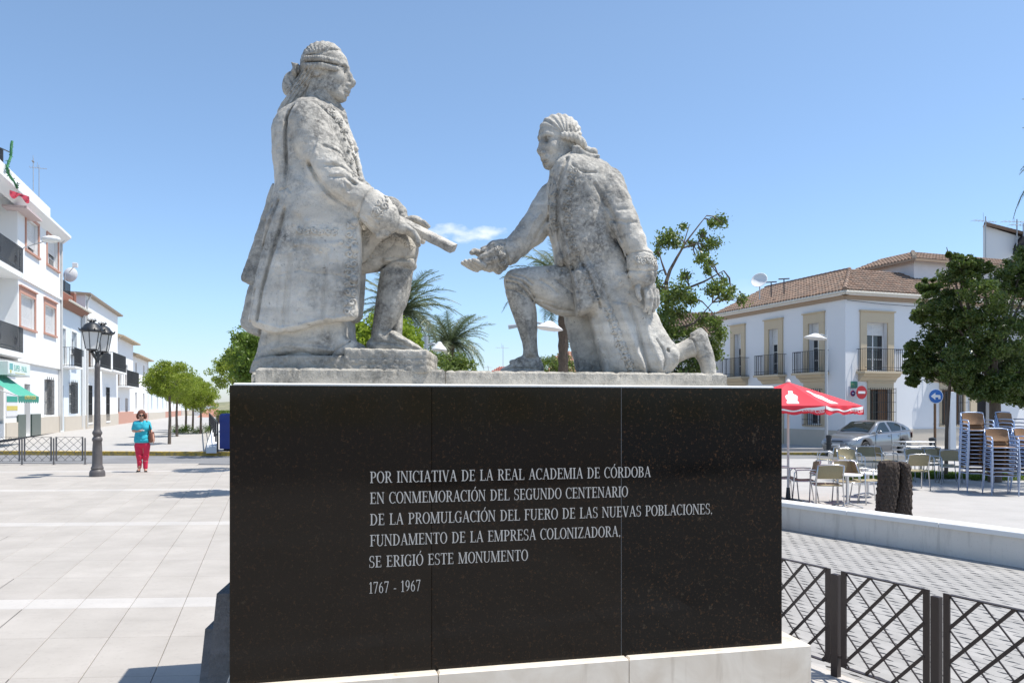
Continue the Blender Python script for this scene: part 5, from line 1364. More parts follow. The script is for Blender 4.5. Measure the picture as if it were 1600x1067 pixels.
# shop sign
S0, S1_ = F1.s_of(12, .9), F1.s_of(47, .9); zs0, zs1 = F1.z_of(30, 587.5, .9), F1.z_of(30, 566.5, .9)
sg = thing('shop_sign', 'white box sign with green shop lettering above the green awning', 'sign', F1.O + F1.d * S0 + F1.n * .9 + Vector((0, 0, F1.g + zs0)), F1.rz)
L = S1_ - S0; Hs = zs1 - zs0
mb = MB(); mb.cbox(0, L, 0, .45, 0, Hs, .02); mb.obj('sign_box', painted('sign_case', (.62, .62, .60), .5), sg)
mb = MB(); mb.box(.05, L - .05, -.012, -.001, .05, Hs - .05); mb.obj('sign_face', painted('sign_face', (.74, .80, .78), .4, .05), sg)
def text_obj(s, name, mat, parent, size, loc, rot, ext=.002, sx=1.0, shear=0.0, align='LEFT'):
    cu = bpy.data.curves.new(name, 'FONT'); cu.body = s; cu.size = size; cu.extrude = ext; cu.shear = shear; cu.align_x = align; cu.resolution_u = 3
    tmp = bpy.data.objects.new(name, cu); COL.objects.link(tmp); dg = bpy.context.evaluated_depsgraph_get(); me = bpy.data.meshes.new_from_object(tmp.evaluated_get(dg))
    bpy.data.objects.remove(tmp); me.materials.clear(); me.materials.append(mat)
    o = link(name, me, parent, loc); o.rotation_euler = rot; o.scale = (sx, 1, 1); return o
M_SGREEN = painted('sign_green', (0.02, 0.30, 0.22), .5); M_SYEL = painted('sign_yellow', (.60, .50, .12), .6)
text_obj('SUPER - PAULI', 'lettering', M_SGREEN, sg, Hs * .62, (L * .25, -.014, Hs * .34), (R_(90), 0, 0), sx=L * .66 / (Hs * .62 * 7.3))
mb = MB(); mb.box(L * .06, L * .20, -.018, -.0125, Hs * .38, Hs * .84); mb.obj('emblem', painted('sign_teal', (.16, .42, .42), .5), sg)
mb = MB(); mb.lathe([(.001, 0), (Hs * .14, 0), (Hs * .14, .008), (.001, .008)], 12, Matrix.Translation((L * .11, -.013, Hs * .26)) @ Matrix.Rotation(R_(90), 4, 'X')); mb.obj('emblem', M_SYEL, sg)
mb = MB(); mb.box(L * .30, L * .75, -.018, -.0125, Hs * .16, Hs * .20); mb.obj('emblem', M_SYEL, sg)
# awning
aw0, aw1 = F1.s_of(29, 1.5), F1.s_of(61, 1.5); zv = F1.z_of(45, 619, 1.5); zvb = F1.z_of(45, 629, 1.5)
aw = thing('awning', 'sloping green fabric awning with a scalloped valance over the shop door', 'awning', F1.O + F1.d * aw0 + F1.n * 0 + Vector((0, 0, F1.g)), F1.rz)
L = aw1 - aw0; zt_ = zv + 1.15; M_AWN = painted('awning_green', (0.07, 0.34, 0.25), .8, .08); n = 12; mb = MB()
vs = []
for j in range(7):
    for i in range(n + 1): f = j / 6; vs.append((L * i / n, -1.5 * f + .02, zt_ + (zv - zt_) * f - .06 * math.sin(math.pi * f) + .01 * math.sin(i * 1.3)))
mb.add(vs, [(j * (n + 1) + i, j * (n + 1) + i + 1, (j + 1) * (n + 1) + i + 1, (j + 1) * (n + 1) + i) for j in range(6) for i in range(n)]); mb.obj('canopy', M_AWN, aw)
mb = MB(); N = 9
for k in range(N):
    x0, x1 = L * k / N, L * (k + 1) / N
    pts = [(x0, zv), (x1, zv), (x1, zvb + .08), ((x0 + x1) / 2 + (x1 - x0) * .3, zvb + .01), ((x0 + x1) / 2, zvb - .02), ((x0 + x1) / 2 - (x1 - x0) * .3, zvb + .01), (x0, zvb + .08)]
    mb.prism(pts, -1.495, -1.485, 'y')
mb.obj('valance', painted('awning_dark', (0.04, 0.24, 0.18), .8), aw)
text_obj('ALIMENTACION', 'lettering', M_SYEL, aw, .22, (L * .28, -1.50, zvb + .12), (R_(90), 0, 0), sx=L * .62 / (.22 * 8.2))
mb = MB(); mb.tube([(0, -1.48, zv), (0, 0, zv + .5)], .02, 5); mb.tube([(L, -1.48, zv), (L, 0, zv + .5)], .02, 5); mb.obj('arm', M_GALV, aw)
# green and yellow poster beside the window
p0, p1 = F1.s_of(14), F1.s_of(31); mb = MB(); mb.box(p0, p1, .085, .118, F1.z_of(22, 650), F1.z_of(22, 612)); po = mb.obj('poster_board', painted('poster_white', (.72, .72, .75), .5)); po.location = F1.O + Vector((0, 0, F1.g)); po.rotation_euler = (0, 0, F1.rz); tag(po, 'white wall board with a green and a yellow band beside the shop door', 'board')
for v0, v1, m in ((619, 628, M_SGREEN), (634, 641, M_SYEL)):
    mb = MB(); mb.box(p0 + .02, p1 - .02, .075, .0845, F1.z_of(22, v1), F1.z_of(22, v0)); mb.obj('colour_band', m, po)
# wall lamp with its cable
wl = thing('wall_lamp', 'small white street lamp on a thin arm between the upper windows', 'street lamp', P(30, 424, 0))
b0 = P(30, 424, 0); mb = MB(); mb.tube([P(30, 424, .02) - b0, P(31, 400, .03) - b0, P(37, 387, .1) - b0, P(78, 375, 1.6) - b0], .022, 5); mb.obj('arm', M_GALV, wl)
e = P(80, 374, 1.7) - b0; mb = MB(); mb.ball(e, .26, 10, 6, (1.5, 1, .55)); mb.obj('lamp_head', M_FRAME, wl, smooth='full')
antenna(*P(52, 330, -2), 2.9, 'thin tall aerial mast on the three storey roof, left of two', .1); antenna(*P(61, 330, -2.5), 2.7, 'aerial with a short forked array on the three storey roof', .9)

# house 2: lower, brick parapet
F2 = sub(FL, 95.6); sE = F2.s_of(130); H2 = F2.z_of(112, 480)
h2 = F2.root('townhouse', 'two storey pale blue house with a brick roof parapet, balcony and wall grilles', 'house')
hol = [rect(F2, 97.5, 103.5, 513, 569), rect(F2, 112.5, 120.5, 519, 553)]; gh = [rect(F2, 96.4, 101, 602, 672), rect(F2, 109.5, 119, 600, 646)]
gh[0] = (gh[0][0], gh[0][1], .03, gh[0][3])
mb = MB(); wall_mesh(mb, 0, sE, 0, H2, hol + gh, .2, .05); mb.quad((0, 7, 0), (sE, 7, 0), (sE, 7, H2), (0, 7, H2)); mb.obj('wall', M_WBLUE, h2)
for w in hol: window(h2, *w, y=.05, cols=2, rows=3, bmat=M_SHUT, blind=.3); surround(h2, *w, .12, M_WHITE, y=.05)
mb = MB(); mb.box(gh[0][0] + .01, gh[0][1] - .01, .2, .25, .03, gh[0][3]); mb.obj('door', painted('grey_door', (.33, .33, .31), .5), h2)
window(h2, *gh[1], y=.05, cols=2, rows=3); grille(h2, gh[1][0] - .08, gh[1][1] + .08, gh[1][2], gh[1][3] + .1, .12, .05)
mb = MB(); mb.box(gh[0][1] + .15, sE, .0, .049, 0, F2.z_of(115, 650)); mb.obj('base_course', M_BASE, h2)
balcony(h2, F2.s_of(98), F2.s_of(110), F2.z_of(104, 573), .98, .6, .05)
mb = MB(); a = F2.s_of(112); mb.box(a, F2.s_of(120), -.35, .049, F2.z_of(116, 556), F2.z_of(116, 546)); mb.obj('air_conditioner', painted('dark_casing', (.08, .085, .09), .5), h2)
mb = MB(); mb.prism([(.0, H2 - .25), (-.35, H2), (-.35, H2 + .08), (7, H2 + .09), (7, H2), (.1, H2 - .02)], -.01, sE, 'x'); mb.obj('eave', painted('brown_eave', (.25, .12, .08), .8), h2)
mb = MB(); mb.tube([(0, -.40, H2 + .08), (sE, -.40, H2 + .06)], .07, 6); mb.obj('gutter', painted('cream_gutter', (.62, .58, .5), .6), h2)
pr = thing('brick_parapet', 'red brick roof parapet with square posts and dark railings', 'wall', F2.O + Vector((0, 0, F2.g + H2 + .08)), F2.rz)
def brick_box(x0, x1, y0, y1, z0, z1, name):
    mb = MB(); mb.box(x0 + .008, x1 - .008, y0 + .008, y1 - .008, z0, z1); o = mb.obj(name, painted('mortar', (.36, .31, .27), .9), pr)
    mb = MB(); z = z0; r = 0
    while z + .06 <= z1 + .001:
        x = x0 - (.125 if r % 2 else 0)
        while x < x1: a, b = max(x, x0), min(x + .24, x1); (b - a > .03) and mb.box(a, b, y0, y1, z, z + .055); x += .252
        z += .067; r += 1
    q = mb.obj('bricks', M_BRICK, o); q['kind'] = 'stuff'
ph = F2.z_of(98, 440) - H2 - .08; w = sE / 10
brick_box(0, .55, .1, .5, 0, ph, 'post'); brick_box(sE * .66, sE * .66 + .55, .1, .5, 0, ph * .93, 'post'); brick_box(.56, sE * .66 - .01, .15, .42, 0, .62, 'low_wall')
railing(pr, .58, sE * .66 - .02, .62, 1.3, 0, .3, .12, sides=False)
d = F2.O + F2.d * (sE * .66) - F2.n * .6; dz = F2.g + H2
ds = thing('satellite_dish', 'white satellite dish and receiver box above the brick parapet', 'satellite dish', (d.x, d.y, dz + .6), F2.rz)
mb = MB(); mb.lathe([(.001, .0), (.2, .03), (.36, .09), (.42, .13), (.41, .14), (.3, .08), (.001, .04)], 20, Matrix.Translation((.2, -.2, 1.4)) @ Matrix.Rotation(R_(95), 4, 'Y') @ Matrix.Rotation(R_(20), 4, 'X')); mb.obj('dish', M_FRAME, ds, smooth=True)
mb = MB(); mb.tube([(.1, 0, 0), (.1, 0, 1.4)], .04, 6); mb.tube([(.2, -.2, 1.5), (-.4, -.6, 1.8)], .02, 5); mb.obj('arm', M_GALV, ds)
mb = MB(); mb.cbox(-.55, -.3, -.75, -.5, 1.7, 1.95, .02); mb.obj('receiver', M_FRAME, ds)
antenna(*(F2.O + F2.d * (sE * .72) - F2.n * 2 + Vector((0, 0, F2.g + H2))), 5.0, 'tall leaning aerial above the brick roof parapet', 1.1, mast=.04)
# house 3
F3 = sub(FL, 130); sE = F3.s_of(181); H3 = F3.z_of(150, 473)
h3 = F3.root('townhouse', 'tall white two storey house behind the lamp post with long dark ground floor windows', 'house')
hol = [rect(F3, 134.5, 142, 541, 575), rect(F3, 157, 168, 549, 580)]; gh = [rect(F3, 132.8, 139, 602, 660), rect(F3, 161.5, 166.8, 605, 657.5), rect(F3, 147, 153, 604, 674)]
gh[2] = (gh[2][0], gh[2][1], .03, gh[2][3])
mb = MB(); wall_mesh(mb, 0, sE, 0, H3, hol + gh, .25, -.12); mb.quad((0, -.12, 0), (0, 8, 0), (0, 8, H3), (0, -.12, H3)); mb.quad((sE, -.12, 0), (sE, 8, 0), (sE, 8, H3), (sE, -.12, H3)); mb.quad((0, 8, 0), (sE, 8, 0), (sE, 8, H3), (0, 8, H3)); mb.obj('wall', M_WHITE, h3)
for w in hol: window(h3, *w, y=-.12, mat=M_BROWN, cols=2, rows=3)
for w in gh[:2]: window(h3, *w, y=-.12, mat=M_DARK, cols=2, rows=3, dark=True); surround(h3, *w, .10, M_WHITE, y=-.12); grille(h3, w[0], w[1], w[2], w[3], .06, -.12, top=False)
mb = MB(); a, b, c, d = gh[2]; mb.box(a, b, .1, .15, .03, d); mb.obj('door', M_BROWN, h3)
balcony(h3, F3.s_of(134), F3.s_of(152), F3.z_of(143, 575.5), 1.0, .65, -.12); balcony(h3, F3.s_of(156), F3.s_of(178), F3.z_of(167, 580), 1.15, .65, -.12)
mb = MB(); mb.box(0, sE, -.18, -.121, 0, .8); mb.obj('base_course', M_BASE, h3)
mb = MB(); mb.prism([(-.12, H3 - .02), (-.4, H3), (-.42, H3 + .09), (8, H3 + .5), (8, H3)], -.15, sE + .5, 'x'); mb.obj('roof', painted('brown_roof', (.33, .27, .21), .85), h3)
# house 4
F4 = sub(FL, 181); sE = F4.s_of(208); H4 = F4.z_of(194, 532)
h4 = F4.root('townhouse', 'white house with a dark balcony and a small tiled roof, fourth along the left street', 'house')
gh = [rect(F4, 182, 187, 621, 673), rect(F4, 196, 200, 622, 655)]; hol = [rect(F4, 184, 189, 566, 603), rect(F4, 196, 199.5, 570, 603)]; gh[0] = (gh[0][0], gh[0][1], .03, gh[0][3])
mb = MB(); wall_mesh(mb, 0, sE, 0, H4, hol + gh, .25); mb.quad((sE, 0, 0), (sE, 8, 0), (sE, 8, H4), (sE, 0, H4)); mb.obj('wall', M_WHITE, h4)
for w in hol + gh[1:]: window(h4, *w, mat=M_BROWN, cols=2, rows=2)
mb = MB(); a, b, c, d = gh[0]; mb.box(a, b, .1, .15, .03, d); mb.obj('door', M_BROWN, h4)
balcony(h4, F4.s_of(182), F4.s_of(202), F4.z_of(192, 604), 1.15, .7)
mb = MB(); mb.box(0, sE, -.05, -.001, 0, .9); mb.obj('base_course', M_TERRA, h4)
mb = MB(); mb.prism([(0, H4 - .02), (-.55, H4), (-.55, H4 + .1), (4, H4 + 1.3), (8, H4)], 0, sE + .2, 'x'); mb.obj('roof', painted('tan_roof', (.42, .33, .22), .85), h4)
antenna(*(F4.O + F4.d * 4 - F4.n * 2 + Vector((0, 0, F4.g + H4 + .5))), 2.6, 'short aerial on the fourth house of the left street', .8)
# houses 5..7
for (u0, u1, vt, lab, mat, by) in ((208, 232, 560, 'white stepped gable house with a tan roof beyond the fourth house of the street', M_WHITE, 1), (232, 258, 583, 'low pale blue white house behind the nearest round street tree', M_WBLUE, 0), (258, 284, 600, 'white house partly hidden behind the row of round trees', M_WHITE, 1), (284, 305, 612, 'small far house at the end of the left street', M_WBLUE, 0)):
    Fk = sub(FL, u0); sE = Fk.s_of(u1); Hk = Fk.z_of((u0 + u1) / 2, vt)
    hk = Fk.root('townhouse', lab, 'house')
    hol = []; n = max(2, int(sE / 4))
    for k in range(n):
        x = sE * (k + .5) / n; hol.append((x - .5, x + .5, 1.0, 2.5)); 
        if Hk > 5: hol.append((x - .5, x + .5, 3.9, 5.3 if Hk > 5.6 else Hk - .5))
    mb = MB(); wall_mesh(mb, 0, sE, 0, Hk, hol, .25, .1 * by); mb.quad((sE, 0, 0), (sE, 8, 0), (sE, 8, Hk), (sE, 0, Hk)); mb.quad((0, .1 * by, 0), (0, 8, 0), (0, 8, Hk), (0, .1 * by, Hk)); mb.obj('wall', mat, hk)
    for w in hol: window(hk, *w, y=.1 * by, mat=M_BROWN if by else M_FRAME, cols=2, rows=2)
    mb = MB(); mb.prism([(.1 * by, Hk - .02), (-.5, Hk), (-.5, Hk + .1), (4, Hk + 1.4), (8, Hk)], 0, sE, 'x'); mb.obj('roof', painted('tan_roof', (.42, .33, .22), .85), hk)
    mb = MB(); mb.box(0, sE, -.03 + .1 * by, -.001 + .1 * by, 0, .7); mb.obj('base_course', M_TERRA if by else M_BASE, hk)
# far end of the street
for u0, u1, vt, Y, lab in ((300, 318, 634, 118, 'far white house closing the end of the street'), (312, 326, 652, 95, 'low brick coloured house by the fence at the end of the street')):
    a, b = at_depth(u0, 676, Y), at_depth(u1, 676, Y); w = b.x - a.x; Hk = at_depth(u0, vt, Y).z - 0.3
    t = thing('house', lab, 'house', (a.x, Y, .3)); mb = MB(); wall_mesh(mb, 0, w, -1, Hk, [(w * .2, w * .38, 1, 2.2), (w * .6, w * .78, 1, 2.2)] if Hk > 2.4 else [], .2); mb.quad((0, 0, -1), (0, 5, -1), (0, 5, Hk), (0, 0, Hk)); mb.quad((w, 0, -1), (w, 5, -1), (w, 5, Hk), (w, 0, Hk)); mb.obj('wall', M_WHITE if Y > 100 else painted('tan_wall', (.5, .36, .27), .9), t)
    mb = MB(); mb.prism([(-.3, Hk), (2.5, Hk + 1.0), (5.3, Hk)], -.2, w + .2, 'x'); mb.obj('roof', painted('red_roof', (.38, .19, .13), .85), t)

# ---- corner house on the right
C0 = Vector((15.17, 36.4, 0)); dl = Vector((.36, -1, 0)).normalized(); drr = Vector((1, .36, 0)).normalized()
LL = 9.75; LR = 15.0
FA = Facade(C0 - dl * LL, (dl.x, dl.y), LOW); FB = Facade(C0, (drr.x, drr.y), LOW)
HE = 7.1
hc = thing('corner_house', 'large white corner house with beige window surrounds, iron balconies and a clay tile roof', 'house', (C0.x, C0.y, LOW), 0)
def Lc(F, name='side'):     # helper empties are avoided: bake facade offset into the parts
    return Matrix.Translation(Vector((F.O.x - C0.x, F.O.y - C0.y, 0))) @ Matrix.Rotation(F.rz, 4, 'Z')
def attach(objs_fn, F):
    """build parts in facade space, then set them under the house"""
    before = set(hc.children); objs_fn()
    M = Lc(F)
    for o in set(hc.children) - before: o.matrix_local = M @ o.matrix_local
def R2(F, uL, uR, vT, vB): a, b, c, d = rect(F, uL, uR, vT, vB); return (min(a, b), max(a, b), c, d)
def side_a():
    ups = [R2(FA, 1148, 1159, 524, 588), R2(FA, 1202, 1217, 518, 586), R2(FA, 1264, 1281, 510, 582)]
    zfl = sum(u[2] for u in ups) / 3; ups = [(a, b, zfl, zfl + 2.35) for a, b, c, d in ups]
    gr = [(a - .1, b + .1, 1.05, 2.75) for a, b, c, d in ups]; dr = R2(FA, 1213, 1225, 640, 697)
    gr = [gr[0], gr[2]]; dr = (ups[1][0] - .1, ups[1][1] + .2, .03, 2.6)
    mb = MB(); wall_mesh(mb, 0, LL, 0, HE, ups + gr + [dr], .28); mb.obj('wall', M_WHOUSE, hc)
    for w in ups:
        window(hc, *w, rev=.28, cols=2, rows=4, blind=.34); surround(hc, *w, .34, M_BEIGE, .07, sill=False, lintel=.12); m = (w[0] + w[1]) / 2
        balcony(hc, m - .95, m + .95, zfl - .02, 1.02, .5, 0, M_BEIGE, M_BEIGE)
    for w in gr:
        window(hc, *w, rev=.28, cols=2, rows=3, mat=M_FRAME); surround(hc, *w, .24, M_BEIGE, .05, lintel=.14); grille(hc, w[0] - .12, w[1] + .12, w[2] - .05, w[3] + .03, .22, 0, .12, False)
    a, b, c, d = dr; mb = MB(); mb.box(a, b, .2, .25, .03, d); mb.obj('door', M_DARK, hc); surround(hc, *dr, .2, M_BEIGE, .05, sill=False)
    mb = MB(); mb.box(0, dr[0] - .25, -.05, -.001, 0, .82); mb.box(dr[1] + .25, LL + .045, -.05, -.001, 0, .82); mb.obj('base_course', M_BASE, hc)
    mb = MB(); mb.box(0, LL + .1, -.12, -.001, HE - .30, HE - .12); mb.obj('cornice', painted('brown_cornice', (.36, .26, .18), .8), hc)
    mb = MB(); mb.box(0, LL + .30, -.36, -.001, HE - .118, HE + .02); mb.obj('eave', M_WHITE, hc)
    mb = MB(); mb.tube([(0, -.42, HE - .02), (LL + .40, -.42, HE - .02)], .07, 6); mb.obj('gutter', painted('cream_gutter', (.62, .58, .5), .6), hc)
def side_b():
    ups = [R2(FB, 1357, 1382, 504, 580), (0, 0, 0, 0)]; a, b, c, d = ups[0]; m = (a + b) / 2; zfl = c; ups = [(m - .62, m + .62, zfl, zfl + 2.25), (m + 3.9, m + 5.1, zfl, zfl + 2.25), (m + 8, m + 9.2, zfl, zfl + 2.25)]
    g1 = R2(FB, 1354, 1396, 608, 668); g2 = R2(FB, 1467, 1508, 622, 670); dr = R2(FB, 1525, 1546, 610, 697); g1 = (g1[0] + .15, g1[1] - .15, 1.05, g1[3]); g2 = (g2[0] + .15, g2[1] - .15, 1.05, g1[3]); dr = (dr[0], dr[1], .03, 2.75)
    mb = MB(); wall_mesh(mb, 0, LR, 0, HE, ups + [g1, g2, dr], .28); mb.quad((LR, 0, 0), (LR, 9, 0), (LR, 9, HE), (LR, 0, HE)); mb.obj('wall', M_WHOUSE, hc)
    for w in ups:
        window(hc, *w, rev=.28, cols=2, rows=4, blind=.26); surround(hc, *w, .36, M_BEIGE, .07, sill=False, lintel=.12); m = (w[0] + w[1]) / 2
        balcony(hc, m - 1.15, m + 1.15, zfl - .02, 1.02, .5, 0, M_BEIGE, M_BEIGE)
    for w in (g1, g2):
        window(hc, *w, rev=.28, cols=3, rows=1, mat=M_BROWN, blind=.0); surround(hc, *w, .12, M_BEIGE, .05, lintel=.2); grille(hc, w[0] - .1, w[1] + .1, w[2] - .05, w[3] + .06, .2, 0, .115, False, 4)
        mb = MB(); mb.box(w[0] + (w[1] - w[0]) * .55, w[1] - .1, .18, .21, w[2], w[3]); mb.obj('shutter', M_BROWN, hc)
    a, b, c, d = dr; mb = MB(); mb.box(a, b, .2, .25, .03, d); mb.obj('door', M_DARK, hc)
    mb = MB(); mb.box(a - .42, a, -.06, .02, 0, d); mb.box(b, b + .42, -.06, .02, 0, d); mb.box(a - .42, b + .42, -.063, .02, d + .001, d + .4); mb.obj('surround', M_BEIGE, hc)
    mb = MB(); mb.box(-.045, a - .43, -.05, -.001, 0, .86); mb.box(b + .43, LR, -.05, -.001, 0, .86); mb.obj('base_course', M_BASE, hc)
    mb = MB(); mb.box(-.1, LR, -.12, -.001, HE - .30, HE - .12); mb.obj('cornice', painted('brown_cornice', (.36, .26, .18), .8), hc)
    mb = MB(); mb.box(-.30, LR, -.36, -.001, HE - .118, HE + .02); mb.obj('eave', M_WHITE, hc)
    mb = MB(); mb.tube([(-.40, -.42, HE - .02), (LR, -.42, HE - .02)], .07, 6); mb.obj('gutter', painted('cream_gutter', (.62, .58, .5), .6), hc)
attach(side_a, FA); attach(side_b, FB)
inA = Vector((drr.x, drr.y, 0)); inB = Vector((-dl.x, -dl.y, 0))    # into the house from side A / side B
k = .42; dd = 3.1; zE = HE + .03; zR = HE + .03 + (dd + k) * .47
cE = -inA * k - inB * k; cT = inA * dd + inB * dd
e_far = -dl * LL; 
qa = [e_far - inA * k + Vector((0, 0, zE)), cE + Vector((0, 0, zE)), cT + Vector((0, 0, zR)), e_far + inA * dd + Vector((0, 0, zR))]
qb = [cE + Vector((0, 0, zE)), drr * LR - inB * k + Vector((0, 0, zE)), drr * LR + inB * dd + Vector((0, 0, zR)), cT + Vector((0, 0, zR))]
mb = MB(); mb.quad(*qa); mb.quad(*qb); mb.quad(qa[3], qa[2], qa[2] + inA * 4 - Vector((0, 0, 1.9)), qa[3] + inA * 4 - Vector((0, 0, 1.9))); mb.quad(qa[0], qa[3], qa[3] + inA * 4 - Vector((0, 0, 1.9)), e_far + inA * 7); rf = mb.obj('roof', painted('roof_bed', (.2, .13, .09), .9), hc)
tile_roof(rf, qa); tile_roof(rf, [qb[0], qb[1], qb[2], qb[3]])
mb = MB()
for p, q in ((cE, cT),):
    a = p + Vector((0, 0, zE + .06)); b = q + Vector((0, 0, zR + .06)); n = 10
    for i in range(n): mb.tube([a.lerp(b, i / n), a.lerp(b, (i + 1.1) / n)], [.12, .09], 8)
a = cT + Vector((0, 0, zR + .05)); b = e_far + inA * dd + Vector((0, 0, zR + .05)); n = 20
for i in range(n): mb.tube([a.lerp(b, i / n), a.lerp(b, (i + 1.1) / n)], [.11, .09], 8)
mb.obj('ridge_tiles', M_TILE_R, rf)['kind'] = 'stuff'
# penthouse storey behind
cp = Vector((20.35, 40.5, 0)) - C0 * 1.0; cp.z = 0; zp = 9.0 - LOW
mb = MB()
A_ = cp; B_ = cp - dl * 3.9 ; C_ = cp + drr * 9
for p, q in ((B_, A_), (A_, C_)): mb.quad(p + Vector((0, 0, 5)), q + Vector((0, 0, 5)), q + Vector((0, 0, zp)), p + Vector((0, 0, zp)))
mb.quad(C_ + Vector((0, 0, 5)), C_ + inB * 5 + Vector((0, 0, 5)), C_ + inB * 5 + Vector((0, 0, zp)), C_ + Vector((0, 0, zp)))
mb.obj('penthouse_wall', painted('pinkish_white_render', (.74, .71, .71), .9), hc)
k = .38; top = 1.9; zr = zp + .02 + (top + k) * .36
eA = A_ - inA * k - inB * k; eB = B_ - inA * k + inB * .1; eC = C_ - inB * k
Z = lambda p, z: Vector((p.x, p.y, z))
q1 = [Z(eB, zp), Z(eA, zp), Z(A_ + inA * top + inB * top, zr), Z(B_ + inA * top, zr)]; q2 = [Z(eA, zp), Z(eC, zp), Z(C_ + inB * top, zr), Z(A_ + inA * top + inB * top, zr)]
mb = MB(); mb.quad(*q1); mb.quad(*q2); mb.prism([(0, 0), (.001, 0), (.001, .001)], 0, .001); r2 = mb.obj('penthouse_roof', painted('roof_bed', (.2, .13, .09), .9), hc)
tile_roof(r2, q1); tile_roof(r2, q2)
mb = MB(); mb.bar(Z(eB, zp - .03), Z(eA, zp - .03), .08, .12); mb.bar(Z(eA, zp - .03), Z(eC, zp - .03), .08, .12); mb.obj('eave_board', painted('brown_cornice', (.36, .26, .18), .8), r2)
mb = MB(); n = 8
for i in range(n): mb.tube([Z(eA, zp + .08).lerp(q1[2] + Vector((0, 0, .08)), i / n), Z(eA, zp + .08).lerp(q1[2] + Vector((0, 0, .08)), (i + 1.1) / n)], [.12, .09], 8)
mb.obj('ridge_tiles', painted('pale_ridge', (.45, .38, .30), .9), r2)['kind'] = 'stuff'
# dish and T-shaped aerials on the roof
p = at_depth(1187, 459, 41); sd_ = thing('satellite_dish', 'white satellite dish on the ridge of the corner house', 'satellite dish', (p.x, p.y, p.z - .3), 0)
mb = MB(); mb.tube([(0, 0, 0), (0, 0, .85)], .03, 6); mb.obj('mast', M_GALV, sd_); mb = MB(); mb.lathe([(.001, .0), (.2, .02), (.38, .08), (.42, .11), (.40, .12), (.3, .06), (.001, .02)], 18, Matrix.Translation((0, 0, .95)) @ Matrix.Rotation(R_(-50), 4, 'Y') @ Matrix.Rotation(R_(50), 4, 'X') @ Matrix.Diagonal((1, 1, 1, 1))); mb.obj('dish', M_FRAME, sd_, smooth=True)
for u, v, lab in ((1205, 455, 'small T shaped aerial nearer the dish on the corner house ridge'), (1225, 450, 'small T shaped aerial farther from the dish on the corner house ridge')):
    p = at_depth(u, v, 41); t = thing('antenna', lab, 'antenna', (p.x, p.y, p.z - .3), 0, 'rooftop aerials'); mb = MB(); mb.tube([(0, 0, 0), (0, 0, .75)], .03, 5); mb.obj('mast', M_IRON, t); mb = MB(); mb.tube([(-.28, 0, .75), (.28, 0, .78)], .035, 5); mb.obj('crossbar', M_IRON, t)
for hs_, x_, y_, h_ in ((h1, F1.s_of(94.5), 0, H1), (h2, F2.s_of(128), .05, H2), (h3, .25, -.12, H3), (h4, .2, 0, H4)):
    mb = MB(); mb.tube([(x_, y_ - .06, .1), (x_, y_ - .06, h_ - .35), (x_, y_ - .25, h_ - .02)], .05, 6); mb.obj('downpipe', painted('downpipe_grey', (.55, .55, .54), .6), hs_)
def side_pipe():
    mb = MB(); mb.tube([(LR * .62, -.06, .05), (LR * .62, -.06, HE - .4), (LR * .62, -.4, HE - .05)], .05, 6); mb.obj('downpipe', M_WHOUSE, hc)
    mb = MB(); mb.tube([(-.02, -.13, HE - .36)] + [(LR * q / 8, -.14 - .0 * q, HE - .38 - .10 * math.sin(math.pi * (q % 4) / 4)) for q in range(1, 9)], .012, 4); mb.obj('cable', M_IRON, hc)
attach(side_pipe, FB)
# signs on the corner house
def disc(root, r, mat, y, name, z=0, sq=1, n=28): mb = MB(); mb.lathe([(.001, 0), (r, 0), (r, .012), (.001, .012)], n, Matrix.Translation((0, y, z)) @ Matrix.Rotation(R_(90), 4, 'X')); return mb.obj(name, mat, root)
M_RED = material('sign_red', (.42, .015, .02), .4); M_BLUE = material('sign_blue', (.02, .13, .42), .4); M_SW = material('sign_white', (.72, .72, .72), .4)
def onB(u, v, off): return FB.O + FB.d * FB.s_of(u, off) + FB.n * off + Vector((0, 0, FB.g + FB.z_of(u, v, off)))
t = thing('no_entry_sign', 'round red no entry sign with a white bar beside the ground floor window', 'road sign', onB(1346, 613, .5), FB.rz)
disc(t, .30, M_RED, 0, 'disc'); mb = MB(); mb.box(-.2, .2, -.02, -.0125, -.055, .055); mb.obj('bar', M_SW, t); mb = MB(); mb.tube([(0, .02, 0), (0, .48, 0)], .02, 5); mb.obj('bracket', M_GALV, t)
t = thing('street_sign', 'small green rectangular sign high on the corner house', 'sign', onB(1334.5, 601, .04), FB.rz); mb = MB(); mb.box(-.19, .19, -.01, 0, -.15, .15); mb.obj('plate', painted('plate_green', (.03, .18, .12), .5), t); mb = MB(); mb.box(-.15, .0, -.014, -.0105, .02, .05); mb.box(-.13, .05, -.014, -.0105, -.05, -.03); mb.obj('print', painted('plate_print', (.3, .35, .12), .5), t)
t = thing('parking_sign', 'small round dark blue sign with a red rim below the green one', 'road sign', onB(1332.5, 614.5, .3), FB.rz); disc(t, .135, M_RED, 0, 'rim'); disc(t, .108, material('sign_navy', (.02, .03, .16), .4), -.0125, 'disc'); mb = MB(); mb.box(-.07, .07, -.032, -.0255, -.012, .012); mb.obj('bar', M_SW, t)
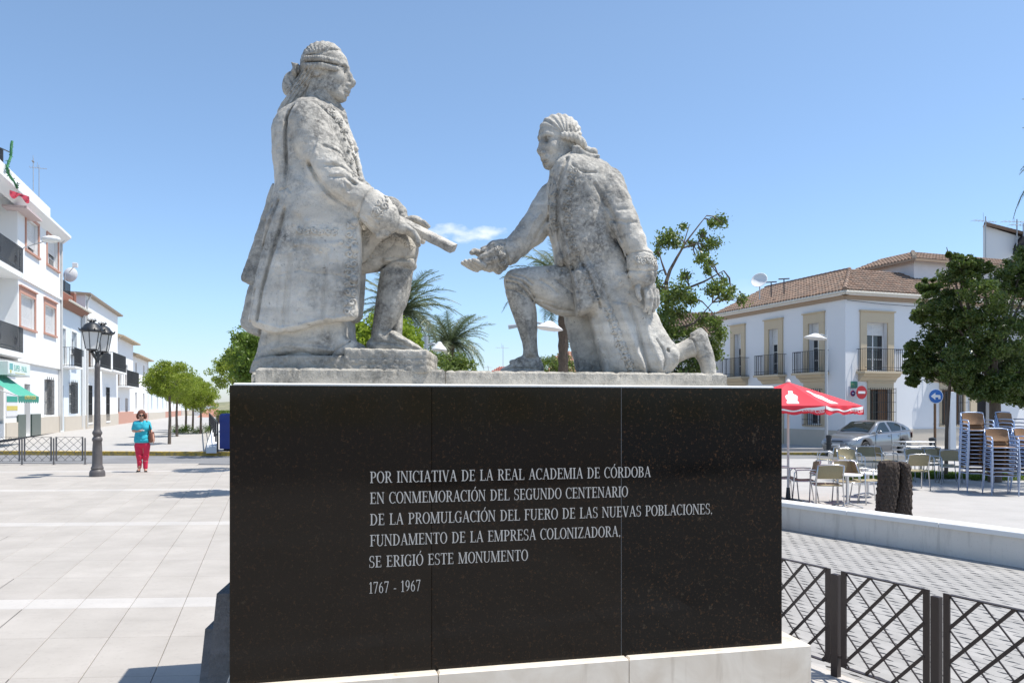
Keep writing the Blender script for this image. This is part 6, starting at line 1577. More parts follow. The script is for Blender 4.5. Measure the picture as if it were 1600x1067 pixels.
# lower building behind to the left, white gabled building to the right
a = at_depth(1030, 600, 52); b = at_depth(1128, 600, 52)
t = thing('house', 'low white house with a red tile roof behind the sparse tree', 'house', (a.x, 50, LOW)); w = b.x - a.x + 1; ze = at_depth(0, 523, 50).z - LOW; zr = at_depth(0, 489, 54).z - LOW
mb = MB(); mb.box(0, w, 0, 8, 0, ze); mb.obj('wall', M_WHITE, t); q = [Vector((-.3, -.4, ze)), Vector((w, -.4, ze)), Vector((w, 4, zr)), Vector((1.5, 4, zr))]; mb = MB(); mb.quad(*q); mb.quad(q[2], q[3], Vector((0, 8, ze)), Vector((w, 8, ze))); r = mb.obj('roof', painted('roof_bed', (.2, .13, .09), .9), t); tile_roof(r, q)
Yg = 47.0; g = thing('gabled_house', 'tall white gable wall with a clay tile edge behind the big dark tree', 'house', (at_depth(1536, 0, Yg).x, Yg, LOW))
X = lambda u: at_depth(u, 0, Yg).x - at_depth(1536, 0, Yg).x; Zg = lambda v: at_depth(0, v, Yg).z - LOW
mb = MB(); mb.prism([(0, 0), (0, Zg(352)), (X(1598), Zg(371)), (X(1720), Zg(400)), (X(1720), 0)], 0, 9, 'y', Matrix(((1, .64, 0, 0), (0, 1, 0, 0), (0, 0, 1, 0), (0, 0, 0, 1)))); mb.obj('wall', M_WHITE, g)
q = [Vector((X(1537) - .1, -.25, Zg(350.5))), Vector((X(1537) + 1.9, 3, Zg(350.5) + .2)), Vector((X(1720) + 2, 3, Zg(398) + .2)), Vector((X(1720), -.25, Zg(398)))]
mb = MB(); mb.quad(*q); mb.bar(q[0], q[3], .12, .16); r = mb.obj('roof', painted('roof_bed', (.2, .13, .09), .9), g); tile_roof(r, [q[0], q[3], q[2], q[1]], pitch=.24, row=.5)
mb = MB(); mb.prism([(X(1582), Zg(398)), (X(1584), Zg(384)), (X(1592), Zg(372)), (X(1602), Zg(366)), (X(1640), Zg(366)), (X(1640), Zg(398))], -.9, -.01, 'y'); mb.obj('dark_canopy', painted('black_canvas', (.02, .018, .022), .8), g)
for u, v, v2, lab, az in ((1540, 448, 336, 'aerial fixed to the left corner of the tall gable', .3), (1589, 400, 340, 'aerial on the slope of the tall gable roof', .1), (1599, 400, 346, 'aerial at the far right edge of the photo', .2)):
    p = at_depth(u, v, Yg - .3); antenna(p.x, p.y, p.z, (v - v2 - 3) / F_PX * Yg, lab, 1.7, az=az, mast=.035)
# far roofs seen between the statues
for u0, u1, vt, vb, Y, lab, col in ((752, 800, 571, 590, 75, 'far house with a dull red hipped roof seen low between the statues', (.36, .13, .10)), (846, 905, 545, 592, 62, 'far brick gabled house seen between the legs of the right statue', (.40, .22, .15))):
    a = at_depth(u0, 0, Y); w = at_depth(u1, 0, Y).x - a.x; z0 = at_depth(0, vb, Y).z; z1 = at_depth(0, vt, Y).z
    t = thing('house', lab, 'house', (a.x, Y, LOW)); mb = MB(); mb.box(.4, w - .4, .4, 6, 0, z0 - LOW); mb.obj('wall', M_BRICK if Y < 70 else M_WHITE, t)
    q = [Vector((0, 0, z0 - LOW)), Vector((w, 0, z0 - LOW)), Vector((w, 3, z1 - LOW)), Vector((w * .55, 3, z1 - LOW))]; mb = MB(); mb.quad(*q); mb.quad(q[3], q[2], Vector((w, 6.4, z0 - LOW)), Vector((0, 6.4, z0 - LOW))); mb.quad(q[0], q[3], Vector((0, 6.4, z0 - LOW))); r = mb.obj('roof', painted('far_roof_%d' % Y, col, .9), t); tile_roof(r, q, mat=painted('far_tile_%d' % Y, col, .9))
antenna(*at_depth(786, 600, 74), 3.6, 'thin tall aerial rising between the two statues', 1.3); antenna(*at_depth(763, 600, 76), 1.7, 'short thin aerial left of the taller one between the statues', .9)
# ---------------------------------------------------------------- trees
def leaf_mat(name, dark, light, trans=0.35, rough=0.45):
    if name in MATS: return MATS[name]
    m = bpy.data.materials.new(name); m.use_nodes = True; t = NT(m); b = t.n['Principled BSDF']
    r = t.node('ShaderNodeNewGeometry').outputs['Random Per Island']
    n = t.noise(t.wpos(), 2.4, 3)
    c = t.mix(t.math('MULTIPLY', t.math('ADD', r, n), .5), dark, light)
    b.inputs['Roughness'].default_value = rough; b.inputs['Specular IOR Level'].default_value = 0.4
    t.L(c, b.inputs['Base Color'])
    tr = t.node('ShaderNodeBsdfTranslucent'); mx = t.node('ShaderNodeMixShader'); mx.inputs[0].default_value = trans
    c2 = t.mix(0.5, c, (0.16, 0.26, 0.03)); t.L(c2, tr.inputs['Color'])
    out = t.n['Material Output']; t.L(b.outputs[0], mx.inputs[1]); t.L(tr.outputs[0], mx.inputs[2]); t.L(mx.outputs[0], out.inputs['Surface'])
    MATS[name] = m; return m
M_ORANGE = leaf_mat('orange_tree_leaf', (0.15, 0.21, 0.025), (0.44, 0.50, 0.07), .55)
M_BRIGHT = leaf_mat('bright_leaf', (0.12, 0.22, 0.02), (0.44, 0.52, 0.06), .5)
M_DKLEAF = leaf_mat('dark_glossy_leaf', (0.028, 0.055, 0.016), (0.17, 0.22, 0.055), .34, .33)
M_MIDLEAF = leaf_mat('olive_leaf', (0.07, 0.11, 0.025), (0.22, 0.27, 0.07), .38)
M_PALM = leaf_mat('palm_leaf', (0.075, 0.10, 0.055), (0.17, 0.20, 0.12), .2)
M_HEDGE = leaf_mat('hedge_leaf', (0.06, 0.12, 0.02), (0.22, 0.30, 0.05), .42)
def bark_fn(t):
    p = t.wpos((6, 6, 1.5)); n = t.noise(p, 4, 6, 0.7)
    return {'Base Color': t.mix(n, (0.06, 0.045, 0.035), (0.20, 0.16, 0.125)), 'Normal': t.bump(n, .7, .02)}
M_BARK = material('bark', (0.13, 0.1, 0.08), 0.95, fn=bark_fn)
def leaves_mesh(name, pts, size, mat, seed=0, aspect=.45, droop=.3):
    """pts: (n,3) leaf positions; each leaf a folded pair of triangles"""
    r = np.random.default_rng(seed); n = len(pts)
    d = r.normal(size=(n, 3)); d[:, 2] -= droop; d /= np.linalg.norm(d, axis=1)[:, None]
    s = np.cross(d, r.normal(size=(n, 3))); s /= np.linalg.norm(s, axis=1)[:, None] + 1e-9
    L = (size * r.uniform(.6, 1.3, n))[:, None]; nr = np.cross(d, s)
    a = pts - d * L * .5; b = pts + d * L * .5; m1 = pts + s * L * aspect * .5 + nr * L * .08; m2 = pts - s * L * aspect * .5 + nr * L * .08
    v = np.stack([a, m1, b, m2], 1).reshape(-1, 3).astype(np.float32)
    me = bpy.data.meshes.new(name); me.vertices.add(len(v)); me.vertices.foreach_set('co', v.ravel())
    me.loops.add(n * 4); me.loops.foreach_set('vertex_index', np.arange(n * 4, dtype=np.int32))
    me.polygons.add(n); me.polygons.foreach_set('loop_start', np.arange(0, n * 4, 4, dtype=np.int32))
    me.update(calc_edges=True); me.materials.append(mat); return me
def clumps(seed, centre, rad, nclump, per, crad, shell=.55, squash=1.0):
    r = np.random.default_rng(seed); c = r.normal(size=(nclump, 3)); c /= np.linalg.norm(c, axis=1)[:, None]
    c *= (shell + (1 - shell) * r.random(nclump) ** .6)[:, None] * np.array(rad) * .92
    out = []
    for i in range(nclump):
        k = int(per * r.uniform(.6, 1.4)); q = r.normal(size=(k, 3)); q /= np.linalg.norm(q, axis=1)[:, None]
        out.append(c[i] + q * (r.random(k) ** .45)[:, None] * crad * r.uniform(.6, 1.25) * np.array([1, 1, .8]))
    return np.concatenate(out) + np.array(centre)
def round_tree(name, label, base, hc_, rad, mat, seed, n=90, per=70, leaf=.09, trunk=.06, group=None, crad=.24, lean=0):
    t = thing(name, label, 'tree', base, 0, group); rnd = random.Random(seed)
    mb = MB(); c = Vector((lean, 0, hc_)); mb.tube([(0, 0, -.05), (rnd.uniform(-.03, .03), 0, hc_ * .4), (lean * .6, rnd.uniform(-.04, .04), hc_ - rad[2] * .7), c], [trunk * 1.25, trunk, trunk * .85, trunk * .4], 8)
    for k in range(7):
        a = k * .9 + rnd.random(); e = Vector((math.cos(a) * rad[0] * .7, math.sin(a) * rad[1] * .7, rad[2] * rnd.uniform(-.2, .6))); s = Vector((lean * .6, 0, hc_ - rad[2] * .75))
        mb.tube([s, s.lerp(c + e, .5) + Vector((0, 0, .08)), c + e], [trunk * .5, trunk * .3, trunk * .12], 5)
    mb.obj('trunk', M_BARK, t, smooth=True)
    link('crown', leaves_mesh('crown', clumps(seed, (lean, 0, hc_), rad, n, per, crad), leaf, mat, seed), t); return t
# street trees on the left (clipped orange trees)
G5 = 'round clipped orange trees along the left street'
for i, (u, v, z, hcv, r, lab) in enumerate(((264.6, 692, .22, 592, .98, 'nearest round clipped orange tree of the street row'), (276.5, 680.5, .29, 603, 1.05, 'second round orange tree of the row, just behind the nearest'),
        (290, 675, HIGH, 610, 1.05, 'third round orange tree of the row with its trunk over the planter'), (301, 672, HIGH, 612, 1.1, 'fourth round orange tree of the street row'), (313.5, 677, HIGH, 620, 1.0, 'rightmost round orange tree of the street row'))):
    p = on_ground(u, v, z); hh = EYE - (hcv - CV) / F_PX * p.y - z
    round_tree('orange_tree', lab, p, hh, (r, r, r * .78), M_ORANGE, 20 + i, 120, 75, .085, .055, G5)
mb = MB(); p = on_ground(291, 676, HIGH)
round_tree('shrub', 'low dark hedge around the third street tree', (p.x + .5, p.y - .3, HIGH - .1), .25, (1.3, .5, .22), M_HEDGE, 31, 40, 60, .07, .02)
G6 = 'leafy orange trees beside the left end of the pedestal'
for u, Y, vc, r, s, lab in ((408, 15.0, 560, (.62, .7, .62), 41, 'dark green orange tree just behind the left end of the pedestal'), (398, 20.5, 560, (.78, .9, .7), 42, 'middle orange tree half hidden behind the left statue'), (372, 26.0, 583, (.95, 1, .72), 43, 'farther paler orange tree left of the statue slab')):
    x = (u - CU) / F_PX * Y; hh = EYE - (vc - CV) / F_PX * Y
    round_tree('orange_tree', lab, (x, Y, 0), hh, r, M_ORANGE if s > 41 else M_HEDGE, s, 90, 80, .08, .06, G6, .2)
# bright tree and shrubs behind the left statue's leg
x = (605 - CU) / F_PX * 14; round_tree('bright_tree', 'bright yellow green tree behind the leg of the left statue', (x, 14, LOW), 2.75 - LOW, (.62, .62, .60), M_BRIGHT, 51, 100, 90, .085, .06, None, .17)
x = (690 - CU) / F_PX * 19; round_tree('olive_tree', 'dull green bushy tree behind the left statue base', (x, 19, LOW), 2.35 - LOW, (.95, .7, .62), M_MIDLEAF, 52, 100, 80, .09, .06, None, .22)
x = (640 - CU) / F_PX * 16; round_tree('bright_tree', 'low yellow green bush right of the left statue foot', (x, 16, LOW), 2.2 - LOW, (.55, .5, .45), M_BRIGHT, 53, 60, 80, .08, .05, None, .17)
x = (870 - CU) / F_PX * 40; round_tree('olive_tree', 'far green bush low between the legs of the right statue', (x, 40, LOW), 3.3 - LOW, (1.5, 1, .9), M_MIDLEAF, 54, 90, 70, .12, .08, None, .3)
x = (1068 - CU) / F_PX * 15; round_tree('shrub', 'dark bush behind the raised foot of the right statue', (x, 15, LOW), 2.35 - LOW, (.62, .6, .55), M_DKLEAF, 55, 70, 90, .08, .05, None, .2)
# sparse tree between statue and corner house
def sparse_tree():
    Y = 15.0; base = at_depth(1036, 0, Y); base = Vector((base.x, Y, LOW))
    t = thing('sparse_tree', 'tall sparse tree with bare dark branches behind the right statue', 'tree', base)
    P = lambda u, v, y=0: at_depth(u, v, Y + y) - base
    limbs = [([(1036, 700), (1040, 560), (1042, 480), (1041, 440)], [.14, .11, .08, .065]), ([(1041, 440), (1047, 422), (1058, 402), (1072, 378), (1092, 352), (1104, 337)], [.06, .055, .045, .03, .022, .012]), ([(1041, 430), (1034, 410), (1030, 396)], [.04, .025, .012]),
             ([(1042, 480), (1075, 450), (1100, 440), (1131, 423)], [.05, .035, .03, .012]), ([(1041, 520), (1085, 505), (1113, 473)], [.05, .03, .012]), ([(1062, 396), (1070, 375), (1077, 352)], [.03, .02, .012]), ([(1066, 388), (1090, 380), (1096, 369)], [.03, .02, .01]), ([(1072, 380), (1060, 372), (1050, 380)], [.02, .015, .008]), ([(1041, 540), (1075, 560), (1100, 545)], [.04, .03, .012]), ([(1096, 470), (1115, 490), (1125, 520)], [.02, .015, .008])]
    mb = MB(); rnd = random.Random(6)
    for pts, rs in limbs:
        yy = rnd.uniform(-.5, .5); mb.tube([P(u, v, yy * i / len(pts)) for i, (u, v) in enumerate(pts)], [q * .62 for q in rs], 6)
    segs_ = [(a_, b_) for pts, rs in limbs for a_, b_ in zip(pts[:-1], pts[1:])]
    cl = [(1125, 345, 11, 9), (1112, 350, 7, 6), (1068, 354, 5, 4), (1045, 370, 13, 10), (1034, 380, 9, 9), (1056, 382, 9, 6), (1080, 381, 6, 5), (1098, 368, 6, 8), (1115, 380, 11, 8), (1103, 388, 9, 7), (1097, 402, 8, 8), (1108, 412, 9, 6), (1106, 424, 5, 7), (1090, 408, 4, 4),
          (1120, 450, 14, 9), (1135, 460, 11, 9), (1130, 440, 6, 6), (1112, 456, 9, 6), (1144, 452, 5, 6), (1159, 468, 7, 8), (1060, 455, 14, 14), (1045, 470, 14, 14), (1075, 465, 11, 10), (1030, 450, 9, 12), (1035, 500, 16, 16), (1060, 490, 14, 12), (1082, 470, 8, 7), (1050, 520, 16, 12), (1080, 520, 14, 9), (1098, 500, 13, 10), (1115, 505, 11, 9), (1125, 522, 9, 12), (1112, 540, 12, 12), (1120, 555, 8, 8), (1090, 545, 14, 12), (1066, 548, 16, 12), (1040, 548, 14, 14), (1028, 395, 5, 8), (1100, 575, 8, 8), (1022, 430, 6, 10), (1070, 430, 8, 7)]
    for u, v, ru, rv in cl:      # twigs reaching from the nearest limb into every clump
        best = min(((( (a_[0] + (b_[0] - a_[0]) * q) - u) ** 2 + ((a_[1] + (b_[1] - a_[1]) * q) - v) ** 2, (a_[0] + (b_[0] - a_[0]) * q, a_[1] + (b_[1] - a_[1]) * q)) for a_, b_ in segs_ for q in (.1, .4, .7, 1)))[1]
        for k_ in range(3): mb.tube([P(*best), P((best[0] + u) / 2 + rnd.uniform(-3, 3), (best[1] + v) / 2 - 3), P(u + rnd.uniform(-.6, .6) * ru, v + rnd.uniform(-.6, .6) * rv)], [.012, .009, .003], 4)
    mb.obj('trunk', M_BARK, t, smooth=True)
    r = np.random.default_rng(5); out = []
    for u, v, ru, rv in cl:
        c = P(u, v, r.uniform(-.5, .5)); ru, rv = ru * 1.2, rv * 1.15; k = int(ru * rv * 2.3) + 20; q = r.normal(size=(k, 3)) * .52
        out.append(np.array(c) + q * np.array([ru, (ru + rv) / 2, rv]) * Y / F_PX)
    link('crown', leaves_mesh('crown', np.concatenate(out), .060, M_DKLEAF2, 5, .55, .5), t)
M_DKLEAF2 = leaf_mat('medium_leaf', (0.06, 0.10, 0.02), (0.22, 0.27, 0.065), .38, .4)
sparse_tree()
# big dark trees at right
def big_tree(u, Y, label, seed, blobs, trunk, lean=0):
    base = Vector((at_depth(u, 0, Y).x, Y, LOW)); t = thing('shade_tree', label, 'tree', base, 0, 'dark shade trees over the stacked chairs'); rnd = random.Random(seed)
    P = lambda u, v, y=0: at_depth(u, v, Y + y) - base
    mb = MB(); top = P(u + lean, 600); mb.tube([(0, 0, -.05), (.02, 0, top.z * .5), top], [trunk * 1.2, trunk, trunk * .9], 9)
    for bu, bv, br, by in blobs:
        c = P(bu, bv, by); m = top.lerp(c, .5) + Vector((rnd.uniform(-.2, .2), rnd.uniform(-.2, .2), .1)); mb.tube([top, m, c, c + (c - m) * .12], [trunk * .5, trunk * .25, trunk * .12, .008], 6)
    mb.obj('trunk', M_BARK, t, smooth=True); r = np.random.default_rng(seed); out = []
    for bu, bv, br, by in blobs:
        R = br * Y / F_PX; c = np.array(P(bu, bv, by)); out.append(clumps(int(r.integers(1e6)), c, (R, R, R * .88), 40, 88, R * .29, .34))
    pts = np.concatenate(out); link('crown', leaves_mesh('crown', pts, .085, M_DKLEAF, seed, .5, .5), t)
big_tree(1554, 20.5, 'large dark leafy tree with a thick trunk rising behind the stacked chairs', 61,
    [(1500, 440, 42, .3), (1540, 470, 45, -.5), (1590, 440, 42, .2), (1470, 480, 34, .4), (1520, 520, 50, 0), (1570, 530, 50, -.6), (1620, 500, 50, .2), (1600, 580, 42, 0), (1550, 590, 40, .5), (1500, 572, 36, -.3), (1482, 398, 4, 0), (1500, 415, 22, 0), (1575, 600, 34, -.6), (1630, 560, 50, 1), (1530, 420, 20, .2), (1595, 410, 26, .5), (1545, 610, 30, -.4), (1600, 615, 30, .2), (1522, 598, 24, .2), (1560, 560, 40, .8), (1500, 500, 36, .8), (1612, 440, 40, .4)], .14)
big_tree(1478, 21.5, 'slimmer dark tree with a thin trunk at the left edge of the shade trees', 62,
    [(1450, 490, 26, 0), (1440, 550, 28, .2), (1470, 530, 32, -.2), (1440, 572, 26, .1), (1488, 580, 28, .3), (1430, 575, 18, .2), (1462, 575, 26, .2), (1504, 600, 20, 0), (1425, 540, 8, 0), (1426, 596, 10, 0), (1452, 450, 18, .2), (1500, 570, 26, -.2)], .045, 6)
# palms
def frond_mesh(L=2.6, seed=0, droop=1.0):
    r = random.Random(seed); mb = MB(); n = 13; pts = []
    for i in range(n + 1):
        f = i / n; pts.append(Vector((L * (f - .12 * droop * f ** 2.6 * 1.2), 0, L * (.30 * f - .62 * droop * f ** 2.3))))
    mb.tube(pts, [.035 * (1 - .85 * i / n) for i in range(n + 1)], 4)
    m = 44
    for i in range(3, m):
        f = i / m; q = f * n; k = min(n - 1, int(q)); p = pts[k].lerp(pts[k + 1], q - k); d = (pts[k + 1] - pts[k]).normalized()
        ll = L * .21 * math.sin(math.pi * min(1, f * .85 + .16)) ** .6 * r.uniform(.85, 1.1)
        for s in (-1, 1):
            side = Vector((0, s, 0)); e = p + (d * .62 + side * .75 + Vector((0, 0, r.uniform(-.35, .18)))).normalized() * ll; w = d * .022 * L / 2.6
            mb.add([p - w, p + w, e], [(0, 1, 2)])
    return mb.mesh('frond', M_PALM, fixn=False)
FR = [frond_mesh(2.6, k, .55 + .25 * k) for k in range(4)]
def palmtrunk_fn(t):
    p = t.wpos((1, 1, 1)); n = t.noise(p, 9, 5, .7); w = t.math('SINE', t.math('MULTIPLY', t.node('ShaderNodeSeparateXYZ').outputs[2], 1)); return {'Base Color': t.mix(n, (.05, .035, .028), (.19, .14, .10)), 'Normal': t.bump(n, .8, .05)}
M_PT = material('palm_trunk', (.12, .09, .07), .95, fn=palmtrunk_fn)
def palm(u, v, Y, L, label, seed, n=34, down=.0, spread=None):
    c = at_depth(u, v, Y); base = Vector((c.x, Y, LOW)); t = thing('palm_tree', label, 'palm tree', base, 0, 'palm trees behind the monument'); rnd = random.Random(seed); H = c.z - LOW
    mb = MB(); rings = 26; mb.lathe([(.19 + .03 * (i % 2) + (.10 if i < 2 else 0), H * i / rings) for i in range(rings + 1)] + [(.30, H + .15), (.12, H + .4)], 10); mb.obj('trunk', M_PT, t)
    for k in range(n):
        el = 1.15 - 1.9 * (k / n) ** 1.0 + rnd.uniform(-.12, .12); az = k * 2.399 + rnd.uniform(-.2, .2)
        me = FR[min(3, max(0, int(3.2 * k / n + rnd.uniform(-.5, .7))))]
        o = link('frond', me, t, (0, 0, H + .25)); s = L / 2.6 * rnd.uniform(.85, 1.1); o.scale = (s, s, s)
        o.rotation_euler = (rnd.uniform(-.4, .4), -el * .72, az)
    return t
palm(626, 496, 36, 3.1, 'date palm spreading out behind the leg of the left statue', 1, 58)
palm(704, 545, 40, 2.5, 'palm crown low in the gap between the two statues', 2, 54)
palm(880, 452, 33, 2.9, 'palm with drooping fronds behind the raised leg of the right statue', 3, 54)
palm(1730, 246, 20, 2.5, 'tall palm just outside the right edge with one frond tip in view', 4, 30)
# hedge and grass
def hedge(label, x0, x1, y0, y1, z0, z1, mat, n, leaf, seed, name='hedge'):
    t = thing(name, label, 'hedge', ((x0 + x1) / 2, (y0 + y1) / 2, z0)); r = np.random.default_rng(seed); w, d, h = (x1 - x0) / 2, (y1 - y0) / 2, z1 - z0
    p = np.stack([r.uniform(-w, w, n), r.uniform(-d, d, n), h * r.random(n) ** .5], 1); link('foliage', leaves_mesh('foliage', p, leaf, mat, seed, .4), t)
    mb = MB(); mb.box(-w * .9, w * .9, -d * .8, d * .8, 0, h * .6); mb.obj('branches', M_BARK, t)
a = at_depth(333, 0, 62); hedge('low green hedge at the far end of the left street', a.x, a.x + 3.5, 62, 63.5, HIGH, HIGH + 1.0, M_HEDGE, 6000, .12, 71)
for u0, u1, Y, s in ((1322, 1408, 21.3, 72), (1424, 1480, 22.0, 73), (1500, 1620, 21.5, 75)):
    a = at_depth(u0, 0, Y).x; b = at_depth(u1, 0, Y).x; r = np.random.default_rng(s); n = 5200
    p = np.stack([r.uniform(a, b, n), r.uniform(Y - .7, Y + .9, n), LOW + .12 * r.random(n)], 1)
    tag(link('grass', leaves_mesh('grass', p, .10, M_BRIGHT if s == 72 else M_HEDGE, s, .2, -1.2)), 'green grass growing behind the cafe tables' , 'grass', kind='stuff')
# ---------------------------------------------------------------- fences
M_FENCE = painted('dark_brown_iron', (0.040, 0.030, 0.028), 0.45, 0.15, 15, 0.1)
PW_, PH_, PB_ = 0.665, 0.68, 0.10
def fence_panel_parts(root, x0, w=PW_, thin=1.0):
    """one lattice panel: frame and crossing flat bars"""
    f = bpy.data.objects.new('panel', None); COL.objects.link(f); f.parent = root; f.location = (x0, 0, 0)
    def me(n, mb): return mb.obj(n, M_FENCE, f)
    mb = MB(); mb.box(0, .042, -.006, .006, PB_, PB_ + PH_); me('frame_bar', mb)
    mb = MB(); mb.box(w - .042, w, -.006, .006, PB_, PB_ + PH_); me('frame_bar', mb)
    mb = MB(); mb.box(.0425, w - .0425, -.017, .017, PB_ + PH_ - .008, PB_ + PH_); me('rail', mb)
    mb = MB(); mb.box(.0425, w - .0425, -.017, .017, PB_, PB_ + .008); me('rail', mb)
    dx = (w - .068) / 3; dz = (PH_ - .016) / 3.15
    X0, X1, Zb, Zt = .034, w - .034, PB_ + .008, PB_ + PH_ - .008
    for sgn in (1, -1):
        for k in range(-4, 8):
            # line through the top edge at x = X + k dx, going down
            xa = X1 - k * dx if sgn > 0 else X0 + k * dx
            sl = dz / dx
            a = (xa, Zt); L = 10
            # clip z = Zt - sl*|x - xa| on the falling side
            if sgn > 0: b = (xa - (Zt - Zb) / sl, Zb)
            else: b = (xa + (Zt - Zb) / sl, Zb)
            (x1, z1), (x2, z2) = a, b
            def clip(x, z, ox, oz):
                if x < X0: z += (X0 - x) * (oz - z) / (ox - x); x = X0
                if x > X1: z += (X1 - x) * (oz - z) / (ox - x); x = X1
                return x, z
            if min(x1, x2) >= X1 or max(x1, x2) <= X0: continue
            p, q = clip(x1, z1, x2, z2), clip(x2, z2, x1, z1)
            if abs(p[0] - q[0]) < .02: continue
            yo = -.0045 if sgn > 0 else .0045
            mb = MB(); mb.bar((p[0], yo, p[1]), (q[0], yo, q[1]), .008, .016 if sgn > 0 else .008, (0, 1, 0)) if False else mb.bar((p[0], yo, p[1]), (q[0], yo, q[1]), .021 * thin if sgn > 0 else .009, .008, (0, 1, 0)); me('lattice_bar', mb)
    return f
def fence(label, a, b, n, pitch, thin=1.0, post_w=.056):
    a = Vector(a); b = Vector(b); d = (b - a).normalized(); t = thing('fence', label, 'fence', a, math.atan2(d.y, d.x))
    w = pitch - .094
    proto = fence_panel_parts(t, .047, w, thin); 
    for k in range(1, n): c = copy_tree(proto, t); c.location = (.047 + k * pitch, 0, 0)
    mb = MB(); mb.cbox(-post_w / 2, post_w / 2, -.02, .02, 0, PB_ + PH_ - .03, .004); mb.box(-.05, .05, -.012, .012, PB_ + .06, PB_ + .075); me = mb.mesh('post', M_FENCE)
    for k in range(n + 1): share('post', me, t, (k * pitch, 0, 0))
    mb = MB(); mb.lathe([(.06, .0), (.06, .006), (.03, .012)], 10); mf = mb.mesh('foot', M_FENCE)
    for k in range(n + 1): share('foot', mf, t, (k * pitch, 0, 0))
    return t
FE = 0.762
fence('dark iron lattice fence running from the pedestal towards the lower right corner', F0 + FD * FE * 3, F0 - FD * FE * 4, 7, FE)
M_FENCE = painted('weathered_grey_iron', (.13, .125, .125), .5, .15, 15, .1)  # paler copy of the fence iron, with sunlight put into its colour
pa = on_ground(-66, 727, 0); pb = on_ground(133, 725.5, 0)
fence('thin iron lattice fence at the far left edge of the plaza', (pa.x, pa.y, 0), (pb.x, pb.y, 0), 4, (pb - pa).length / 4, .5, .028)

# ---------------------------------------------------------------- double lantern lamp post on the plaza
def metal_fn(t):
    p = t.wpos(); n = t.noise(p, 14, 5, .7); return {'Base Color': t.mix(n, (.055, .05, .05), (.15, .135, .13)), 'Normal': t.bump(n, .2, .004)}
M_CAST = material('cast_iron', (.09, .085, .085), .5, fn=metal_fn)
M_CASTD = painted('black_cast_iron', (.022, .024, .027), .4, .2, 20)
M_MILK = material('frosted_glass', (.62, .62, .60), .35, spec=.5)
lp = on_ground(152, 744, 0)
lpt = thing('street_lamp', 'cast iron lamp post with two glass lanterns at the top on the plaza', 'street lamp', lp, R_(100))
k = lp.y / F_PX        # metres per pixel there
Hh = lambda v: (744 - v) * k
def prof(pts): return [(w * k, Hh(v)) for w, v in pts]
mb = MB(); mb.lathe(prof([(11.5, 746), (11.3, 738), (10.5, 735.5), (8.5, 733), (9.3, 731), (7.6, 727), (7.3, 718), (6.9, 700), (6.3, 690), (7.0, 689), (7.6, 686.5), (7.0, 684), (5.4, 682), (5.6, 680), (7.0, 677.5), (7.2, 675.5), (6.0, 673), (4.9, 671), (4.7, 664), (4.2, 620), (3.8, 575), (4.2, 574), (4.0, 571), (3.3, 569), (2.6, 557)]), 20); mb.obj('post', M_CAST, lpt, smooth=True)
mb = MB(); mb.tube([(0, 0, Hh(570)), (0, 0, Hh(549))], .05, 8)
for s in (-1, 1):
    mb.tube([(0, 0, Hh(566)), (s * .12, 0, Hh(560)), (s * .26, 0, Hh(556)), (s * .36, 0, Hh(551))], [.03, .028, .03, .035], 6); mb.tube([(0, 0, Hh(552)), (s * .2, 0, Hh(549)), (s * .36, 0, Hh(549))], .022, 6)
    mb.tube([(s * .10 + .07 * math.cos(a) * s, 0, Hh(556) + .07 * math.sin(a)) for a in [i * .7 for i in range(9)]], .014, 5)
mb.obj('bracket', M_CASTD, lpt, smooth=True)
for s, dv in ((-1, 0), (1, 3)):
    g = bpy.data.objects.new('lantern', None); COL.objects.link(g); g.parent = lpt; g.location = (s * .36, 0, Hh(549 + dv * 0))
    def fr(r, z): return [(r * math.cos(R_(60 * i)), r * math.sin(R_(60 * i)), z) for i in range(6)]
    rb, rt, hz = .13, .20, .42
    mb = MB(); mb.add(fr(rb, .03) + fr(rt, hz), [(i, (i + 1) % 6, 6 + (i + 1) % 6, 6 + i) for i in range(6)]); mb.obj('glass', M_MILK, g)
    mb = MB()
    for i in range(6): mb.tube([fr(rb + .004, .03)[i], fr(rt + .004, hz)[i]], .010, 5)
    mb.lathe([(.03, -.02), (.12, .0), (.125, .03), (.11, .032)], 6, None); mb.obj('lantern_frame', M_CASTD, g)
    mb = MB(); mb.lathe([(rt + .01, hz - .005), (rt + .06, hz + .02), (rt + .055, hz + .05), (rt + .0, hz + .10), (rt - .035, hz + .16), (rt - .09, hz + .20), (.055, hz + .225), (.045, hz + .25), (.03, hz + .28), (.01, hz + .30)], 12); mb.obj('lantern_roof', M_CASTD, g, smooth=True)
    mb = MB()
    for i in range(12): a = R_(30 * i); c = Vector(((rt + .055) * math.cos(a), (rt + .055) * math.sin(a), hz + .04)); mb.tube([c, c + Vector((math.cos(a) * .03, math.sin(a) * .03, .05))], [.02, .004], 4)
    for i in range(6): a = R_(60 * i); mb.tube([(.04 * math.cos(a), .04 * math.sin(a), hz + .24), (.09 * math.cos(a), .09 * math.sin(a), hz + .27), (.07 * math.cos(a), .07 * math.sin(a), hz + .31)], [.018, .014, .004], 4)
    mb.obj('crown_ornament', M_CASTD, g)['kind'] = 'stuff'
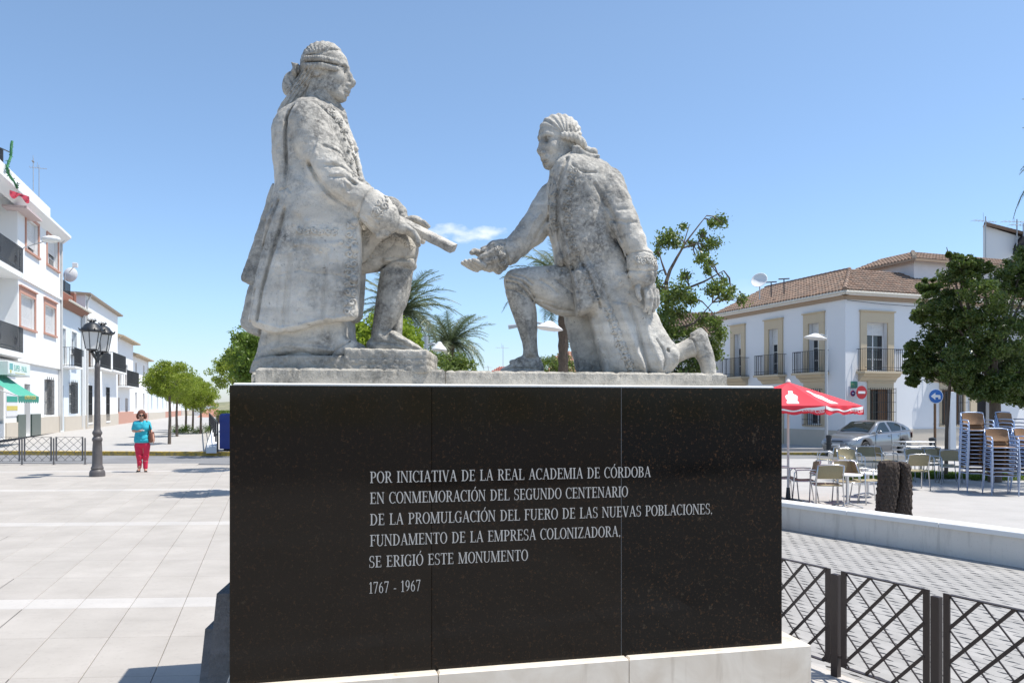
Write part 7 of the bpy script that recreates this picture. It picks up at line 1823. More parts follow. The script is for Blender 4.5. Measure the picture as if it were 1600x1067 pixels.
# modern saucer lamps
def saucer(label, u, v, Y, r, pole_u, pole_foot, tilt=.12, z0=LOW, arm_left=None):
    c = at_depth(u, v, Y); px = at_depth(pole_u, 0, Y).x; t = thing('street_lamp', label, 'street lamp', (px, Y, z0), 0, 'modern saucer lamps')
    H = c.z - z0; dx = c.x - px
    mb = MB(); mb.tube([(0, 0, 0), (0, 0, H + .35)], [.075, .05], 8); mb.obj('pole', M_GALV, t)
    mb = MB(); mb.tube([(0, 0, H + .12), (dx * .5, 0, H + .16), (dx, 0, H + .1)], .03, 6)
    if arm_left: mb.tube([(0, 0, H + .12), (arm_left, 0, H + .05)], [.03, .06], 6)
    mb.obj('arm', M_GALV, t)
    M = Matrix.Translation((dx, 0, H)) @ Matrix.Rotation(tilt, 4, 'Y')
    mb = MB(); mb.lathe([(.001, -.02), (r * .75, -.03), (r, 0.0), (r * 1.02, .02), (r * .9, .05), (r * .62, .11), (r * .42, .145), (r * .34, .18), (r * .18, .205), (.001, .21)], 20, M); mb.obj('shade', M_FRAME, t, smooth=True)
    return t
saucer('grey saucer street lamp in front of the corner house wall', 1274, 529, 33, .46, 1291, 703)
saucer('pale saucer street lamp seen behind the leg of the right statue', 858, 514, 21, .36, 824, 0, .12, LOW, -.5)
saucer('small white dome lamp just right of the left statue base', 686, 547, 20, .19, 666, 0, .05)

# ---------------------------------------------------------------- road signs, posts, bollard
p = at_depth(1462, 619, 34); t = thing('road_sign', 'round blue road sign with a white arrow on a brown post under the dark tree', 'road sign', (p.x, 34, LOW))
mb = MB(); mb.tube([(0, .06, 0), (0, .06, p.z - LOW + .2)], .055, 8); mb.obj('post', M_BROWN, t)
g = disc(t, .315, M_SW, 0, 'rim', p.z - LOW); disc(t, .285, M_BLUE, -.013, 'disc', p.z - LOW)
mb = MB(); z = p.z - LOW; mb.prism([(-.22, z), (-.03, z + .15), (-.03, z + .055), (.15, z + .055), (.19, z + .02), (.19, z - .12), (.10, z - .12), (.10, z - .045), (-.03, z - .045), (-.03, z - .15)], -.034, -.0265, 'y'); mb.obj('arrow', M_SW, t)
a = at_depth(1485, 0, 33.5).x; b = at_depth(1494, 0, 33.5).x; t = thing('white_post', 'plain white square post beside the thin tree trunk', 'post', (a, 33.5, LOW)); mb = MB(); mb.cbox(0, b - a, 0, .22, 0, at_depth(0, 612, 33.5).z - LOW, .01); mb.obj('shaft', M_WHITE, t); mb = MB(); mb.box(-.03, b - a + .03, -.03, .25, 0, .12); mb.obj('foot', M_BASE, t)
for u, v0, v1, Y, r, lab in ((1295, 678, 705, 31.5, .10, 'black bollard in front of the silver car'), (1457, 682, 716, 28, .11, 'black bollard left of the brown sign post')):
    q = at_depth(u, 0, Y); h = at_depth(0, v0, Y).z - LOW; t = thing('bollard', lab, 'bollard', (q.x, Y, LOW - .02), 0, 'black iron bollards'); mb = MB(); mb.lathe([(r * 1.25, 0), (r * 1.25, .08), (r, .1), (r * .95, h - .15), (r * 1.15, h - .13), (r * 1.1, h - .03), (.02, h)], 12); mb.obj('shaft', M_CASTD, t, smooth=True)
    mb = MB(); mb.lathe([(r * 1.3, h * .55), (r * 1.3, h * .6)], 12); mb.obj('ring', M_CASTD, t)
# blue container, white low wall and rail at the end of the plaza road
p = on_ground(343, 704, .15); w = at_depth(364, 0, p.y).x - p.x; t = thing('blue_container', 'tall blue recycling container just left of the pedestal', 'container', (p.x, p.y, .15))
M_BLUEC = painted('blue_plastic', (.012, .035, .22), .45, .1); mb = MB(); mb.cbox(0, 1.0, 0, .9, .06, 1.24, .05); mb.obj('body', M_BLUEC, t); mb = MB(); mb.box(-.02, 1.02, -.02, .92, .62, .66); mb.obj('rim', M_BLUEC, t); mb = MB(); mb.box(.1, .9, .1, .8, 0, .06); mb.obj('base', M_DARK, t)
p = on_ground(322, 705, .16); t = thing('ramp_wall', 'low white sloping wall beside the blue container', 'wall', (p.x, p.y, .1)); mb = MB(); mb.prism([(0, 0), (.35, 0), (.35, .36), (.0, .36)], 0, .5, 'y')
q = on_ground(334, 676, .3) - p; mb = MB(); mb.add([(0, 0, 0), (.34, 0, 0), (q.x + .3, q.y, .1), (q.x, q.y, .1), (0, 0, .2), (.34, 0, .2), (q.x + .3, q.y, .62), (q.x, q.y, .62)], [(0, 3, 2, 1), (4, 5, 6, 7), (0, 1, 5, 4), (1, 2, 6, 5), (2, 3, 7, 6), (3, 0, 4, 7)]); mb.obj('wall', M_WALL, t)
a = on_ground(340, 706, .16); b = on_ground(327, 672, .3); t = thing('railing', 'dark metal railing running back behind the blue container', 'railing', a); d = b - a
mb = MB(); mb.tube([(0, 0, .95), d + Vector((0, 0, .95))], .025, 5); mb.tube([(0, 0, .5), d + Vector((0, 0, .5))], .018, 5); mb.obj('rail', M_IRON, t)
mb = MB(); mb.tube([(0, 0, 0), (0, 0, .95)], .028, 6); me = mb.mesh('post', M_IRON)
for k in range(8): share('post', me, t, d * (k / 7))
# ---------------------------------------------------------------- cafe furniture
def weave_fn(a, b):
    def fn(t):
        p = t.coord('Object', (1, 1, 1)); w = t.node('ShaderNodeTexWave', wave_type='BANDS', bands_direction='X'); w.inputs['Scale'].default_value = 30; w.inputs['Distortion'].default_value = .6; t.L(p, w.inputs['Vector'])
        w2 = t.node('ShaderNodeTexWave', wave_type='BANDS', bands_direction='Z'); w2.inputs['Scale'].default_value = 26; t.L(p, w2.inputs['Vector']); n = t.noise(p, 40, 3)
        f = t.math('MULTIPLY', w.outputs['Fac'], t.math('ADD', t.math('MULTIPLY', w2.outputs['Fac'], .5), .5)); f = t.math('MULTIPLY', f, t.math('ADD', n, .4)); return {'Base Color': t.mix(f, a, b), 'Normal': t.bump(f, .6, .004)}
    return fn
M_WEAVE = material('woven_straw', (.45, .36, .2), .7, fn=weave_fn((.24, .20, .11), (.50, .43, .27)))
M_WEAVEB = material('woven_brown', (.2, .12, .07), .65, fn=weave_fn((.14, .07, .035), (.46, .27, .13)))
M_ALU = material('aluminium_tube', (.62, .63, .65), .28, metal=.85)
M_ALUB = material('sky_tinted_tube', (.42, .52, .72), .35, metal=.35)  # blue of the reflected sky put into the tube colour
def chair(kind, tube=None):
    we = M_WEAVE if kind == 'straw' else M_WEAVEB; al = tube or M_ALU
    t = thing('cafe_chair', 'cafe chair', 'chair', (0, 0, 0)); r = .013
    w = .25
    mb = MB(); n = 8; pr = [(-.22, .445), (-.2, .455), (.0, .44), (.19, .45), (.215, .44), (.21, .425), (0, .42), (-.215, .43)]; mb.prism(pr, -w + .02, w - .02, 'x'); mb.obj('seat', we, t, smooth=True)
    mb = MB(); vs = []; N = 8
    for j in range(5):
        for i in range(N + 1): x = -.225 + .45 * i / N; z = .56 + .26 * j / 4; y = .215 + .10 * j / 4 - .05 * (x / .225) ** 2 + .02 * math.sin(j); zz = z - (.025 * (abs(x) / .225) ** 3 if j == 4 else 0); vs.append((x, y, zz))
    m = len(vs); vs += [(x, y + .022, z) for x, y, z in vs]; fs = []
    for j in range(4):
        for i in range(N): a = j * (N + 1) + i; fs += [(a, a + 1, a + N + 2, a + N + 1), (m + a + N + 1, m + a + N + 2, m + a + 1, m + a)]
    for i in range(N): fs += [(i, m + i, m + i + 1, i + 1), (4 * (N + 1) + i, 4 * (N + 1) + i + 1, m + 4 * (N + 1) + i + 1, m + 4 * (N + 1) + i)]
    for j in range(4): a = j * (N + 1); b = a + N; fs += [(a, a + N + 1, m + a + N + 1, m + a), (b, m + b, m + b + N + 1, b + N + 1)]
    mb.add(vs, fs); mb.obj('backrest', we, t, smooth=True)
    for s in (-1, 1):
        mb = MB(); mb.tube([(s * .27, -.25, 0), (s * .262, -.21, .42), (s * .262, -.20, .60), (s * .262, -.15, .655), (s * .262, .05, .665), (s * .25, .21, .66)], r, 6); mb.obj('front_leg', al, t, smooth='full')
        mb = MB(); mb.tube([(s * .26, .27, 0), (s * .245, .20, .43), (s * .24, .235, .60), (s * .235, .31, .82)], r, 6); mb.obj('rear_leg', al, t, smooth='full')
    mb = MB(); mb.tube([(-.258, -.215, .43), (.258, -.215, .43)], .011, 5); mb.tube([(-.243, .20, .43), (.243, .20, .43)], .011, 5)
    for s in (-1, 1): mb.tube([(s * .258, -.215, .43), (s * .243, .20, .43)], .011, 5)
    mb.obj('seat_frame', al, t, smooth='full'); mb = MB(); mb.tube([(-.235, .31, .82), (-.12, .325, .835), (.12, .325, .835), (.235, .31, .82)], r, 6); mb.obj('top_rail', al, t, smooth='full'); return t
ch = chair('straw'); used = [False]; GC = 'straw coloured cafe chairs on the terrace'
# u, foot row, heading of the chair (direction it faces, degrees; 0 = away from the viewer), label
for u, v, hd, lab in ((1292, 792, 8, 'straw chair seen from behind, nearest the parasol pole'), (1254, 783, -80, 'straw armchair seen from the side between the parasol pole and the nearest chair'), (1224, 778, 95, 'straw chair cut off by the edge of the pedestal'),
    (1326, 786, 190, 'straw chair facing the viewer behind the small white table'), (1355, 784, 96, 'straw armchair turned sideways against the tree stump'), (1313, 745, 10, 'straw chair with its pale back in front of the car wheel'),
    (1330, 752, 176, 'straw chair facing the viewer in the middle of the group'), (1383, 744, 80, 'straw chair turned left, seen above the stump'), (1358, 746, 185, 'straw chair by the grass with its armrests showing'), (1291, 742, -75, 'straw chair seen edge on beside the bollard'),
    (1428, 764, 5, 'straw chair seen from behind, right of the stump'), (1437, 752, 175, 'straw chair tucked in front of the metal tables'), (1470, 752, 150, 'straw chair in the shade left of the stacks'), (1488, 756, 200, 'straw chair in the shade, nearest the tall stack'), (1455, 745, 30, 'straw chair at the back of the shaded group')):
    p = on_ground(u, v, LOW); place(ch, used, p, R_(-hd) + math.pi, lab, GC)
# placing: chair faces local -y; heading handled by the rotation above
def stack(u, v, n, hd, lab, dz=.088, first=None):
    p = on_ground(u, v, LOW); rz = R_(hd)
    for k in range(n):
        fx = Vector((math.sin(rz), -math.cos(rz), 0)) * .010 * k
        pos = 'topmost' if k == n - 1 else ('lowest' if k == 0 else None)
        l = (pos + ' brown woven chair of ' + lab) if pos else ('brown woven chair inside ' + lab)
        place(sch, sused, p + fx + Vector((0, 0, k * dz)), rz, l, 'brown stacked chairs of ' + lab)
sch = chair('brown', M_ALUB); sused = [False]
stack(1524, 768, 12, -8, 'the tallest stack, left of the others')
stack(1563, 773, 8, -10, 'the lower stack at the front')
stack(1578, 760, 12, 20, 'the stack at the back right')
stack(1608, 771, 8, 25, 'the stack at the right edge')
def table(u, v, lab, r=.36, h=.72, top=None, tilt=0):
    t = thing('cafe_table', lab, 'table', on_ground(u, v, LOW), 0, 'cafe tables'); M = Matrix.Translation((0, 0, h)) @ Matrix.Rotation(tilt, 4, 'X')
    mb = MB(); mb.lathe([(.001, -.012), (r - .01, -.012), (r, 0), (r - .005, .015), (.001, .016)], 24, M); mb.obj('tabletop', top or M_FRAME, t, smooth=True)
    mb = MB(); mb.lathe([(.03, .03), (.03, h - .02)], 8); mb.obj('column', M_ALU, t, smooth=True)
    for k in range(4): a = R_(45 + 90 * k); mb = MB(); mb.tube([(0, 0, .09), (.3 * math.cos(a), .3 * math.sin(a), .015)], .016, 6); mb.obj('foot', M_ALU, t)
table(1324, 792, 'small round white topped cafe table between the nearest chairs', .28, .62); table(1356, 776, 'white topped table touching the left side of the stump', .30, .50)
# metal tables pushed together
p = on_ground(1416, 742, LOW)
for k in range(4):
    t = thing('metal_table', ('lowest', 'second lowest', 'second highest', 'topmost')[k] + ' table of the nested metal tables beyond the stump', 'table', (p.x, p.y, LOW + .12 * k), R_(6), 'nested aluminium tables')
    mb = MB(); mb.cbox(0, .85, 0, .7, .55, .575, .005); mb.obj('tabletop', M_METAL, t)
    for x in (.03, .82):
        for y in (.03, .67): mb = MB(); mb.tube([(x, y, -.12 * k if False else 0), (x, y, .55)], .014, 5); mb.obj('leg', M_ALU, t)
# low white wall with grass at the back of the terrace
a = on_ground(1296, 729, LOW); b = on_ground(1425, 733, LOW); d = b - a
t = thing('planter_wall', 'low white wall behind the cafe chairs, in front of the car', 'wall', a, math.atan2(d.y, d.x)); L = d.length; mb = MB(); mb.box(0, L, 0, .2, 0, .40); mb.obj('wall', M_WALLD, t); mb = MB(); mb.cbox(-.03, L + .03, -.05, .25, .402, .47, .01); mb.obj('coping', M_WALL, t)
# ---------------------------------------------------------------- tree stump
SZ = 14.0
org = (at_depth(1396, 0, SZ).x, SZ, LOW); st = thing('tree_stump', 'dark rough split palm stump standing on the terrace', 'stump', org)
def bark2_fn(t):
    p = t.wpos((1, 1, .5)); n = t.noise(p, 22, 6, .75, .4); n2 = t.noise(t.wpos((1, 1, 4)), 9, 5, .7)
    return {'Base Color': t.mix(t.math('MULTIPLY', n, n2), (.012, .009, .008), (.20, .145, .11)), 'Normal': t.bump(t.math('ADD', n, n2), 1.0, .03)}
M_STUMP = material('charred_palm_bark', (.06, .045, .035), .95, fn=bark2_fn)
for nm, poly_, T, y0, sd in (('left_half', [(1374, 722), (1386, 719), (1402, 721), (1402, 760), (1397, 790), (1392, 810), (1370, 804), (1372, 770), (1375, 745)], 15, -2, 1), ('right_half', [(1402, 722), (1411, 721), (1418, 725), (1421, 760), (1421, 790), (1420, 813), (1391, 810), (1396, 785), (1402, 760)], 17, 2, 2)):
    S = Sculpt((1360, -24, 708), (1432, 28, 816), .7, SZ); S.poly(poly_, T, 9, y0, 1)
    r_ = random.Random(sd); ph = [r_.uniform(0, 6) for _ in range(8)]
    S.waves((1360, -24, 708), (1432, 28, 816), lambda X, Y, Z: .9 * np.sin(X * .9 + ph[0] + np.sin(Z * .21 + ph[1]) * 1.5) * np.sin(Z * .33 + Y * .4 + ph[2]) + .8 * np.abs(np.sin(Z * .55 + .8 * np.sin(X * .35 + ph[3]) + Y * .3)) + .45 * np.sin(X * 2.1 + Z * .5 + ph[4]))
    S.floor(812); me = rebase(S.mesh('stump', M_STUMP), org)
    o = link(nm, me, st); o.location = (0, 0, 0)
# ---------------------------------------------------------------- parasol
PZ = 16.2; pc = at_depth(1231.5, 0, PZ); pb_ = thing('parasol', 'square red cafe parasol with white drinks advertising', 'parasol', (pc.x, PZ, LOW), R_(-82))
NS = 8; RR = 1.42; hs = RR * math.sin(math.pi / NS); ze = EYE - LOW + .0; za = at_depth(0, 597, PZ).z - LOW; 
def fab(name, col): return painted(name, col, .75, .06, 3, .15)
M_PRED = fab('red_canvas', (.72, .035, .055)); M_PWHT = fab('white_print', (.80, .78, .76))
cs = [(RR * math.cos(2 * math.pi * q / NS), RR * math.sin(2 * math.pi * q / NS)) for q in range(NS)]
mb = MB(); N = 8
def facet(i, s, f, lift=0.0):
    """point on side i: s along (0..1), f from apex (0) to eave (1)"""
    a = Vector((*cs[i], ze)); b = Vector((*cs[(i + 1) % NS], ze)); ap = Vector((0, 0, za)); e = a.lerp(b, s); p = ap.lerp(e, f)
    sag = .07 * math.sin(math.pi * s) * f * math.sin(math.pi * min(1, f * .75 + .1)); n = Vector((((a + b) / 2).x, ((a + b) / 2).y, 1.6)).normalized()
    return p - n * sag + n * lift
for i in range(NS):
    vs = [facet(i, s / N, f / N) for f in range(N + 1) for s in range(N + 1)]; mb.add(vs, [(f * (N + 1) + s, f * (N + 1) + s + 1, (f + 1) * (N + 1) + s + 1, (f + 1) * (N + 1) + s) for f in range(N) for s in range(N)])
mb.obj('canopy', M_PRED, pb_, smooth=True)
def valpt(i, s, q, lift=0.0):
    a = Vector((*cs[i], 0)); b = Vector((*cs[(i + 1) % NS], 0)); e = a.lerp(b, s); n = Vector((a.x + b.x, a.y + b.y, 0)).normalized()
    hem = .155 + .022 * math.sin(s * 5 * math.pi) ; return e + n * (.012 + lift + .015 * math.sin(s * 23 + i) * q) + Vector((0, 0, ze + .005 - hem * q))
mb = MB(); NV = 24
for i in range(NS):
    vs = [valpt(i, s / NV, q / 4) for q in range(5) for s in range(NV + 1)]; mb.add(vs, [(q * (NV + 1) + s, q * (NV + 1) + s + 1, (q + 1) * (NV + 1) + s + 1, (q + 1) * (NV + 1) + s) for q in range(4) for s in range(NV)])
mb.obj('valance', M_PRED, pb_)
for i in range(NS):
    mb = MB()
    for s in range(NV):
        a, b = s / NV, (s + 1) / NV; c = lambda x: .62 - .42 * abs(2 * x - 1) ** 1.5 + .05 * math.sin(x * 7); w = lambda x: .07 + .13 * abs(2 * x - 1)
        mb.add([valpt(i, a, c(a) - w(a), .006), valpt(i, b, c(b) - w(b), .006), valpt(i, b, c(b) + w(b), .006), valpt(i, a, c(a) + w(a), .006)], [(0, 1, 2, 3)])
    mb.obj('white_wave', M_PWHT, pb_)
    # lettering on the valance
    cu = bpy.data.curves.new('t', 'FONT'); cu.body = 'Coca-Cola'; cu.size = .085; cu.shear = .35; cu.resolution_u = 2; tmp = bpy.data.objects.new('t', cu); COL.objects.link(tmp)
    me = bpy.data.meshes.new_from_object(tmp.evaluated_get(bpy.context.evaluated_depsgraph_get())); bpy.data.objects.remove(tmp)
    n = len(me.vertices); co = np.empty(n * 3, np.float32); me.vertices.foreach_get('co', co); co = co.reshape(-1, 3); wd = co[:, 0].max()
    L = 2 * hs; new = [valpt(i, .80 - wd / L / 2 * 1.1 + x * 1.1 / L, 0.78 - y / .155, .009) for x, y, z in co]
    me.vertices.foreach_set('co', np.array(new, np.float32).ravel()); me.materials.clear(); me.materials.append(M_PWHT); me.update(); link('lettering', me, pb_)
    # bottle silhouette on the canopy
    W_ = [(.030, 0), (.036, .04), (.036, .14), (.03, .17), (.045, .25), (.085, .36), (.10, .45), (.088, .53), (.095, .56), (.095, .60), (.075, .68), (.085, .80), (.095, .90), (.09, 1.0)]
    f0, f1 = .36, .86; mb = MB(); vs = []
    for w_, q in W_:
        f = f0 + (f1 - f0) * q
        for sg in (-1, 1): vs.append(facet(i, .5 + sg * w_ * 1.45 / f * .75, f, .008))
    mb.add(vs, [(2 * j, 2 * j + 1, 2 * j + 3, 2 * j + 2) for j in range(len(W_) - 1)]); mb.obj('bottle_print', M_PWHT, pb_)
    cu = bpy.data.curves.new('t', 'FONT'); cu.body = 'Coca-Cola'; cu.size = .05; cu.shear = .35; cu.resolution_u = 1; tmp = bpy.data.objects.new('t', cu); COL.objects.link(tmp)
    me = bpy.data.meshes.new_from_object(tmp.evaluated_get(bpy.context.evaluated_depsgraph_get())); bpy.data.objects.remove(tmp)
    n = len(me.vertices); co = np.empty(n * 3, np.float32); me.vertices.foreach_get('co', co); co = co.reshape(-1, 3); wd = co[:, 0].max()
    new = [facet(i, .5 + (x - wd / 2) / (2 * hs) / .65, .655 - y * .8, .014) for x, y, z in co]; me.vertices.foreach_set('co', np.array(new, np.float32).ravel()); me.materials.clear(); me.materials.append(M_PRED); me.update(); link('lettering', me, pb_)
mb = MB(); mb.tube([(0, 0, .05), (0, 0, za - .02)], .024, 10); mb.obj('pole', painted('pole_white', (.62, .6, .56), .4), pb_)
mb = MB(); mb.lathe([(.035, za - .03), (.05, za + .01), (.03, za + .05), (.005, za + .06)], 10); mb.obj('finial', M_PWHT, pb_, smooth=True)
for i in range(NS):
    mb = MB(); c = Vector((*cs[i], ze)); mb.tube([(0, 0, za - .08), c - Vector((0, 0, .02))], .010, 5); mb.tube([(0, 0, za - .45), Vector((0, 0, za - .08)).lerp(c, .5) - Vector((0, 0, .02))], .008, 5); mb.obj('rib', M_ALU, pb_)
mb = MB(); mb.lathe([(.27, 0), (.27, .05), (.05, .09), (.035, .30)], 14); mb.obj('base', M_CASTD, pb_, smooth=True)
# ---------------------------------------------------------------- silver hatchback
M_PAINT = material('silver_car_paint', (.29, .295, .305), .28, metal=.75, Coat_Weight=.6, Coat_Roughness=.05)
M_CGLASS = material('car_glass', (.012, .02, .022), .03, spec=.8); M_TYRE = painted('tyre_rubber', (.02, .02, .02), .8); M_RIM = material('alloy_rim', (.5, .5, .52), .3, metal=.9)
M_PLAS = painted('dark_plastic', (.03, .03, .033), .5); M_HL = material('headlamp_glass', (.55, .58, .6), .08, spec=.8); M_TAIL = material('tail_lamp', (.25, .01, .012), .2)
def car():
    # car space: x from nose (0) to tail (4.1), y across, z up
    c = thing('car', 'silver five door hatchback parked by the corner house', 'car', (0, 0, 0))
    xs = np.array([0, .06, .18, .40, .62, .72, .82, .95, 1.10, 1.22, 1.34, 1.60, 1.90, 2.20, 2.50, 2.80, 2.98, 3.08, 3.18, 3.30, 3.42, 3.54, 3.70, 3.88, 4.02, 4.08, 4.10])
    hw = np.interp(xs, [0, .1, .4, 1.0, 2.5, 3.5, 3.95, 4.1], [.58, .70, .82, .85, .86, .84, .76, .66])
    top = np.interp(xs, [0, .06, .2, .6, 1.1, 1.3, 2.4, 3.4, 3.9, 4.05, 4.1], [.56, .66, .74, .83, .90, .93, .97, 1.02, 1.05, 1.0, .84])
    bot = np.interp(xs, [0, .1, .5, 3.6, 4.0, 4.1], [.24, .19, .17, .18, .24, .32])
    def arch(x):
        for xc in (.80, 3.28):
            d = abs(x - xc)
            if d < .36: return .31 + math.sqrt(max(0, .36 ** 2 - d * d)) * 1.0
        return 0
    mb = MB(); rings = []
    for x, w, t, b in zip(xs, hw, top, bot):
        a = arch(x); bb = max(b, a) if a else b; m = bb + (t - bb) * .5
        pts = [(w * .93, bb), (w * .995, bb + (t - bb) * .25), (w, m), (w * .985, t - .10), (w * .93, t - .035), (w * .80, t - .004 + .01), (w * .4, t + .022), (0, t + .03)]
        rings.append([(x, -y, z) for y, z in pts] + [(x, y, z) for y, z in pts[::-1][1:]])
    n = len(rings[0]); vs = [v for r in rings for v in r]; fs = [(i * n + k, i * n + k + 1, (i + 1) * n + k + 1, (i + 1) * n + k) for i in range(len(rings) - 1) for k in range(n - 1)]
    fs += [tuple(range(n)), tuple((len(rings) - 1) * n + k for k in range(n - 1, -1, -1))]
    mb.add(vs, fs); mb.obj('body', M_PAINT, c, smooth=True)
    mb = MB(); mb.box(.35, 3.8, -.70, .70, .2, .6); mb.box(.4, .1 + 1.2, -.8, .8, .45, .62) if False else None; mb.obj('underbody', M_PLAS, c)
    # greenhouse
    g = [(1.10, .92, .74), (1.45, 1.15, .69), (1.75, 1.335, .63), (1.95, 1.40, .60), (2.4, 1.43, .59), (2.85, 1.42, .585), (3.2, 1.375, .58), (3.5, 1.28, .59), (3.78, 1.13, .62), (3.97, 1.03, .66)]
    mb = MB(); rings = []
    for x, zt, wt in g:
        zb = np.interp(x, xs, top) - .02; wb = np.interp(x, xs, hw) * .93; zt = max(zt, zb + .01)
        f = (zt - zb) / .48; w2 = wb + (wt - wb) * min(1, f)
        pts = [(wb, zb), (wb + (w2 - wb) * .5, zb + (zt - zb) * .5), (w2, zt - .05 * min(1, f)), (w2 * .9, zt - .008), (w2 * .5, zt + .012), (0, zt + .018)]
        rings.append([(x, -y, z) for y, z in pts] + [(x, y, z) for y, z in pts[::-1][1:]])
    n = len(rings[0]); mb.add([v for r in rings for v in r], [(i * n + k, i * n + k + 1, (i + 1) * n + k + 1, (i + 1) * n + k) for i in range(len(rings) - 1) for k in range(n - 1)] + [tuple(range(n)), tuple((len(rings) - 1) * n + k for k in range(n - 1, -1, -1))])
    mb.obj('cabin', M_PAINT, c, smooth=True)
    def side_y(x, z):
        zb = np.interp(x, xs, top) - .02; wb = np.interp(x, xs, hw) * .93; zt = np.interp(x, [a[0] for a in g], [a[1] for a in g]); wt = np.interp(x, [a[0] for a in g], [a[2] for a in g]); f = (zt - zb) / .48; w2 = wb + (wt - wb) * min(1, f); zm = (zb + zt) / 2; wm = (wb + w2) / 2; zs = zt - .05 * min(1, f)
        return np.interp(z, [zb, zm, max(zs, zm + .001)], [wb, wm, w2])
    def pane(name, poly, s, mat=M_CGLASS, off=.010):
        mb = MB(); x0 = min(p[0] for p in poly); x1 = max(p[0] for p in poly); n = 10; m = 5; E_ = list(zip(poly, poly[1:] + poly[:1]))
        def span(x):
            zz = [a[1] + (b[1] - a[1]) * (x - a[0]) / (b[0] - a[0]) for a, b in E_ if (a[0] - x) * (b[0] - x) <= 0 and abs(a[0] - b[0]) > 1e-6]; return min(zz), max(zz)
        for i in range(n + 1):
            x = x0 + (x1 - x0) * min(max(i / n, .002), .998); a, b = span(x)
            for j in range(m + 1): z = a + (b - a) * j / m; mb.v.append((x, s * (side_y(x, z) + off), z))
        mb.f += [(i * (m + 1) + j, i * (m + 1) + j + 1, (i + 1) * (m + 1) + j + 1, (i + 1) * (m + 1) + j) for i in range(n) for j in range(m)]; mb.mi += [0] * (n * m)
        return mb.obj(name, mat, c)
    for s in (-1, 1):
        pane('side_window', [(1.50, .955), (1.62, 1.09), (1.84, 1.28), (1.98, 1.345), (2.36, 1.37), (2.38, .985)], s); pane('side_window', [(2.46, .99), (2.45, 1.37), (2.80, 1.36), (3.08, 1.31), (3.22, 1.22), (3.20, 1.03)], s); pane('quarter_window', [(3.28, 1.04), (3.29, 1.21), (3.40, 1.17), (3.55, 1.07)], s)
        for x in (1.38, 2.41, 3.02):
            mb = MB(); zz = [.26, .5, .75, np.interp(x, xs, top) - .08]
            mb.tube([(x, s * (np.interp(x, xs, hw) * k_ + .001), z) for z, k_ in zip(zz, (.975, 1.0, .998, .985))], .006, 4); mb.obj('door_gap', M_PLAS, c)
        for x in (2.22, 2.88): mb = MB(); y = s * (np.interp(x, xs, hw) * .99 + .012); mb.box(x, x + .15, y - .012, y + .012, .80, .83); mb.obj('door_handle', M_PAINT, c)
        mb = MB(); y0 = np.interp(2.2, xs, hw) * .998; mb.box(1.22, 2.98, s * y0 - .014, s * y0 + .014, .44, .50); mb.obj('side_trim', M_PAINT, c)
        mb = MB(); mb.ball((1.52, s * .93, .98), .10, 10, 6, (.7, 1.1, .75)); mb.obj('wing_mirror', M_PAINT, c, smooth='full')
        mb = MB(); mb.prism([(.03, .60), (.20, .69), (.40, .73), (.42, .66), (.25, .59), (.06, .54)], s * .50, s * .80, 'y')
        hl = MB(); P_ = [(-.012, .36), (-.012, .60), (.10, .79), (.30, .845), (.34, .80), (.2, .76)]
        hl.add([(-.004, s * .40, .50), (-.004, s * .42, .575), (.045, s * .66, .625), (.19, s * .785, .67), (.235, s * .80, .60), (.07, s * .725, .52), (.02, s * .6, .495)], [(0, 1, 2, 3, 4, 5, 6)]); o = hl.obj('headlight', M_HL, c)
        tl = MB(); tl.add([(3.93, s * .80, .72), (3.92, s * .80, .98), (4.06, s * .70, 1.0), (4.105, s * .62, .85), (4.10, s * .64, .70)], [(0, 1, 2, 3, 4)]); tl.obj('tail_light', M_TAIL, c)
        for xc in (.80, 3.28):
            w = bpy.data.objects.new('wheel', None); COL.objects.link(w); w.parent = c; w.location = (xc, s * .76, .305)
            M = Matrix.Rotation(R_(90 * s), 4, 'X')
            t = MB(); t.lathe([(.20, -.09), (.28, -.095), (.305, -.07), (.305, .07), (.28, .095), (.20, .09)], 24, M); t.obj('tyre', M_TYRE, w, smooth=True)
            t = MB(); t.lathe([(.001, -.05), (.19, -.06), (.20, -.085), (.215, -.088), (.215, .06), (.001, .06)], 24, M, cap=False) if False else None
            t = MB(); t.lathe([(.195, -.088), (.212, -.092), (.212, .07), (.195, .07)], 24, M)
            for k_ in range(5):
                a = R_(72 * k_ + 10); t.bar(M @ Vector((0, 0, -.075)), M @ Vector((.2 * math.cos(a), .2 * math.sin(a), -.08)), .06, .03, (0, 1, 0))
            t.lathe([(.001, -.09), (.045, -.088), (.05, -.06)], 12, M); t.obj('rim', M_RIM, w, smooth=True)
            t = MB(); t.lathe([(.001, -.02), (.19, -.02)], 20, M); t.obj('brake_disc', M_PLAS, w)
    # windscreen, rear window
    mb = MB(); mb.add([(1.20, -.66, .985), (1.20, .66, .985), (1.75, .57, 1.335), (1.84, .53, 1.365), (1.84, -.53, 1.365), (1.75, -.57, 1.335)], [(0, 1, 2, 3, 4, 5)])
    for i, v in enumerate(mb.v): mb.v[i] = (v[0] - .018, v[1], v[2] + .018)
    mb.obj('windscreen', M_CGLASS, c)
    mb = MB(); mb.add([(3.86, -.55, 1.095), (3.86, .55, 1.095), (3.40, .5, 1.33), (3.40, -.5, 1.33)], [(0, 1, 2, 3)])
    for i, v in enumerate(mb.v): mb.v[i] = (v[0] + .01, v[1], v[2] + .012)
    mb.obj('rear_window', M_CGLASS, c)
    mb = MB(); mb.add([(.018, -.34, .55), (.008, -.34, .64), (.008, .34, .64), (.018, .34, .55)], [(0, 1, 2, 3)]); mb.obj('grille', M_PLAS, c)
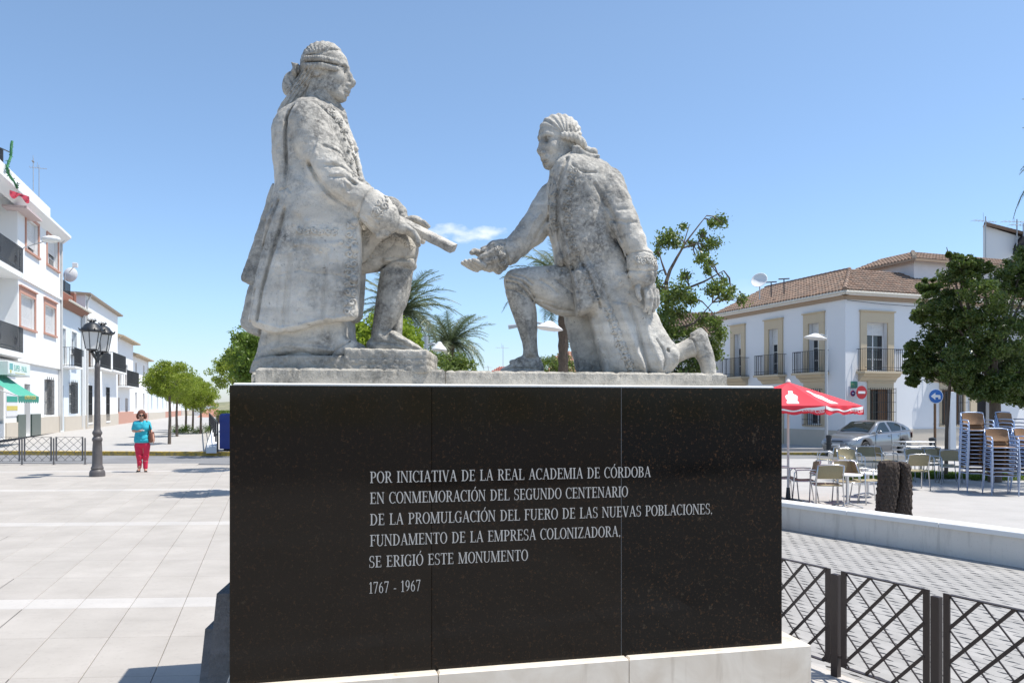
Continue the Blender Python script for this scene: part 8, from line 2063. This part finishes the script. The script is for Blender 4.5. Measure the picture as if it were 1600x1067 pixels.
    mb = MB(); mb.box(-.03, .02, -.62, .62, .36, .42); mb.obj('bumper_trim', M_PAINT, c); mb = MB(); mb.box(-.012, .0, -.42, .42, .24, .34); mb.obj('air_intake', M_PLAS, c)
    mb = MB(); mb.box(-.045, -.032, -.26, .26, .43, .53); mb.obj('number_plate', M_SW, c)
    return c
c = car(); th_ = R_(31)
p = at_depth(1355, 0, 33.2); ctr = Vector((p.x, 33.2, LOW - .08)); # heading: nose to the left and towards the viewer
c.rotation_euler = (0, 0, th_); off = Matrix.Rotation(th_, 4, 'Z') @ Vector((2.05, 0, 0)); c.location = ctr - off
c.scale = (1.0, 1.0, 1.0)
# ---------------------------------------------------------------- woman walking
def woman():
    Z = on_ground(222, 737, 0).y; org = (at_depth(222, 0, Z).x, Z, 0)
    t = thing('person', 'woman in a turquoise top and red trousers walking, wearing sunglasses, looking at her phone', 'person', org)
    M_SKIN = painted('skin', (.50, .27, .19), .6, .06); M_TOP = painted('turquoise_cotton', (.03, .40, .50), .85, .08, 12, .3); M_TR = painted('red_cotton', (.60, .025, .07), .85, .08, 12, .3); M_HAIR = painted('auburn_hair', (.14, .04, .02), .6, .3, 40); M_BAG = painted('brown_leather', (.16, .06, .035), .5); 
    def S_(lo, hi, h=.42): return Sculpt(lo, hi, h, Z)
    B = S_((200, -16, 636), (248, 14, 740))
    E = lambda *a, **k_: B.ell(*a, **k_)
    E(221, 648.5, 0, 4.9, 5.8, 6.6, 1.2); E(221, 653, -1.4, 3.6, 4.4, 4.4, 1.5); E(221, 650.8, -6.0, .9, 1.2, 1.6, .8); E(221, 648.6, -5.4, 3.8, 1.2, .7, .5)
    for q in (-1, 1): E(221 + 2 * q, 648.9, -5.6, 1.1, .7, .7, .3, mode='cut'); E(221 + 4.9 * q, 649.5, .3, .8, 1.2, 1.6, .5)
    B.cap([(219.6, 654.3, -4.9, .42), (222.4, 654.3, -4.9, .42)], .6)
    B.cap([(221, 655, 0, 2.7), (221.5, 662, 1, 3.2)], 1.5); B.cap([(222, 664, 1, 6.5), (222, 690, 1, 8)], 3)
    B.cap([(211, 663, 1, 3.4), (207.5, 672, -1, 2.9), (212, 673.5, -6, 2.4), (219.5, 672.8, -9.5, 1.8)], 1)
    E(220.8, 672.6, -10.2, 1.7, 1.7, 1.1, .6)
    for k_ in range(4): B.cap([(221.6, 672.0 + .5 * k_ - .6, -10.6, .55), (223.8, 672.2 + .5 * k_ - .7, -11.4 + .2 * k_, .48), (224.3, 672.6 + .45 * k_ - .6, -10.2, .42)], .25)
    B.cap([(220.6, 671.2, -10.0, .6), (222.8, 670.6, -10.8, .5)], .3)
    B.cap([(232, 663, 1, 3.4), (236, 672, 2, 2.8), (240, 680, 0, 2.2), (242, 686.5, -2, 1.7)], 1); E(242.3, 688.6, -2.4, 1.4, 1.5, 2.0, .6)
    for k_ in range(4): B.cap([(242.3, 689.8, -3.6 + .8 * k_, .52), (242.2, 692.2, -3.8 + .8 * k_, .45), (241.2, 693.2, -3.6 + .8 * k_, .4)], .25)
    B.cap([(241.4, 688.5, -3.6, .6), (240.2, 690.5, -4.2, .5)], .3)
    B.cap([(216.5, 700, -1, 6), (217.5, 728, -2, 2.6), (216.5, 733.5, -2, 2.3)], 1); B.cap([(228, 700, 1, 6), (227.5, 729, 2, 2.7), (228, 734, 1, 2.4)], 1)
    B.cap([(216.5, 734, -1, 2.2), (214.5, 735.8, -6, 1.9)], 1); B.cap([(228, 735, 2, 2.2), (228.8, 736.2, -4, 2.0)], 1)
    link('body', rebase(B.mesh('person_body', M_SKIN), org), t)
    T = S_((200, -16, 654), (242, 16, 696)); T.poly([(215, 656.5), (228, 656.5), (234.5, 660), (236.5, 668), (233, 672), (233.5, 680), (235.5, 691), (222, 694), (208.5, 692), (210, 680), (211, 673), (206, 671), (206.5, 664), (209, 658.5)], 8.6, 8, 0, 1.5)
    T.cap([(210.5, 661.5, 1, 4.2), (207.8, 670, -.5, 4)], 1.5); T.cap([(232.5, 661.5, 1, 4.2), (235, 669, 1, 3.9)], 1.5); T.ell(222, 686, -2, 12, 9, 8, 3); T.ell(217.5, 669, -6, 5, 4, 4.5, 3); T.ell(226.5, 669, -6, 5, 4, 4.5, 3)
    T.cap([(221.5, 655, -6, 3.4), (222.5, 663.5, -11, 1.5)], .6, 'cut'); T.cap([(221.2, 652, 0, 4.2), (221.3, 657, -2, 4)], .6, 'cut')
    for ln in ([(212, 676), (222, 681), (232, 678)], [(211, 684), (224, 687), (234, 684)], [(214, 690), (226, 682)]): T.crease(ln, 1.3, .5, 0)
    link('shirt', rebase(T.mesh('shirt', M_TOP), org), t)
    T = S_((202, -16, 686), (242, 14, 734)); T.ell(222.5, 694, 0, 12.2, 9, 6.5, 2); T.cap([(216.2, 697, 0, 7.2), (217, 712, -3, 5.0), (217.6, 722, -2, 3.8), (217.4, 729, -1, 3.5)], 1.2); T.cap([(228.5, 697, 1, 7.2), (228.2, 712, 1, 5.2), (227.8, 722, 2, 4.0), (227.8, 730, 2, 3.7)], 1.2)
    for ln in ([(222.5, 700), (222.6, 708)], [(212, 705), (221, 711)], [(224, 712), (233, 709)], [(214, 718), (221, 720)], [(224, 721), (231, 719)]): T.crease(ln, 1.0, .6, 2)
    link('trousers', rebase(T.mesh('trousers', M_TR), org), t)
    T = S_((206, -12, 634), (236, 12, 664), .4); T.ell(221, 646.3, 1.2, 6.3, 6.8, 6.4, 1); T.ell(215, 650, 1, 2.8, 4.2, 4.6, 1.5); T.ell(227, 650, 1, 2.8, 4.2, 4.6, 1.5); T.ell(221, 651.5, -7, 5.0, 6.5, 6.6, .8, mode='cut'); T.waves((206, -12, 634), (236, 12, 664), lambda X, Y, Z: .3 * np.sin(np.arctan2(X - 221, Y) * 14)); link('hair', rebase(T.mesh('hair', M_HAIR), org), t)
    s = Z / F_PX; L = lambda u, v, y: Vector(((u - CU) * (1 + y / F_PX) * s, Z + y * s, EYE - (v - CV) * (1 + y / F_PX) * s)) - Vector(org)
    mb = MB()
    for q in (-1, 1): c_ = L(221 + 2.3 * q, 649, -6.4); mb.ball(c_, .033, 10, 6, (1, .35, .75))
    mb.tube([L(216, 648.5, -1), L(217.2, 648.6, -5.4), L(221, 648.5, -6.6), L(224.8, 648.6, -5.4), L(226, 648.5, -1)], .006, 4); mb.obj('sunglasses', M_DARK, t)
    mb = MB(); c_ = L(223.4, 672.4, -11.4); mb.cbox(c_.x - .035, c_.x + .035, c_.y - .06, c_.y + .03, c_.z - .006, c_.z + .008, .003); mb.obj('phone', M_SW, t)
    mb = MB(); mb.tube([L(229, 658, -4), L(232.5, 659.5, -1), L(236, 668, -3), L(236.5, 676, -3), L(236.3, 680, -2)], .017, 5); mb.tube([L(230, 658.5, 3), L(235, 665, 6), L(237.5, 680, 3)], .017, 5); mb.obj('bag_strap', M_DARK, t)
    T = S_((230, -12, 670), (248, 14, 696), .4); T.poly([(235.5, 676), (241, 674), (242.5, 684), (242, 691), (235.5, 691.5), (234.5, 684)], 6.5, 3, 1, 1); link('handbag', rebase(T.mesh('handbag', M_BAG), org), t)
    for pts in ([(216.5, 735.2, 1.5), (214.2, 736.6, -7)], [(228, 736.0, 4), (229, 737.2, -5)]):
        T = S_((208, -14, 728), (236, 14, 740), .4); T.cap([(pts[0][0], pts[0][1] - 0, pts[0][2], 2.5), (pts[1][0], pts[1][1] - .2, pts[1][2], 2.2)], 1); T.cap([(pts[0][0], pts[0][1] - 3.5, pts[0][2] - 1, 2.4), (pts[1][0], pts[1][1] - 3.2, pts[1][2] + 2.5, 2.0)], .5, 'cut'); T.floor(737.2)
        link('shoe', rebase(T.mesh('shoe', M_DARK), org), t)
    t.scale = (.90, .9, 1.0); return t
woman()
